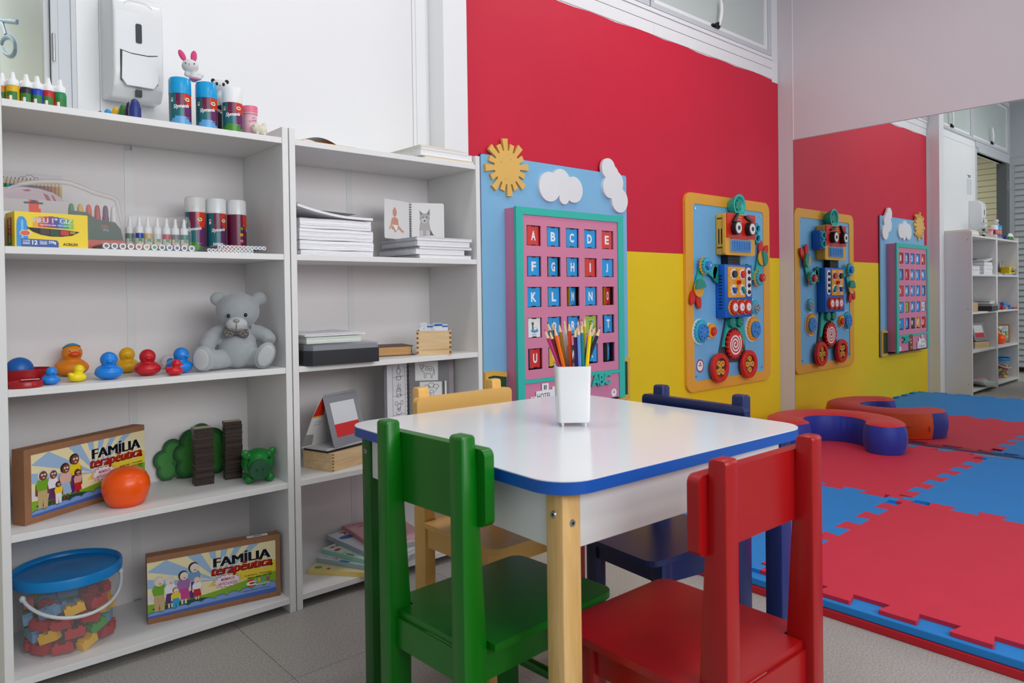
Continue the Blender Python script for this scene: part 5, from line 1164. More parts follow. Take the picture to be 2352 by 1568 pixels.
duck('large mustard yellow duck standing at the back', '#eab012', 0.495, 0.214, 0.068, R_(-97))
duck('large red duck in the middle of the row', '#c4141f', 0.5125, 0.091, 0.068, R_(-97))
duck('small red duck in side view with pointed beak', '#cc1620', 0.5615, 0.036, 0.041, R_(-8))
duck('large blue duck next to the teddy bear', '#1583e0', 0.587, 0.086, 0.068, R_(-62))
t = thing('red_bowl', 'red plastic bowl holding the blue ball', 'bowl', (0.2625, 0.118, SZ[2]+0.0003))
MB().m(mat('#a8141c', 0.35)).lathe([(0.040, 0), (0.044, 0.002), (0.0485, 0.032), (0.0485, 0.0345), (0.0468, 0.0345), (0.0425, 0.0045), (0, 0.0045)], seg=40).build('bowl', t, 40)
t = thing('blue_ball', 'blue ball lying in the red bowl', 'ball', (0.248, 0.118, SZ[2]+0.0052))
MB().m(mat('#1462b4', 0.35)).ell((0, 0, 0.0285), 0.0285, 28, 18).build('ball', t, 60)
t = thing('red_dish', 'flat red round dish at the front edge of the duck shelf', 'dish', (0.2475, 0.033, SZ[2]+0.0003))
MB().m(mat('#a8141c', 0.3)).lathe([(0.032, 0), (0.033, 0.001), (0.0335, 0.012), (0.0325, 0.0135), (0.029, 0.0135), (0.028, 0.011), (0, 0.011)], seg=40).build('dish', t, 40)
MB().m(PAPER).box(-0.005, 0.03, 0.018, 0.030, 0.0141, 0.0146).build('paper_scrap', t)
t = thing('white_soft_toy', 'small white and pink soft toy lying behind the red duck', 'plush toy', (0.606, 0.235, SZ[2]+0.0003))
b_ = MB().m(PLW).ell((0, 0, 0.020), (0.022, 0.018, 0.0195)).ell((-0.018, -0.008, 0.010), (0.008, 0.007, 0.009)).ell((0.016, 0, 0.012), (0.016, 0.014, 0.0115))
o = link('body', fuse(b_, 0.0018, 4), t); o.data.materials.clear(); o.data.materials.append(mat('#dcd3d4', 0.8))
MB().m(mat('#d9a3ab', 0.8)).ell((-0.0215, -0.0135, 0.013), (0.003, 0.003, 0.004), 10, 8).build('pink_nose', t, 60)

BEAR = mat('#a3a8ab', 0.85, noise=0.05, nscale=60, bump=0.35, bscale=500, sheen=0.45); BEAL = mat('#b9bcbd', 0.85, bump=0.3, bscale=500, sheen=0.4)
t = thing('teddy_bear', 'grey plush teddy bear with a speckled bow tie sitting on the shelf', 'teddy bear', (0.7435, 0.098, SZ[2]+0.0003), R_(-15))
b_ = MB().m(BEAR)
b_.ell((0.0025, 0, 0.157), (0.057, 0.050, 0.0505), 28, 18).ell((-0.001, -0.004, 0.053), (0.052, 0.049, 0.053), 28, 18).ell((0, 0, 0.095), (0.034, 0.032, 0.028))
for x_, z_, rr in ((-0.046, 0.1905, 0.1), (0.060, 0.189, -0.15)): b_.ell((x_, 0.010, z_), (0.0215, 0.0115, 0.0195), 18, 12)
b_.tube([(-0.030, 0.0, 0.103), (-0.052, -0.006, 0.096), (-0.071, -0.018, 0.080), (-0.082, -0.034, 0.062), (-0.084, -0.042, 0.054)], [0.018, 0.021, 0.0215, 0.020, 0.012], 14)
b_.tube([(0.034, 0.0, 0.102), (0.054, -0.004, 0.096), (0.072, -0.014, 0.086), (0.081, -0.030, 0.075), (0.082, -0.038, 0.070)], [0.018, 0.0205, 0.021, 0.019, 0.012], 14)
b_.tube([(-0.030, -0.015, 0.028), (-0.060, -0.038, 0.029), (-0.085, -0.056, 0.031)], [0.024, 0.026, 0.026], 14)
b_.tube([(0.030, -0.012, 0.028), (0.048, -0.034, 0.030), (0.060, -0.054, 0.034)], [0.024, 0.025, 0.026], 14)
b_.ell((-0.091, -0.062, 0.034), (0.029, 0.016, 0.0345), 20, 14, Matrix.Rotation(-0.5, 3, 'Z')); b_.ell((0.063, -0.062, 0.036), (0.026, 0.015, 0.0375), 20, 14, Matrix.Rotation(0.45, 3, 'Y'))
me = fuse(b_, 0.0026, 5); me.materials.clear(); me.materials.append(BEAR)
lo = min(v.co.z for v in me.vertices)
for v in me.vertices: v.co.z = max(0, v.co.z-lo)
link('body', me, t)
MB().m(BEAL).ell((-0.0055, -0.046, 0.1215), (0.0275, 0.023, 0.0195), 24, 16).build('muzzle', t, 60)
MB().m(mat('#8f9288', 0.5)).ell((-0.0075, -0.0655, 0.1315), (0.0082, 0.006, 0.0058), 14, 10).build('nose', t, 60)
q = MB().m(BLACK).tube([(-0.0085, -0.0695, 0.1255), (-0.0085, -0.0692, 0.117), (-0.0085, -0.065, 0.108)], 0.0007, 6).tube([(-0.0085, -0.0655, 0.1065), (-0.018, -0.063, 0.109), (-0.025, -0.057, 0.117)], 0.0005, 6).tube([(-0.0085, -0.0655, 0.1065), (0.003, -0.063, 0.1075), (0.013, -0.056, 0.115)], 0.0005, 6); q.build('stitched_mouth', t, 60)
for x_, z_ in ((-0.026, 0.1445), (0.0175, 0.146)): MB().m(mat('#0c0c0e', 0.12)).ell((x_, -0.0468, z_), (0.0048, 0.004, 0.0055), 14, 10).build('eye', t, 60)
BOW = mat('#5b5654', 0.7, noise=0.3, nscale=400)
for s_, tw in ((-1, -0.25), (1, 0.15)):
    q = MB().m(BOW); pts = [(0.0, 0.003), (s_*0.012, 0.012), (s_*0.030, 0.013), (s_*0.032, -0.002), (s_*0.026, -0.011), (s_*0.010, -0.007)]
    q.prism(pts, FR((-0.007, -0.046, 0.096), (1, 0, 0.25*-s_*tw), (0, 0, 1), (0, -1, 0)), 0.0, 0.006); o = q.build('bow_wing', t)
    for k in range(7): MB().m(WHITEP).ell((-0.007+s_*(0.010+0.003*k), -0.0525, 0.097+0.006*math.sin(k*2.4)), 0.0010, 6, 4).build('bow_dot', o)
MB().m(BOW).ell((-0.007, -0.049, 0.097), (0.005, 0.004, 0.005), 12, 8).build('bow_knot', t, 60)
MB().m(BEAL).ell((0, 0, 0), (0.0215, 0.004, 0.0275), 20, 10).build('foot_pad', t, 60, (-0.0975, -0.0765, 0.034), (0, 0, -0.5))
MB().m(BEAL).ell((0, 0, 0), (0.019, 0.004, 0.030), 20, 10).build('foot_pad', t, 60, (0.0635, -0.0755, 0.036), (0, 0.45, 0))

# ------------------------------------------------------------------ fourth shelf: family games, squeeze ball, trees, tile stacks, pig
MDF = mat('#9a6c4b', 0.7, noise=0.08, nscale=60)
SKIN2 = {'dark': '#7a3d22', 'light': '#e6d6c2'}
def family_game(lab, loc, rz, W, D, H, dark, lm, rm):
    t = thing('family_game', lab, 'game box', loc, rz, 'wooden family game boxes')
    for nm, b in (('bottom_board', (0, W, 0, D, 0, 0.0065)), ('top_board', (0, W, -0.001, D, H-0.0065, H)), ('end_board', (0, 0.0065, 0.004, D, 0.0066, H-0.0066)), ('end_board', (W-0.0065, W, 0.004, D, 0.0066, H-0.0066)), ('back_board', (0.0066, W-0.0066, D-0.003, D-0.0005, 0.0066, H-0.0066)), ('front_strip', (0, W, -0.001, 0.0037, 0.0066, 0.0145)), ('front_strip', (0, W, -0.001, 0.0037, H-0.0145, H-0.0066))):
        MB().m(MDF).box(*b).build(nm, t)
    if lm: MB().m(MDF).box(0, lm, -0.001, 0.0037, 0.0146, H-0.0146).build('front_strip', t)
    if rm: MB().m(MDF).box(W-rm, W, -0.001, 0.0037, 0.0146, H-0.0146).build('front_strip', t)
    u0, u1, v0, v1 = lm+0.0003, W-rm-0.0003, 0.0148, H-0.0148
    lid = MB().m(mat('#efeadb', 0.35)).box(u0, u1, 0.0002, 0.0032, v0, v1).build('sliding_lid', t)
    Wp, Hp = u1-u0, v1-v0
    fr = FR((u0, 0.0002, v0), (Wp, 0, 0), (0, 0, Hp), (0, -1, 0)); asp = Hp/Wp
    q = MB()
    YLW, BLU = mat('#efe3b2', 0.4), mat('#9dbcdc', 0.4)
    q.m(YLW).flat([(0, 0), (1, 0), (1, 1), (0, 1)], fr, 0.0002)
    q.m(mat('#ecd23a', 0.4)).flat([(0.45, 0.35), (1, 0.35), (1, 0.62), (0.72, 0.6), (0.5, 0.45)], fr, 0.0003); q.m(mat('#ddd9e6', 0.4)).flat([(0, 0.28), (0.3, 0.33), (0, 0.40)], fr, 0.0003)
    c = (0.53, 0.45)
    for a0, a1 in ((176, 168), (162, 148), (134, 118), (106, 94), (84, 72), (62, 52), (44, 36)):
        P = [c]
        for a in (a0, a1):
            a = math.radians(a); dx, dy = math.cos(a), math.sin(a)/asp*1.0
            s_ = min([((1 if dx > 0 else 0)-c[0])/dx if abs(dx) > 1e-6 else 9, (1-c[1])/dy if dy > 0 else 9]); P.append((c[0]+dx*s_, c[1]+dy*s_))
        q.m(BLU).flat(P, fr, 0.0004)
    gr = [(0, 0.02), (1, 0.02), (1, 0.40), (0.8, 0.36), (0.6, 0.27), (0.4, 0.22), (0.2, 0.22), (0, 0.25)]
    q.m(mat('#7fae22', 0.4)).flat(gr, fr, 0.0005)
    q.m(mat('#0e4a2c', 0.4)).flat(ellp(0.24, 0.15, 0.21, 0.045, 24), fr, 0.0006)
    wv = [(0, 0)]+[(1, 0), (1, 0.22)]
    for k in range(10):
        cx = 0.95-k*0.1; hgt = 0.22-0.014*k
        wv += [(cx+0.05*math.cos(a), hgt*0.62+hgt*0.36*math.sin(a)) for a in (0.2, 0.9, 1.57, 2.24, 2.94)]
    wv += [(0, 0.07)]
    q.m(mat('#1d4f8c', 0.4)).flat([(u, v+0.012) if v > 0.001 else (u, v) for u, v in wv], fr, 0.00065); q.m(mat('#7d9cd4', 0.4)).flat(wv, fr, 0.0007); q.m(mat('#3f66b8', 0.4)).flat([(0, 0), (1, 0), (1, 0.085), (0.5, 0.06), (0, 0.035)], fr, 0.0008)
    sk = mat(SKIN2['dark' if dark else 'light'], 0.45); OL = BLACK
    def person(u, v, h, hair, shirt, pants, skirt=False, beard=False, d=0.0010, wide=1.0):
        w_ = 0.030*wide*h/0.5
        hv = h*0.132; hu = hv*asp*0.92
        q.m(mat(pants, 0.45))
        if skirt: q.flat([(u-w_*0.75, v+h*0.5), (u+w_*0.75, v+h*0.5), (u+w_*1.2, v+h*0.14), (u-w_*1.2, v+h*0.14)], fr, d); q.m(sk).flat([(u-w_*0.5, v), (u-w_*0.15, v), (u-w_*0.15, v+h*0.15), (u-w_*0.5, v+h*0.15)], fr, d-0.0001).flat([(u+w_*0.15, v), (u+w_*0.5, v), (u+w_*0.5, v+h*0.15), (u+w_*0.15, v+h*0.15)], fr, d-0.0001)
        else: q.flat([(u-w_*0.85, v), (u-w_*0.1, v), (u, v+h*0.3), (u+w_*0.1, v), (u+w_*0.85, v), (u+w_*0.95, v+h*0.48), (u-w_*0.95, v+h*0.48)], fr, d)
        q.m(sk).flat([(u-w_*1.35, v+h*0.36), (u-w_*0.95, v+h*0.34), (u-w_*0.8, v+h*0.7), (u-w_*1.3, v+h*0.66)], fr, d+0.0001).flat([(u+w_*1.35, v+h*0.36), (u+w_*0.95, v+h*0.34), (u+w_*0.8, v+h*0.7), (u+w_*1.3, v+h*0.66)], fr, d+0.0001)
        q.m(mat(shirt, 0.45)).flat([(u-w_, v+h*0.46), (u+w_, v+h*0.46), (u+w_*1.25, v+h*0.64), (u+w_*0.8, v+h*0.76), (u-w_*0.8, v+h*0.76), (u-w_*1.25, v+h*0.64)], fr, d+0.0002)
        q.m(mat(hair, 0.5)).flat(ellp(u-hu*0.1, v+h*0.872, hu*1.12, hv*1.08, 18), fr, d+0.0003)
        q.m(sk).flat(ellp(u+hu*0.1, v+h*0.848, hu*0.95, hv*0.95, 18), fr, d+0.0004)
        for s_ in (-0.3, 0.35): q.m(WHITEP).flat(ellp(u+hu*(0.15+s_), v+h*0.872, hu*0.24, hv*0.22, 10), fr, d+0.0005); q.m(OL).flat(ellp(u+hu*(0.17+s_), v+h*0.867, hu*0.09, hv*0.09, 6), fr, d+0.0006)
        q.m(mat('#f2efe8' if dark else '#b03030', 0.45)).flat(ellp(u+hu*0.2, v+h*0.79, hu*0.3, hv*0.10, 8), fr, d+0.0005)
    d_ = dark
    person(0.345, 0.20, 0.66, '#141414', '#e8cf1c' if d_ else '#6f9cc8', '#4a2a7a', d=0.0009, wide=1.05)
    person(0.085, 0.10, 0.62, '#d8d8d8' if d_ else '#cfcabf', '#6fa81f', '#c3aa78', d=0.0010, wide=1.15)
    person(0.165, 0.12, 0.57, '#dcdce0', '#e9e9ee', '#5a2a6a', True, d=0.0012)
    person(0.265, 0.14, 0.60, '#111111', '#d9b3a4' if d_ else '#a06aa8', '#9dbbdc' if d_ else '#c83f88', True, d=0.0016, wide=1.15)
    person(0.205, 0.11, 0.36, '#111111' if d_ else '#8a3020', '#f0cf1c', '#e6e6ea' if d_ else '#2fa0d0', d=0.0022, wide=1.25)
    person(0.365, 0.17, 0.42, '#2a1410' if d_ else '#d9a8a0', '#d9a09a' if d_ else '#f1eeee', '#c01a28', True, d=0.0022, wide=1.1)
    q.m(WHITEP).text('FAMÍLIA', fr, 0.725, 0.80, 0.235, 0.0010, w=0.475, bold=0.0, fat=0.010).m(BLACK).text('FAMÍLIA', fr, 0.725, 0.80, 0.215, 0.0013, w=0.452, bold=0.0, fat=0.0072)
    q.m(BLACK).text('terapêutica', fr, 0.722, 0.59, 0.225, 0.0012, w=0.485, bold=0.0, shear=0.2, fat=0.007).m(mat('#d8201c', 0.4)).text('terapêutica', fr, 0.72, 0.597, 0.21, 0.0015, w=0.475, bold=0.0, shear=0.2, fat=0.0042)
    q.m(mat('#a83048', 0.4)).flat(burst(0.60, 0.40, 0.123, 0.14, 16, 0.75), fr, 0.0010); q.m(mat('#f3e6ea', 0.4)).flat(burst(0.60, 0.40, 0.118, 0.128, 16, 0.74), fr, 0.0012)
    q.m(mat('#b01f5a', 0.4)).text('MEMBROS', fr, 0.605, 0.435, 0.052, 0.0014, w=0.108, bold=0.02, shear=0.15).text('ARTICULADOS', fr, 0.602, 0.355, 0.052, 0.0014, w=0.152, bold=0.02, shear=0.15)
    q.m(mat('#d9d7e2', 0.4)).flat([(0.875, 0.50), (0.935, 0.54), (0.94, 0.60), (0.885, 0.575)], fr, 0.0010); q.m(BLACK).flat(ellp(0.962, 0.55, 0.0125, 0.0125/asp, 16), fr, 0.0012)
    if dark: q.text('Família Negra - 7 Personagens', fr, 0.862, 0.435, 0.034, 0.0012, w=0.225, bold=0.01).text('Madeira e M.D.F. Pintado', fr, 0.885, 0.39, 0.034, 0.0012, w=0.18, bold=0.01).text('Cód - 1182', fr, 0.93, 0.345, 0.03, 0.0012, w=0.075)
    else:
        q.text('Família Branca - 7 Personagens', fr, 0.852, 0.41, 0.034, 0.0012, w=0.225, bold=0.01).text('Madeira e M.D.F.  Cód - 1882', fr, 0.865, 0.365, 0.032, 0.0012, w=0.20, bold=0.01)
        q.m(mat('#c4161f', 0.4)).flat(gearp(0.79, 0.255, 0.033, 0.029, 12) if False else [(0.79+(a-0.79), 0.255+(b-0.255)/asp) for a, b in gearp(0.79, 0.255, 0.034, 0.029, 12)], fr, 0.0012); q.m(WHITEP).text('C', fr, 0.79, 0.255, 0.085, 0.0014, bold=0.06)
        for ch, cc, uu in (('A', '#8fc0de', 0.83), ('R', '#e9c63a', 0.862), ('L', '#5aa0d8', 0.893), ('U', '#b0228a', 0.932)): q.m(mat(cc, 0.4)).text(ch, fr, uu, 0.29, 0.085, 0.0014, w=0.026, bold=0.06)
        q.m(WHITEP).text('BRINQUEDOS', fr, 0.885, 0.21, 0.036, 0.0014, w=0.115, bold=0.02); q.m(mat('#2b4a5a', 0.4)).text('coleção educativa · brinquedos', fr, 0.835, 0.12, 0.034, 0.0014, w=0.23)
    q.build('lid_print', lid)
    return t
family_game('wooden family game box with dark-skinned cartoon family, behind the orange ball', (0.2445, 0.060, SZ[3]+0.0003), R_(29.2), 0.334, 0.037, 0.171, True, 0.0165, 0.0)
fg2 = family_game('wooden family game box with light-skinned cartoon family on the bottom shelf', (0.5035, 0.0955, SZ[4]+0.0003), R_(-10.2), 0.329, 0.034, 0.171, False, 0.0, 0.0115)
q = MB().m(PAPER).box(0.245, 0.30, 0.008, 0.026, 0.1712, 0.1716).m(BLACK).box(0.262, 0.286, 0.014, 0.019, 0.1717, 0.1718); q.build('price_label', fg2)
t = thing('squeeze_ball', 'translucent orange squeeze ball sagging on the shelf', 'ball', (0.459, 0.092, SZ[3]+0.0002))
b_ = MB().m(mat('#ff5a00', 0.28)).lathe([(0.034, 0), (0.040, 0.003), (0.049, 0.020), (0.0545, 0.042), (0.053, 0.060), (0.046, 0.075), (0.033, 0.0865), (0.017, 0.0915), (0, 0.0925)], seg=44); b_.build('ball', t, 60)
# tree cut-outs
GE, GF, GM = mat('#0c4a1e', 0.45), mat('#3f8a3c', 0.35, noise=0.15, nscale=25), mat('#1f6a2c', 0.4)
def tree_board(lab, x, y, z, cs, rz=0.0):
    t = thing('tree_cutout', lab, 'wooden cut-out', (x, y, z), rz, 'leafy wooden cut-outs')
    cen = (0, sum(c[1] for c in cs)/len(cs)); P = union_circ(cs, 80, cen)
    fr = FR()
    MB().m(GE).prism(P, fr, -0.009, 0.0).build('board', t)
    q = MB().m(GM).flat([(cen[0]+(u-cen[0])*0.93, cen[1]+(v-cen[1])*0.93) for u, v in P], fr, 0.0003)
    for c in cs: q.m(GF).flat(ellp(c[0]*0.92, cen[1]+(c[1]-cen[1])*0.9, c[2]*0.72, c[2]*0.72, 18), fr, 0.0005+0.0001*cs.index(c))
    q.build('leaf_print', t)
tree_board('small leafy green wooden cut-out beside the larger one', 0.6255, 0.2635, SZ[3]+0.0003, [(-0.022, 0.026, 0.026), (0.018, 0.024, 0.024), (-0.028, 0.058, 0.028), (-0.005, 0.088, 0.026), (0.018, 0.06, 0.03)], R_(-4))
tree_board('large leafy green wooden cut-out behind the dark tile stacks', 0.6905, 0.2515, SZ[3]+0.0003, [(-0.036, 0.03, 0.030), (0.0, 0.028, 0.028), (0.042, 0.03, 0.03), (-0.044, 0.07, 0.028), (-0.022, 0.105, 0.032), (0.004, 0.122, 0.028), (0.034, 0.10, 0.034), (0.052, 0.07, 0.030)], R_(-4))
DT = mat('#2b1a15', 0.4, noise=0.1, nscale=40); DTOP = mat('#b3b08c', 0.5)
def stack(lab, x, y, w, d, n_, th, rz, grp):
    pr = random.Random(int(x*1000))
    for k in range(n_):
        o = ORD[n_-1-k]
        t = thing('wooden_tile', '%s dark wooden tile from the top of the %s' % (o, lab) if k < n_-1 else 'pale-faced top tile of the %s' % lab, 'game tile', (x+pr.uniform(-.0012, .0012), y+pr.uniform(-.0012, .0012), SZ[3]+0.0003+k*th), rz+pr.uniform(-.02, .02), grp)
        MB().m(DT).box(-w/2, w/2, -d/2, d/2, 0, th-0.0003, bev=0.0007, seg=1).build('block', t)
        MB().m(DTOP).box(-w/2+0.001, w/2-0.001, -d/2+0.001, d/2-0.001, th-0.0003, th-0.00012).build('printed_face', t)
stack('tile stack nearer the orange ball', 0.6665, 0.160, 0.049, 0.041, 17, 0.0091, R_(-7), 'dark tiles, stack near the orange ball')
stack('tile stack next to the green pig', 0.7505, 0.168, 0.0465, 0.034, 17, 0.0095, R_(-9), 'dark tiles, stack near the green pig')
PG = mat('#0a7a2c', 0.35); PGD = mat('#1d5236', 0.4)
t = thing('toy_pig', 'dark green vinyl piggy figure with a big round snout', 'toy pig', (0.7885, 0.082, SZ[3]+0.0003), R_(-12))
b_ = MB().m(PG).ell((0, 0.004, 0.048), (0.044, 0.045, 0.040), 26, 18).ell((-0.004, -0.03, 0.044), (0.030, 0.016, 0.027))
for s_ in (-1, 1):
    b_.ell((s_*0.027, -0.022, 0.010), (0.0125, 0.0125, 0.013)).ell((s_*0.027, 0.026, 0.010), (0.0125, 0.0125, 0.013)); b_.ell((s_*0.0355, -0.014, 0.079), (0.0115, 0.006, 0.0115))
me = fuse(b_, 0.0024, 5); me.materials.clear(); me.materials.append(PG)
lo = min(v.co.z for v in me.vertices)
for v in me.vertices: v.co.z -= lo
link('body', me, t)
MB().m(PGD).lathe([(0.0265, 0), (0.0275, 0.004), (0.0275, 0.014), (0.025, 0.0175), (0, 0.018)], seg=28, mtx=Matrix.Translation((-0.0045, -0.036, 0.042)) @ Matrix.Rotation(PI/2, 4, 'X')).build('snout', t, 50)
for s_ in (-1, 1): MB().m(mat('#0f3a24', 0.5)).ell((-0.0045+s_*0.008, -0.054, 0.043), (0.003, 0.001, 0.0055), 10, 8).build('nostril', t, 60)
for x_ in (-0.030, 0.024): MB().m(BLACK).ell((x_, -0.0345, 0.0685), (0.0036, 0.0028, 0.0036), 10, 8).build('eye', t, 60)

# ------------------------------------------------------------------ bottom shelf: bucket of blocks
bx_, by_, bz_ = 0.3405, 0.147, SZ[4]+0.0003
t = thing('toy_bucket', 'clear plastic bucket with blue lid and white handle', 'bucket', (bx_, by_, bz_), 0)
CLR = film('#e9eef0', 0.13, 0.05)
MB().m(CLR).lathe([(0, 0.001), (0.097, 0.0), (0.100, 0.003), (0.1075, 0.158), (0.1095, 0.160), (0.1095, 0.166)], seg=56, close=False).build('tub', t, 40)
LID = mat('#0a86cf', 0.3)
MB().m(LID).lathe([(0.1105, 0.158), (0.1135, 0.157), (0.1165, 0.160), (0.1175, 0.1755), (0.1155, 0.182), (0.1125, 0.1825), (0.109, 0.179), (0.107, 0.1725), (0.075, 0.1715), (0.062, 0.1735), (0.05, 0.1715), (0.04, 0.1735), (0.028, 0.1715), (0, 0.172)], seg=64, close=False).build('lid', t, 40)
MB().m(LID).box(-0.126, -0.1165, -0.03, -0.018, 0.158, 0.1605, bev=0.001).build('lid_tab', t)
arc = []
for k in range(25):
    a = math.radians(-152+k*(142/24)); s_ = math.sin(PI*k/24)
    arc.append(((0.1125+0.006*s_)*math.cos(a), (0.1125+0.006*s_)*math.sin(a), 0.142-0.050*s_**0.8))
MB().m(mat('#d3d8da', 0.35)).tube(arc, 0.0042, 8).build('handle', t, 60)
for e_ in (arc[0], arc[-1]): MB().m(mat('#d3d8da', 0.35)).ell(e_, (0.007, 0.007, 0.008), 12, 8).build('handle_lug', t, 60)
pr = random.Random(21)
def block_mesh(col):
    m_ = mat(col, 0.35); q = MB().m(m_)
    P = [(-0.021, 0), (0.021, 0), (0.021, 0.02), (0.0155, 0.02), (0.0155, 0.025), (0.007, 0.025), (0.007, 0.02), (-0.007, 0.02), (-0.007, 0.025), (-0.0155, 0.025), (-0.0155, 0.02), (-0.021, 0.02)]
    q.prism(P, FR(), -0.010, 0.010); return q.mesh('toy_block')
BC = {'red': '#b81f24', 'yellow': '#edb50f', 'green': '#3f9a2e', 'light blue': '#6f9dc4'}
BM = {k: block_mesh(c) for k, c in BC.items()}
order = ['red', 'yellow', 'green', 'light blue', 'red', 'green', 'red', 'light blue', 'yellow', 'red', 'light blue', 'green', 'red']
DIRS = ['right', 'back right', 'back', 'back left', 'left', 'front left', 'front', 'front right']
USED = set()
LAY = ['bottom', 'second', 'third', 'top']
for L in range(4):
    n_ = 10
    for k in range(n_):
        a = 2*PI*(k+0.5*(L % 2))/n_; r_ = 0.0825-pr.uniform(0, 0.003)
        c_ = order[(k*5+L*4) % 13]; z_ = bz_+0.004+L*0.0285
        if L == 3 and k % 4 == 1: continue
        o = link('toy_block', BM[c_]); o.location = (bx_+r_*math.cos(a), by_+r_*math.sin(a), z_+pr.uniform(0, 0.002)); o.rotation_euler = (pr.uniform(-.12, .12), pr.choice([0, 0, 0.25, -0.25])+pr.uniform(-.1, .1), a+PI/2+pr.uniform(-.25, .25))
        lb_ = '%s plastic block in the %s layer at the %s of the clear bucket' % (c_, LAY[L], DIRS[int(round(a/(PI/4))) % 8])
        if lb_ in USED: lb_ = lb_.replace(' at the ', ' a little past the ')
        USED.add(lb_)
        tag(o, lb_, 'toy block', '%s blocks in the bucket' % c_)
for k in range(6):
    a = 2*PI*k/6+0.4; c_ = order[(k*3+4) % 13]
    o = link('toy_block', BM[c_]); o.location = (bx_+0.05*math.cos(a), by_+0.05*math.sin(a), bz_+0.004+3*0.0285); o.rotation_euler = (0, 0, a+PI/2)
    tag(o, '%s plastic block of the inner top ring at the %s in the bucket' % (c_, DIRS[int(round(a/(PI/4))) % 8]), 'toy block', '%s blocks in the bucket' % c_)
# ------------------------------------------------------------------ right bookcase: paper, notebooks, boxes
def pageblock(mb, w, d, h, rows=7, jit=0.0012, seed=1, nx=8, curve=None):
    """closed block of leaves with uneven edges; origin at the front left bottom corner"""
    pr = random.Random(seed); per = []
    for i in range(nx): per.append((w*i/nx, 0, 0, -1))
    for i in range(nx): per.append((w, d*i/nx, 1, 0))
    for i in range(nx): per.append((w-w*i/nx, d, 0, 1))
    for i in range(nx): per.append((0, d-d*i/nx, -1, 0))
    n_ = len(per); vs = []
    for k in range(rows+1):
        o = pr.uniform(-jit, jit)
        for (x, y, a, b) in per:
            j = o+pr.uniform(-jit, jit)*0.3; z = h*k/rows+(curve(x/w, y/d) if curve else 0)
            vs.append((x+a*j, y+b*j, z))
    fs = [(k*n_+i, k*n_+(i+1) % n_, (k+1)*n_+(i+1) % n_, (k+1)*n_+i) for k in range(rows) for i in range(n_)]
    c0 = len(vs); vs.append((w/2, d/2, curve(0.5, 0.5) if curve else 0)); vs.append((w/2, d/2, h+(curve(0.5, 0.5) if curve else 0)))
    fs += [(c0, (i+1) % n_, i) for i in range(n_)]+[(c0+1, rows*n_+i, rows*n_+(i+1) % n_) for i in range(n_)]
    return mb.add(vs, fs)
def coil(par, p0, p1, r, turns, m_, wire=0.0006, nm='spiral'):
    p0, p1 = Vector(p0), Vector(p1); ax = (p1-p0).normalized(); x = ax.cross(Vector((0, 0, 1))).normalized(); y = Vector((0, 0, 1)); pts = []
    for k in range(turns*8+1): a = 2*PI*k/8; pts.append(p0.lerp(p1, k/(turns*8))+x*r*math.cos(a)+y*r*math.sin(a))
    return MB().m(m_).tube(pts, wire, 4).build(nm, par, 60)
GWIRE = mat('#8b8c98', 0.4); WWIRE = mat('#cfcfc9', 0.4); DWIRE = mat('#4a4b50', 0.4)
def notebook(lab, loc, rz, w, d, h, cover, pages=PAPER, spiral=None, r=0.006, seed=1, grp=None, top_cover=None):
    t = thing('notebook', lab, 'notebook', loc, rz, grp)
    MB().m(cover).box(0, w, 0, d, 0, 0.0012).build('back_cover', t)
    pageblock(MB().m(pages), w-0.002, d-0.003, h-0.0028, 6, 0.0006, seed).build('pages', t, 0, (0.001, 0.0015, 0.0013))
    MB().m(top_cover or cover).box(0, w, 0, d, h-0.0013, h-0.0001).build('front_cover', t)
    if spiral: coil(t, (0.001, 0.004, h/2), (0.001, d-0.004, h/2), h*0.47, int(d/0.008), spiral)
    return t
# on the top board
t = thing('magazine', 'thin curled booklet with a yellow underside on the top board', 'booklet', (0.886, 0.014, SZ[0]+0.0003))
MB().m(mat('#e0a51a', 0.5)).box(0, 0.182, 0, 0.125, 0, 0.0035).build('yellow_cover', t)
mg = MB(); n_ = 14; vs = []
for k in range(n_+1):
    a = k/n_; vs += [(0.02+0.15*a, 0.05, 0.0042+0.028*math.sin(PI*a)*0.9), (0.02+0.15*a, 0.124, 0.0042+0.032*math.sin(PI*a))]
mg.m(mat('#8a5230', 0.5)); mg.m(BLACK); mg.add(vs, [(2*k, 2*k+2, 2*k+3, 2*k+1) for k in range(n_)], mi=[0 if k > 8 else 1 for k in range(n_)]); mg.build('curled_page', t, 60)
NBX, NBY, NR = 1.3035, 0.008, math.radians(0)
CREAM = mat('#e8dfc8', 0.6); CW = mat('#e6e5dd', 0.6)
notebook('cream-covered notebook at the bottom of the pile on the top board', (1.3095, 0.004, SZ[0]+0.0003), 0, 0.199, 0.24, 0.0085, CREAM, PAPERC, None, seed=3, grp='notebooks on the top board')
notebook('thick white notebook in the middle of the pile on the top board', (1.2995, 0.012, SZ[0]+0.0091), 0, 0.208, 0.242, 0.0215, CW, PAPER, WWIRE, 0.008, 4, 'notebooks on the top board')
notebook('thin spiral notebook second from the top on the top board', (1.305, 0.016, SZ[0]+0.0309), R_(1.0), 0.19, 0.24, 0.0085, CW, PAPER, WWIRE, 0.006, 5, 'notebooks on the top board')
notebook('small cream spiral notebook on top of the pile by the pillar', (1.309, 0.028, SZ[0]+0.0397), R_(1.5), 0.17, 0.225, 0.0065, CREAM, PAPERC, WWIRE, 0.005, 6, 'notebooks on the top board')
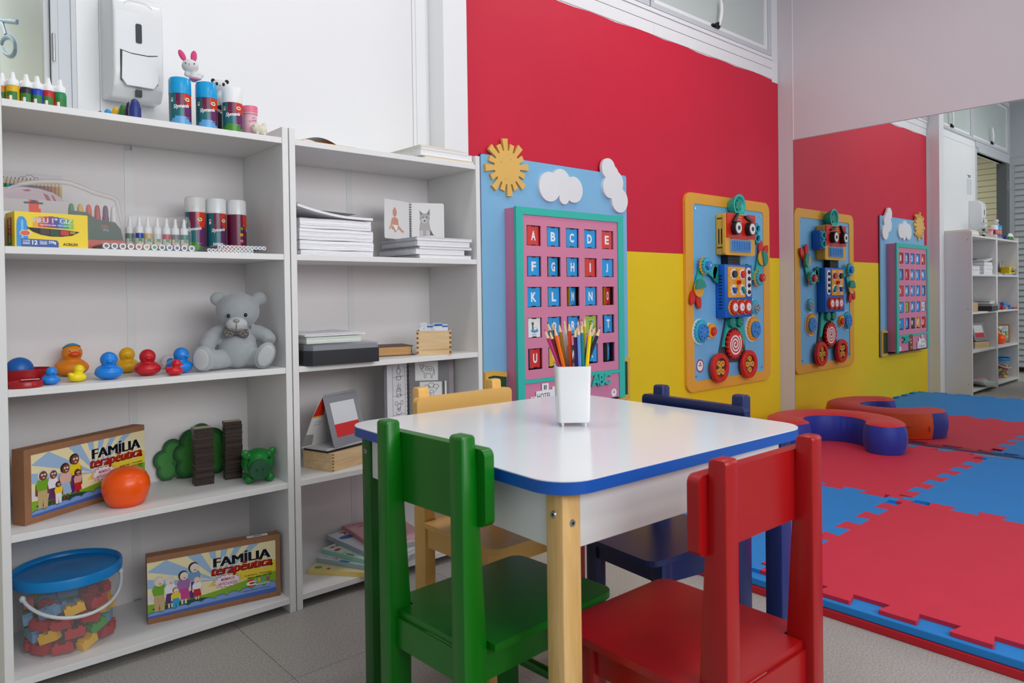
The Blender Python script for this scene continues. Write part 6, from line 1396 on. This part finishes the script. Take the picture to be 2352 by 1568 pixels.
# second shelf: paper pile
z = SZ[1]+0.0003
for k, (h, dx, w, nm) in enumerate(((0.0155, 0.004, 0.232, 'lowest thin paper pad of the tall pile'), (0.0275, 0.003, 0.234, 'second paper pad from the bottom of the tall pile'), (0.034, 0.001, 0.236, 'thick paper pad in the middle of the tall pile'), (0.029, 0.004, 0.226, 'paper pad just below the curled booklet'))):
    t = thing('paper_pad', '%s on the right bookcase' % nm, 'paper pad', (0.893+dx, 0.022+0.003*(k % 2), z), R_(0.6*((-1)**k)), 'paper pads in the tall pile')
    pageblock(MB().m(PAPER), w, 0.205, h-0.0016, 12, 0.0014, 30+k, 14, (lambda a, b, kk=k: -0.0005-0.0032*math.sin(PI*a)*0+0.0006*math.sin(9*a+kk))).build('sheets', t, 0, (0, 0, 0.0012))
    z += h
t = thing('curled_booklet', 'curled spiral booklet sagging on top of the tall paper pile', 'booklet', (0.8905, 0.024, z), 0)
cv = lambda a, b: 0.0012+0.030*(1-a)**2.2*(1-0.1*b)+0.006*max(0, a-0.6)
pageblock(MB().m(PAPER), 0.240, 0.19, 0.007, 4, 0.0006, 50, 16, cv).build('sheets', t)
lf_ = MB().m(mat('#aeaeb2', 0.5)); vs = []
for k in range(13):
    a = k/12; vs += [(0.002+0.238*a, 0.10, 0.040-0.008*a), (0.002+0.238*a, 0.188, 0.048-0.018*a)]
lf_.add(vs, [(2*k, 2*k+2, 2*k+3, 2*k+1) for k in range(12)]); lf_.build('grey_cover', t, 60)
coil(t, (0.002, 0.004, 0.036), (0.002, 0.18, 0.036), 0.007, 20, GWIRE)
# spiral notebooks, right pile
z = SZ[1]+0.0003
for k, (h, x_, w, nm) in enumerate(((0.0125, 1.290, 0.212, 'lowest spiral notebook'), (0.0175, 1.276, 0.196, 'second lowest spiral notebook'), (0.0085, 1.290, 0.212, 'thin middle spiral notebook'), (0.018, 1.282, 0.210, 'thick spiral notebook second from top'), (0.0105, 1.280, 0.220, 'topmost spiral notebook'))):
    notebook('%s of the pile under the open picture book' % nm, (x_, 0.012, z), R_(1.5-0.5*k), w, 0.215, h, mat('#d7d7da', 0.4), PAPER, GWIRE, 0.006, 60+k, 'spiral notebooks under the picture book'); z += h+0.0002
ZT = z
# open picture book
t = thing('picture_book', 'open spiral picture book showing a baby and a white puppy', 'picture book', (1.358, 0.165, ZT+0.0002))
PGW = mat('#e7e6e6', 0.5)
def page(p0, p1, h, nm):
    p0, p1 = Vector(p0), Vector(p1); u = (p1-p0).normalized(); n_ = Vector((u.y, -u.x, 0)); L = (p1-p0).length
    fr = FR(p0, u, (0, 0, 1), n_); MB().m(PGW).prism(rrect(0.0, L, 0.0, h, 0.006), fr, -0.002, 0.0).build(nm, t); return fr, L
fr, L = page((-0.128, -0.045, 0), (-0.003, 0, 0), 0.1275, 'left_page')
SK, SKD = mat('#d39a86', 0.5), mat('#b97a66', 0.5)
q = MB().m(SK).flat(ellp(0.053, 0.087, 0.011, 0.0145, 20), fr, 0.0003).flat([(0.037, 0.066), (0.046, 0.071), (0.061, 0.071), (0.070, 0.066), (0.067, 0.044), (0.04, 0.044)], fr, 0.0003).flat([(0.037, 0.066), (0.042, 0.064), (0.036, 0.042), (0.027, 0.030), (0.022, 0.031), (0.03, 0.044)], fr, 0.0004).flat([(0.070, 0.066), (0.065, 0.064), (0.066, 0.044), (0.064, 0.03), (0.07, 0.03), (0.073, 0.044)], fr, 0.0004).flat(ellp(0.047, 0.036, 0.013, 0.007, 16), fr, 0.0005).flat([(0.064, 0.045), (0.078, 0.042), (0.094, 0.029), (0.101, 0.031), (0.097, 0.022), (0.088, 0.025), (0.07, 0.036)], fr, 0.0005).flat(ellp(0.055, 0.026, 0.006, 0.004, 12), fr, 0.0006)
q.m(WHITEP).flat([(0.042, 0.046), (0.068, 0.046), (0.066, 0.033), (0.056, 0.029)], fr, 0.0006); q.m(mat('#3a2a26', 0.5)).flat([(0.0505, 0.1005), (0.0545, 0.1005), (0.053, 0.105)], fr, 0.0004); q.m(SKD).flat(ellp(0.0495, 0.089, 0.0022, 0.001, 8), fr, 0.0006).flat(ellp(0.0575, 0.089, 0.0022, 0.001, 8), fr, 0.0006).flat(ellp(0.0535, 0.0805, 0.003, 0.0011, 8), fr, 0.0006).flat(ellp(0.053, 0.061, 0.008, 0.0006, 8), fr, 0.0006); q.build('baby_print', t)
fr, L = page((0.003, 0, 0), (0.108, -0.045, 0), 0.1275, 'right_page')
DG, DGD, DGL = mat('#b3afae', 0.6), mat('#6f6664', 0.6), mat('#cfcccb', 0.6)
q = MB().m(DG).flat([(0.032, 0.066), (0.062, 0.066), (0.066, 0.04), (0.060, 0.018), (0.030, 0.012), (0.028, 0.04)], fr, 0.0003).flat(ellp(0.047, 0.076, 0.018, 0.0165, 20), fr, 0.0004).flat([(0.031, 0.084), (0.028, 0.104), (0.043, 0.090)], fr, 0.0004).flat([(0.052, 0.090), (0.065, 0.110), (0.066, 0.084)], fr, 0.0004)
q.m(DGL).flat(ellp(0.045, 0.068, 0.010, 0.009, 16), fr, 0.0006).flat([(0.030, 0.035), (0.040, 0.035), (0.041, 0.012), (0.031, 0.010)], fr, 0.0005).flat([(0.052, 0.035), (0.061, 0.035), (0.064, 0.016), (0.052, 0.014)], fr, 0.0005); q.m(DGD).flat([(0.065, 0.04), (0.075, 0.022), (0.08, 0.018), (0.064, 0.018)], fr, 0.0004).flat([(0.032, 0.090), (0.031, 0.098), (0.038, 0.091)], fr, 0.0006).flat([(0.056, 0.091), (0.062, 0.102), (0.062, 0.088)], fr, 0.0006)
for a, b in ((0.041, 0.079), (0.054, 0.080)): q.m(BLACK).flat(ellp(a, b, 0.0022, 0.0022, 8), fr, 0.0008)
q.m(BLACK).flat(ellp(0.0465, 0.067, 0.0036, 0.0028, 10), fr, 0.0008); q.build('puppy_print', t)
for k in range(15): MB().m(DWIRE).lathe([(0.0040, -0.0009), (0.0050, -0.0009), (0.0050, 0.0009), (0.0040, 0.0009), (0.0040, -0.0009)], seg=12, close=False).build('binding_ring', t, 40, (0, -0.0005, 0.008+k*0.0080))
# third shelf: black tray with lid and papers, brown book, card box
t = thing('document_tray', 'black plastic tray with clear grey lid on the third shelf', 'tray', (0.890, -0.0165, SZ[2]+0.0003), R_(-3.0))
BKT = mat('#26282e', 0.3)
MB().m(BKT).prism([(0.0, 0.02), (0.018, 0.0), (0.223, 0.0), (0.223, 0.235), (0.0, 0.235)], TOPF(), 0.0, 0.0415).build('tray', t)
MB().m(mat('#85868f', 0.2)).prism([(0.022, 0.005), (0.219, 0.005), (0.219, 0.228), (0.022, 0.228)], TOPF(), 0.0417, 0.055).build('contents', t)
MB().m(film('#b9bac2', 0.35, 0.1)).prism([(0.002, 0.022), (0.019, 0.001), (0.221, 0.001), (0.221, 0.233), (0.002, 0.233)], TOPF(), 0.0418, 0.0595).build('clear_lid', t)
t = thing('thick_book', 'thick closed book with greenish page edges on the black tray', 'book', (0.9015, 0.006, SZ[2]+0.0606), R_(-2))
pageblock(MB().m(mat('#dfe6dc', 0.7)), 0.168, 0.20, 0.0185, 12, 0.0009, 81, 12).build('pages', t)
t = thing('loose_papers', 'loose white papers lying on the thick book', 'paper', (0.894, -0.002, SZ[2]+0.0799), R_(-2))
pageblock(MB().m(PAPER), 0.186, 0.21, 0.0055, 6, 0.003, 82, 14, lambda a, b: 0.0008+0.004*abs(math.sin(5*a))*b).build('sheets', t)
t = thing('brown_book', 'brown-covered old book standing flat beside the black tray', 'book', (1.1385, 0.1245, SZ[2]+0.0003), R_(-14))
BRC = mat('#4a261a', 0.5)
MB().m(BRC).box(0, 0.178, 0, 0.115, 0, 0.002).build('back_cover', t); MB().m(BRC).box(0, 0.174, 0, 0.115, 0.0292, 0.0312).build('front_cover', t)
pageblock(MB().m(mat('#c99a63', 0.7, noise=0.1, nscale=150)), 0.166, 0.11, 0.0268, 10, 0.0008, 84).build('pages', t, 0, (0.002, 0.003, 0.0022))
MB().m(BRC).box(0.1685, 0.1705, 0.004, 0.11, 0.0022, 0.029).build('flap', t)
PINE = wood('#d8b482', '#e8cda0', (8, 60, 60), 0.5); PEND = mat('#8a5f3a', 0.6)
def wbox(par, L, D, z0, h, nm, n_):
    w = 0.007
    for b in ((0, L, 0, w), (0, L, D-w, D), (0, w, w+0.0002, D-w-0.0002), (L-w, L, w+0.0002, D-w-0.0002)): o = MB().m(PINE).box(b[0], b[1], b[2], b[3], z0, z0+h-0.0004).build(nm, par)
    for k in range(n_):
        zz = z0+h*(k+0.5)/n_
        for x_ in (0.0, L-w): MB().m(PEND).box(x_+0.0002, x_+w-0.0002, -0.0004, 0.0, zz-h/n_*0.26, zz+h/n_*0.26).build('finger_joint', par)
t = thing('card_box', 'small wooden card box filled with index cards', 'card box', (1.305, 0.060, SZ[2]+0.0003), R_(-35))
wbox(t, 0.112, 0.092, 0.0, 0.0165, 'base_side', 1); MB().m(PINE).box(0.0072, 0.1048, 0.0072, 0.0848, 0.0002, 0.004).build('bottom', t); wbox(t, 0.112, 0.092, 0.0168, 0.061, 'box_side', 4)
for k in range(9):
    c_ = mat('#1f6fc4', 0.45) if k == 6 else mat('#e9ecf0', 0.6); h = (0.078, 0.0795, 0.082, 0.083, 0.085, 0.087, 0.092, 0.094, 0.096)[k]
    o = MB().m(c_).prism([(0.010, 0.006), (0.102, 0.006), (0.102, h), (0.085, h), (0.083, h+0.006), (0.06-0.006*(k % 3), h+0.006), (0.058-0.006*(k % 3), h), (0.010, h)] if k % 3 != 2 else [(0.010, 0.006), (0.102, 0.006), (0.102, h), (0.035, h), (0.033, h+0.006), (0.013, h+0.006), (0.010, h)], FR((0, 0.012+k*0.0078, 0)), -0.0007, 0.0).build('index_card', t)
    if k in (0, 2, 4): MB().m(BLACK).text(('CAT', '4', '3')[k//2], FR((0, 0.012+k*0.0078, 0)), (0.03, 0.024, 0.07)[k//2], h-0.004+(0.006 if k == 2 else 0), 0.004, 0.0003, bold=0.02).build('card_print', o)
# fourth shelf: flat wooden boxes, binder, calendar, standing flip book
t = thing('wooden_case', 'flat two-tier pale wooden case on the fourth shelf', 'wooden box', (0.982, 0.023, SZ[3]+0.0003), R_(16.5))
for z0 in (0.0, 0.0272):
    for b in ((0, 0.20, 0, 0.008), (0, 0.20, 0.112, 0.12), (0, 0.008, 0.0082, 0.1118), (0.192, 0.20, 0.0082, 0.1118)): MB().m(PINE).box(b[0], b[1], b[2], b[3], z0, z0+0.0268).build('case_side', t)
    MB().m(PINE).box(0.0083, 0.1917, 0.0083, 0.1117, z0+(0.002 if z0 == 0 else 0.021), z0+(0.005 if z0 == 0 else 0.0262)).build('case_panel', t)
    for k in range(3): MB().m(PEND).box(0.0003, 0.0077, -0.0004, 0.0, z0+0.002+k*0.009, z0+0.0065+k*0.009).build('finger_joint', t)
t = thing('ring_binder', 'grey and black binder lying on the flat wooden case', 'binder', (0.975, 0.034, SZ[3]+0.0548), R_(16.5))
MB().m(BLACK).box(0.0, 0.17, 0.0, 0.10, 0.0, 0.005).build('lower_cover', t); MB().m(mat('#c9cacd', 0.4)).box(0.0, 0.168, 0.003, 0.098, 0.0052, 0.0115).build('upper_cover', t)
t = thing('desk_calendar', 'grey easel desk calendar with white page and red band', 'desk calendar', (0.998, 0.038, SZ[3]+0.0665), R_(20.5))
GC = mat('#8b8d94', 0.5); Hc2 = 0.148; rec = 0.042
fr = FR((0, 0, 0.0), (1, 0, 0), Vector((0, rec, Hc2)).normalized(), Vector((0, -Hc2, rec)).normalized()); LL = math.hypot(Hc2, rec)
MB().m(GC).prism(rrect(0, 0.150, 0, LL, 0.003), fr, -0.0018, 0.0).build('front_panel', t)
q = MB().m(mat('#dfe2e6', 0.4)).flat([(0.022, 0.065), (0.128, 0.065), (0.128, 0.130), (0.022, 0.130)], fr, 0.0004).m(mat('#d81018', 0.4)).flat([(0.022, 0.026), (0.128, 0.026), (0.128, 0.0648), (0.022, 0.0648)], fr, 0.0004); q.build('page_print', t)
b2 = FR((0, 2*rec, 0.0), (1, 0, 0), Vector((0, -rec, Hc2)).normalized(), Vector((0, -Hc2, -rec)).normalized())
MB().m(mat('#d5d3cf', 0.5)).prism([(-0.045, 0.0), (0.150, 0.0), (0.150, LL), (0.0, LL), (-0.026, 0.088)], b2, -0.0016, 0.0).build('rear_panel', t)
q = MB().m(mat('#c9240f', 0.45)).flat([(-0.0245, 0.094), (0.02, 0.094), (0.02, LL-0.004), (0.0, LL-0.004)], b2, 0.0004).m(mat('#e2a41c', 0.45)).flat([(-0.0255, 0.090), (0.02, 0.090), (0.02, 0.0938), (-0.0245, 0.0938)], b2, 0.0004).m(BLACK).text('A.J. Treasure', b2, 0.004, 0.074, 0.005, 0.0004, w=0.032).text('J.A. Lucas', b2, 0.0, 0.066, 0.005, 0.0004, w=0.028).m(mat('#8d8d8b', 0.5)).flat([(-0.044, 0.004), (-0.004, 0.004), (-0.006, 0.036), (-0.041, 0.04)], b2, 0.0004); q.build('rear_print', t)
coil(t, (0.004, rec, Hc2), (0.146, rec, Hc2), 0.0048, 17, mat('#a9abb2', 0.4), 0.0007)
t = thing('flip_binder', 'standing flip binder with line drawings of an onion, a plant, a cow and a tree', 'flip binder', (1.329, 0.150, SZ[3]+0.0003))
def fpage(p0, p1, h, m_, nm):
    p0, p1 = Vector(p0), Vector(p1); u = (p1-p0).normalized(); n_ = Vector((u.y, -u.x, 0)); fr = FR(p0, u, (0, 0, 1), n_); MB().m(m_).prism(rrect(0, (p1-p0).length, 0, h, 0.003), fr, -0.002, 0).build(nm, t); return fr
fl_ = fpage((-0.100, -0.03, 0), (-0.004, 0, 0), 0.284, mat('#e3e3e6', 0.5), 'left_page'); frr = fpage((0.004, 0, 0), (0.150, -0.028, 0), 0.290, mat('#7d7d80', 0.5), 'right_page'); fpage((0.010, 0.006, 0), (0.172, -0.024, 0), 0.295, mat('#a39aa0', 0.5), 'rear_page')
MB().m(mat('#6f7278', 0.5)).box(-0.113, -0.102, -0.034, -0.0315, 0, 0.284).build('cover_edge', t)
LINE = mat('#3a3a3e', 0.6); CARD = mat('#e6e8e8', 0.55)
def strokes(mb, fr, paths, d=0.0007, w=0.0006):
    for P in paths:
        for a, b in zip(P[:-1], P[1:]):
            dx, dy = b[0]-a[0], b[1]-a[1]; L_ = math.hypot(dx, dy) or 1; nx, ny = -dy/L_*w, dx/L_*w
            mb.flat([(a[0]+nx, a[1]+ny), (b[0]+nx, b[1]+ny), (b[0]-nx, b[1]-ny), (a[0]-nx, a[1]-ny)], fr, d)
def cpath(u, v, ru, rv, n_=12, a0=0, a1=2*PI): return [(u+ru*math.cos(a0+(a1-a0)*k/n_), v+rv*math.sin(a0+(a1-a0)*k/n_)) for k in range(n_+1)]
q = MB().m(LINE)
for k in range(4): strokes(q, fl_, [[(0.028, 0.056+k*0.062), (0.090, 0.056+k*0.062)]], w=0.0004)
strokes(q, fl_, [[(0.028, 0.0), (0.028, 0.284)], [(0.090, 0.0), (0.090, 0.284)]], w=0.0004)
strokes(q, fl_, [cpath(0.058, 0.260, 0.009, 0.010), [(0.052, 0.267), (0.058, 0.281), (0.064, 0.267)], cpath(0.058, 0.238, 0.012, 0.007), [(0.048, 0.236), (0.046, 0.246)], [(0.068, 0.236), (0.070, 0.246)], cpath(0.058, 0.180, 0.012, 0.005), [(0.047, 0.199), (0.049, 0.178)], [(0.069, 0.199), (0.067, 0.178)], cpath(0.058, 0.199, 0.011, 0.004), [(0.058, 0.2), (0.056, 0.222)], [(0.053, 0.2), (0.050, 0.216)], [(0.062, 0.2), (0.066, 0.218)], cpath(0.058, 0.142, 0.008, 0.013), cpath(0.044, 0.156, 0.007, 0.006), cpath(0.072, 0.156, 0.007, 0.006), cpath(0.058, 0.127, 0.014, 0.010, 10, PI, 2*PI), [(0.05, 0.14), (0.066, 0.132)], [(0.05, 0.134), (0.066, 0.142)]])
q.build('line_drawing', t)
c1_ = MB().m(CARD).prism([(0.022, 0.222), (0.106, 0.218), (0.106, 0.283), (0.022, 0.283)], frr, 0.0003, 0.0012).build('picture_card', t); c2_ = MB().m(CARD).prism([(0.038, 0.142), (0.120, 0.142), (0.120, 0.213), (0.038, 0.217)], frr, 0.0003, 0.0012).build('picture_card', t); MB().m(CARD).box(0.128, 0.136, -0.0312, -0.0304, 0.13, 0.215).build('picture_card', t)
q = MB().m(LINE); strokes(q, frr, [[(0.046, 0.264), (0.052, 0.270), (0.083, 0.266), (0.090, 0.258), (0.089, 0.240), (0.085, 0.240), (0.084, 0.228), (0.080, 0.228), (0.079, 0.242), (0.062, 0.244), (0.060, 0.230), (0.056, 0.230), (0.055, 0.248), (0.046, 0.254), (0.046, 0.264)], cpath(0.046, 0.268, 0.006, 0.007), [(0.040, 0.273), (0.036, 0.277)], [(0.051, 0.274), (0.055, 0.278)], [(0.090, 0.258), (0.094, 0.246), (0.093, 0.236)], cpath(0.066, 0.259, 0.006, 0.004), cpath(0.078, 0.256, 0.005, 0.005)], 0.0016); q.build('line_drawing', c1_)
q = MB().m(LINE); strokes(q, frr, [[(0.070, 0.150), (0.076, 0.162), (0.074, 0.176), (0.062, 0.190)], [(0.092, 0.150), (0.087, 0.164), (0.090, 0.178), (0.104, 0.190)], cpath(0.064, 0.198, 0.010, 0.007), cpath(0.080, 0.203, 0.011, 0.008), cpath(0.098, 0.198, 0.011, 0.007), cpath(0.081, 0.182, 0.007, 0.005), [(0.058, 0.149), (0.106, 0.149)], [(0.079, 0.176), (0.079, 0.162)]], 0.0016); q.build('line_drawing', c2_)
for k in range(19): MB().m(DWIRE).lathe([(0.0046, -0.0012), (0.0060, -0.0012), (0.0060, 0.0012), (0.0046, 0.0012), (0.0046, -0.0012)], seg=12, close=False).build('binding_ring', t, 40, (0, -0.001, 0.012+k*0.0143))
# bottom shelf: fan of picture books in plastic
z = SZ[4]+0.0003
PBK_ = [('yellow-spined picture book at the bottom of the fan', '#ecd27c', '#e9d79a', (0.950, 0.128), -51), ('pale blue picture book second from the bottom of the fan', '#9fb9c6', '#d3dbe2', (0.996, 0.164), -64.5), ('mint green picture book in the middle of the fan', '#9cd2bd', '#cfe4dc', (1.027, 0.191), -74), ('white and blue picture book second from the top of the fan', '#a8b9c6', '#dfe3ea', (1.080, 0.262), -87), ('pink picture book on top of the fan', '#d98f98', '#e0a2ab', (1.146, 0.272), -97)]
for k, (lab, sp__, cv_, (x_, y_), an) in enumerate(PBK_):
    t = thing('picture_book', '%s on the bottom shelf' % lab, 'book', (x_, y_, z), R_(an), 'picture books in a fan'); h = 0.0135
    W_, D_ = 0.252, 0.19
    # local: x runs along the spine towards the viewer, the book body lies on +y
    MB().m(mat(sp__, 0.4)).box(0, W_, 0, 0.003, 0, h-0.0002).build('spine', t)
    cy = min(D_, 0.10+0.0*k) if False else 0.0
    bw = [0.10, 0.135, 0.16, 0.18, 0.185][k]
    MB().m(mat(cv_, 0.35)).box(0.0, W_, 0.0032, bw, h-0.0016, h-0.0002).build('front_cover', t); MB().m(mat(cv_, 0.35)).box(0.0, W_, 0.0032, bw, 0.0, 0.0014).build('back_cover', t)
    pageblock(MB().m(PAPER), W_-0.004, bw-0.006, h-0.0034, 4, 0.0004, 90+k).build('pages', t, 0, (0.002, 0.0034, 0.0015))
    fr = FR((0, 0, h), (0, 1, 0), (-1, 0, 0), (0, 0, 1)); q = MB()
    RDK_ = mat('#b0262c', 0.4)
    def at(u, v): return (u, -v)
    if k == 4:
        q.m(RDK_).text('cham', fr, 0.062, -0.04, 0.017, 0.0002, w=0.06, bold=0.04).text('me poco', fr, 0.05, -0.016, 0.008, 0.0002, w=0.045, bold=0.02).flat(ellp(0.058, -0.075, 0.014, 0.009, 18), fr, 0.0002); q.m(mat('#7fa6cf', 0.4)).flat(ellp(0.06, -0.098, 0.011, 0.004, 14), fr, 0.0002).flat(ellp(0.10, -0.16, 0.02, 0.012, 18), fr, 0.0002); q.m(mat('#2a4fae', 0.4)).flat([(0.06, -0.14), (0.11, -0.12), (0.115, -0.135), (0.07, -0.16)], fr, 0.0004); q.m(RDK_).flat([(0.07, -0.11), (0.10, -0.1), (0.105, -0.125), (0.085, -0.12)], fr, 0.0004)
    elif k == 3:
        q.m(RDK_).flat([(0.035, -0.012), (0.05, -0.012), (0.058, -0.024), (0.052, -0.038), (0.04, -0.042), (0.048, -0.032), (0.048, -0.022)], fr, 0.0002); q.m(mat('#2a6db4', 0.4)).flat(ellp(0.038, -0.065, 0.028, 0.017, 20), fr, 0.0002)
    elif k == 2: q.m(RDK_).text('as e', fr, 0.035, -0.02, 0.012, 0.0002, w=0.032, bold=0.03).flat(ellp(0.02, -0.05, 0.012, 0.008, 14), fr, 0.0002); q.m(mat('#d8cf3a', 0.4)).flat(ellp(0.012, -0.088, 0.009, 0.006, 14), fr, 0.0002); q.m(mat('#4a8a4a', 0.4)).flat([(0.006, -0.1), (0.014, -0.1), (0.014, -0.13), (0.006, -0.13)], fr, 0.0002)
    elif k == 1: q.m(RDK_).text('1', fr, 0.02, -0.02, 0.01, 0.0002, bold=0.03).flat([(0.01, -0.05), (0.022, -0.06), (0.012, -0.07), (0.016, -0.06)], fr, 0.0002); q.m(mat('#2a86c4', 0.4)).flat(ellp(0.008, -0.10, 0.006, 0.02, 12), fr, 0.0002)
    else: q.m(RDK_).flat(burst(0.016, -0.06, 0.009, 0.009, 5, 0.4), fr, 0.0002); q.m(mat('#7a9a4a', 0.4)).flat(ellp(0.022, -0.025, 0.010, 0.012, 12), fr, 0.0002)
    q.build('cover_print', t)
    z += h+0.0002
# clear plastic sleeve lying loosely over the fan
t = thing('plastic_sleeve', 'crinkled clear plastic sleeve over the fanned picture books', 'plastic sleeve', (1.165, 0.06, z+0.0008))
pr = random.Random(9); q = MB().m(film('#ffffff', 0.10, 0.02)); nx_, ny_ = 14, 12; vs = []
for j in range(ny_+1):
    for i in range(nx_+1):
        vs.append((-0.03+0.23*i/nx_, -0.09+0.24*j/ny_, 0.002+pr.uniform(0, 0.006)+0.002*math.sin(i*0.9+j)))
q.add(vs, [(j*(nx_+1)+i, j*(nx_+1)+i+1, (j+1)*(nx_+1)+i+1, (j+1)*(nx_+1)+i) for j in range(ny_) for i in range(nx_)]); q.build('film', t, 40)
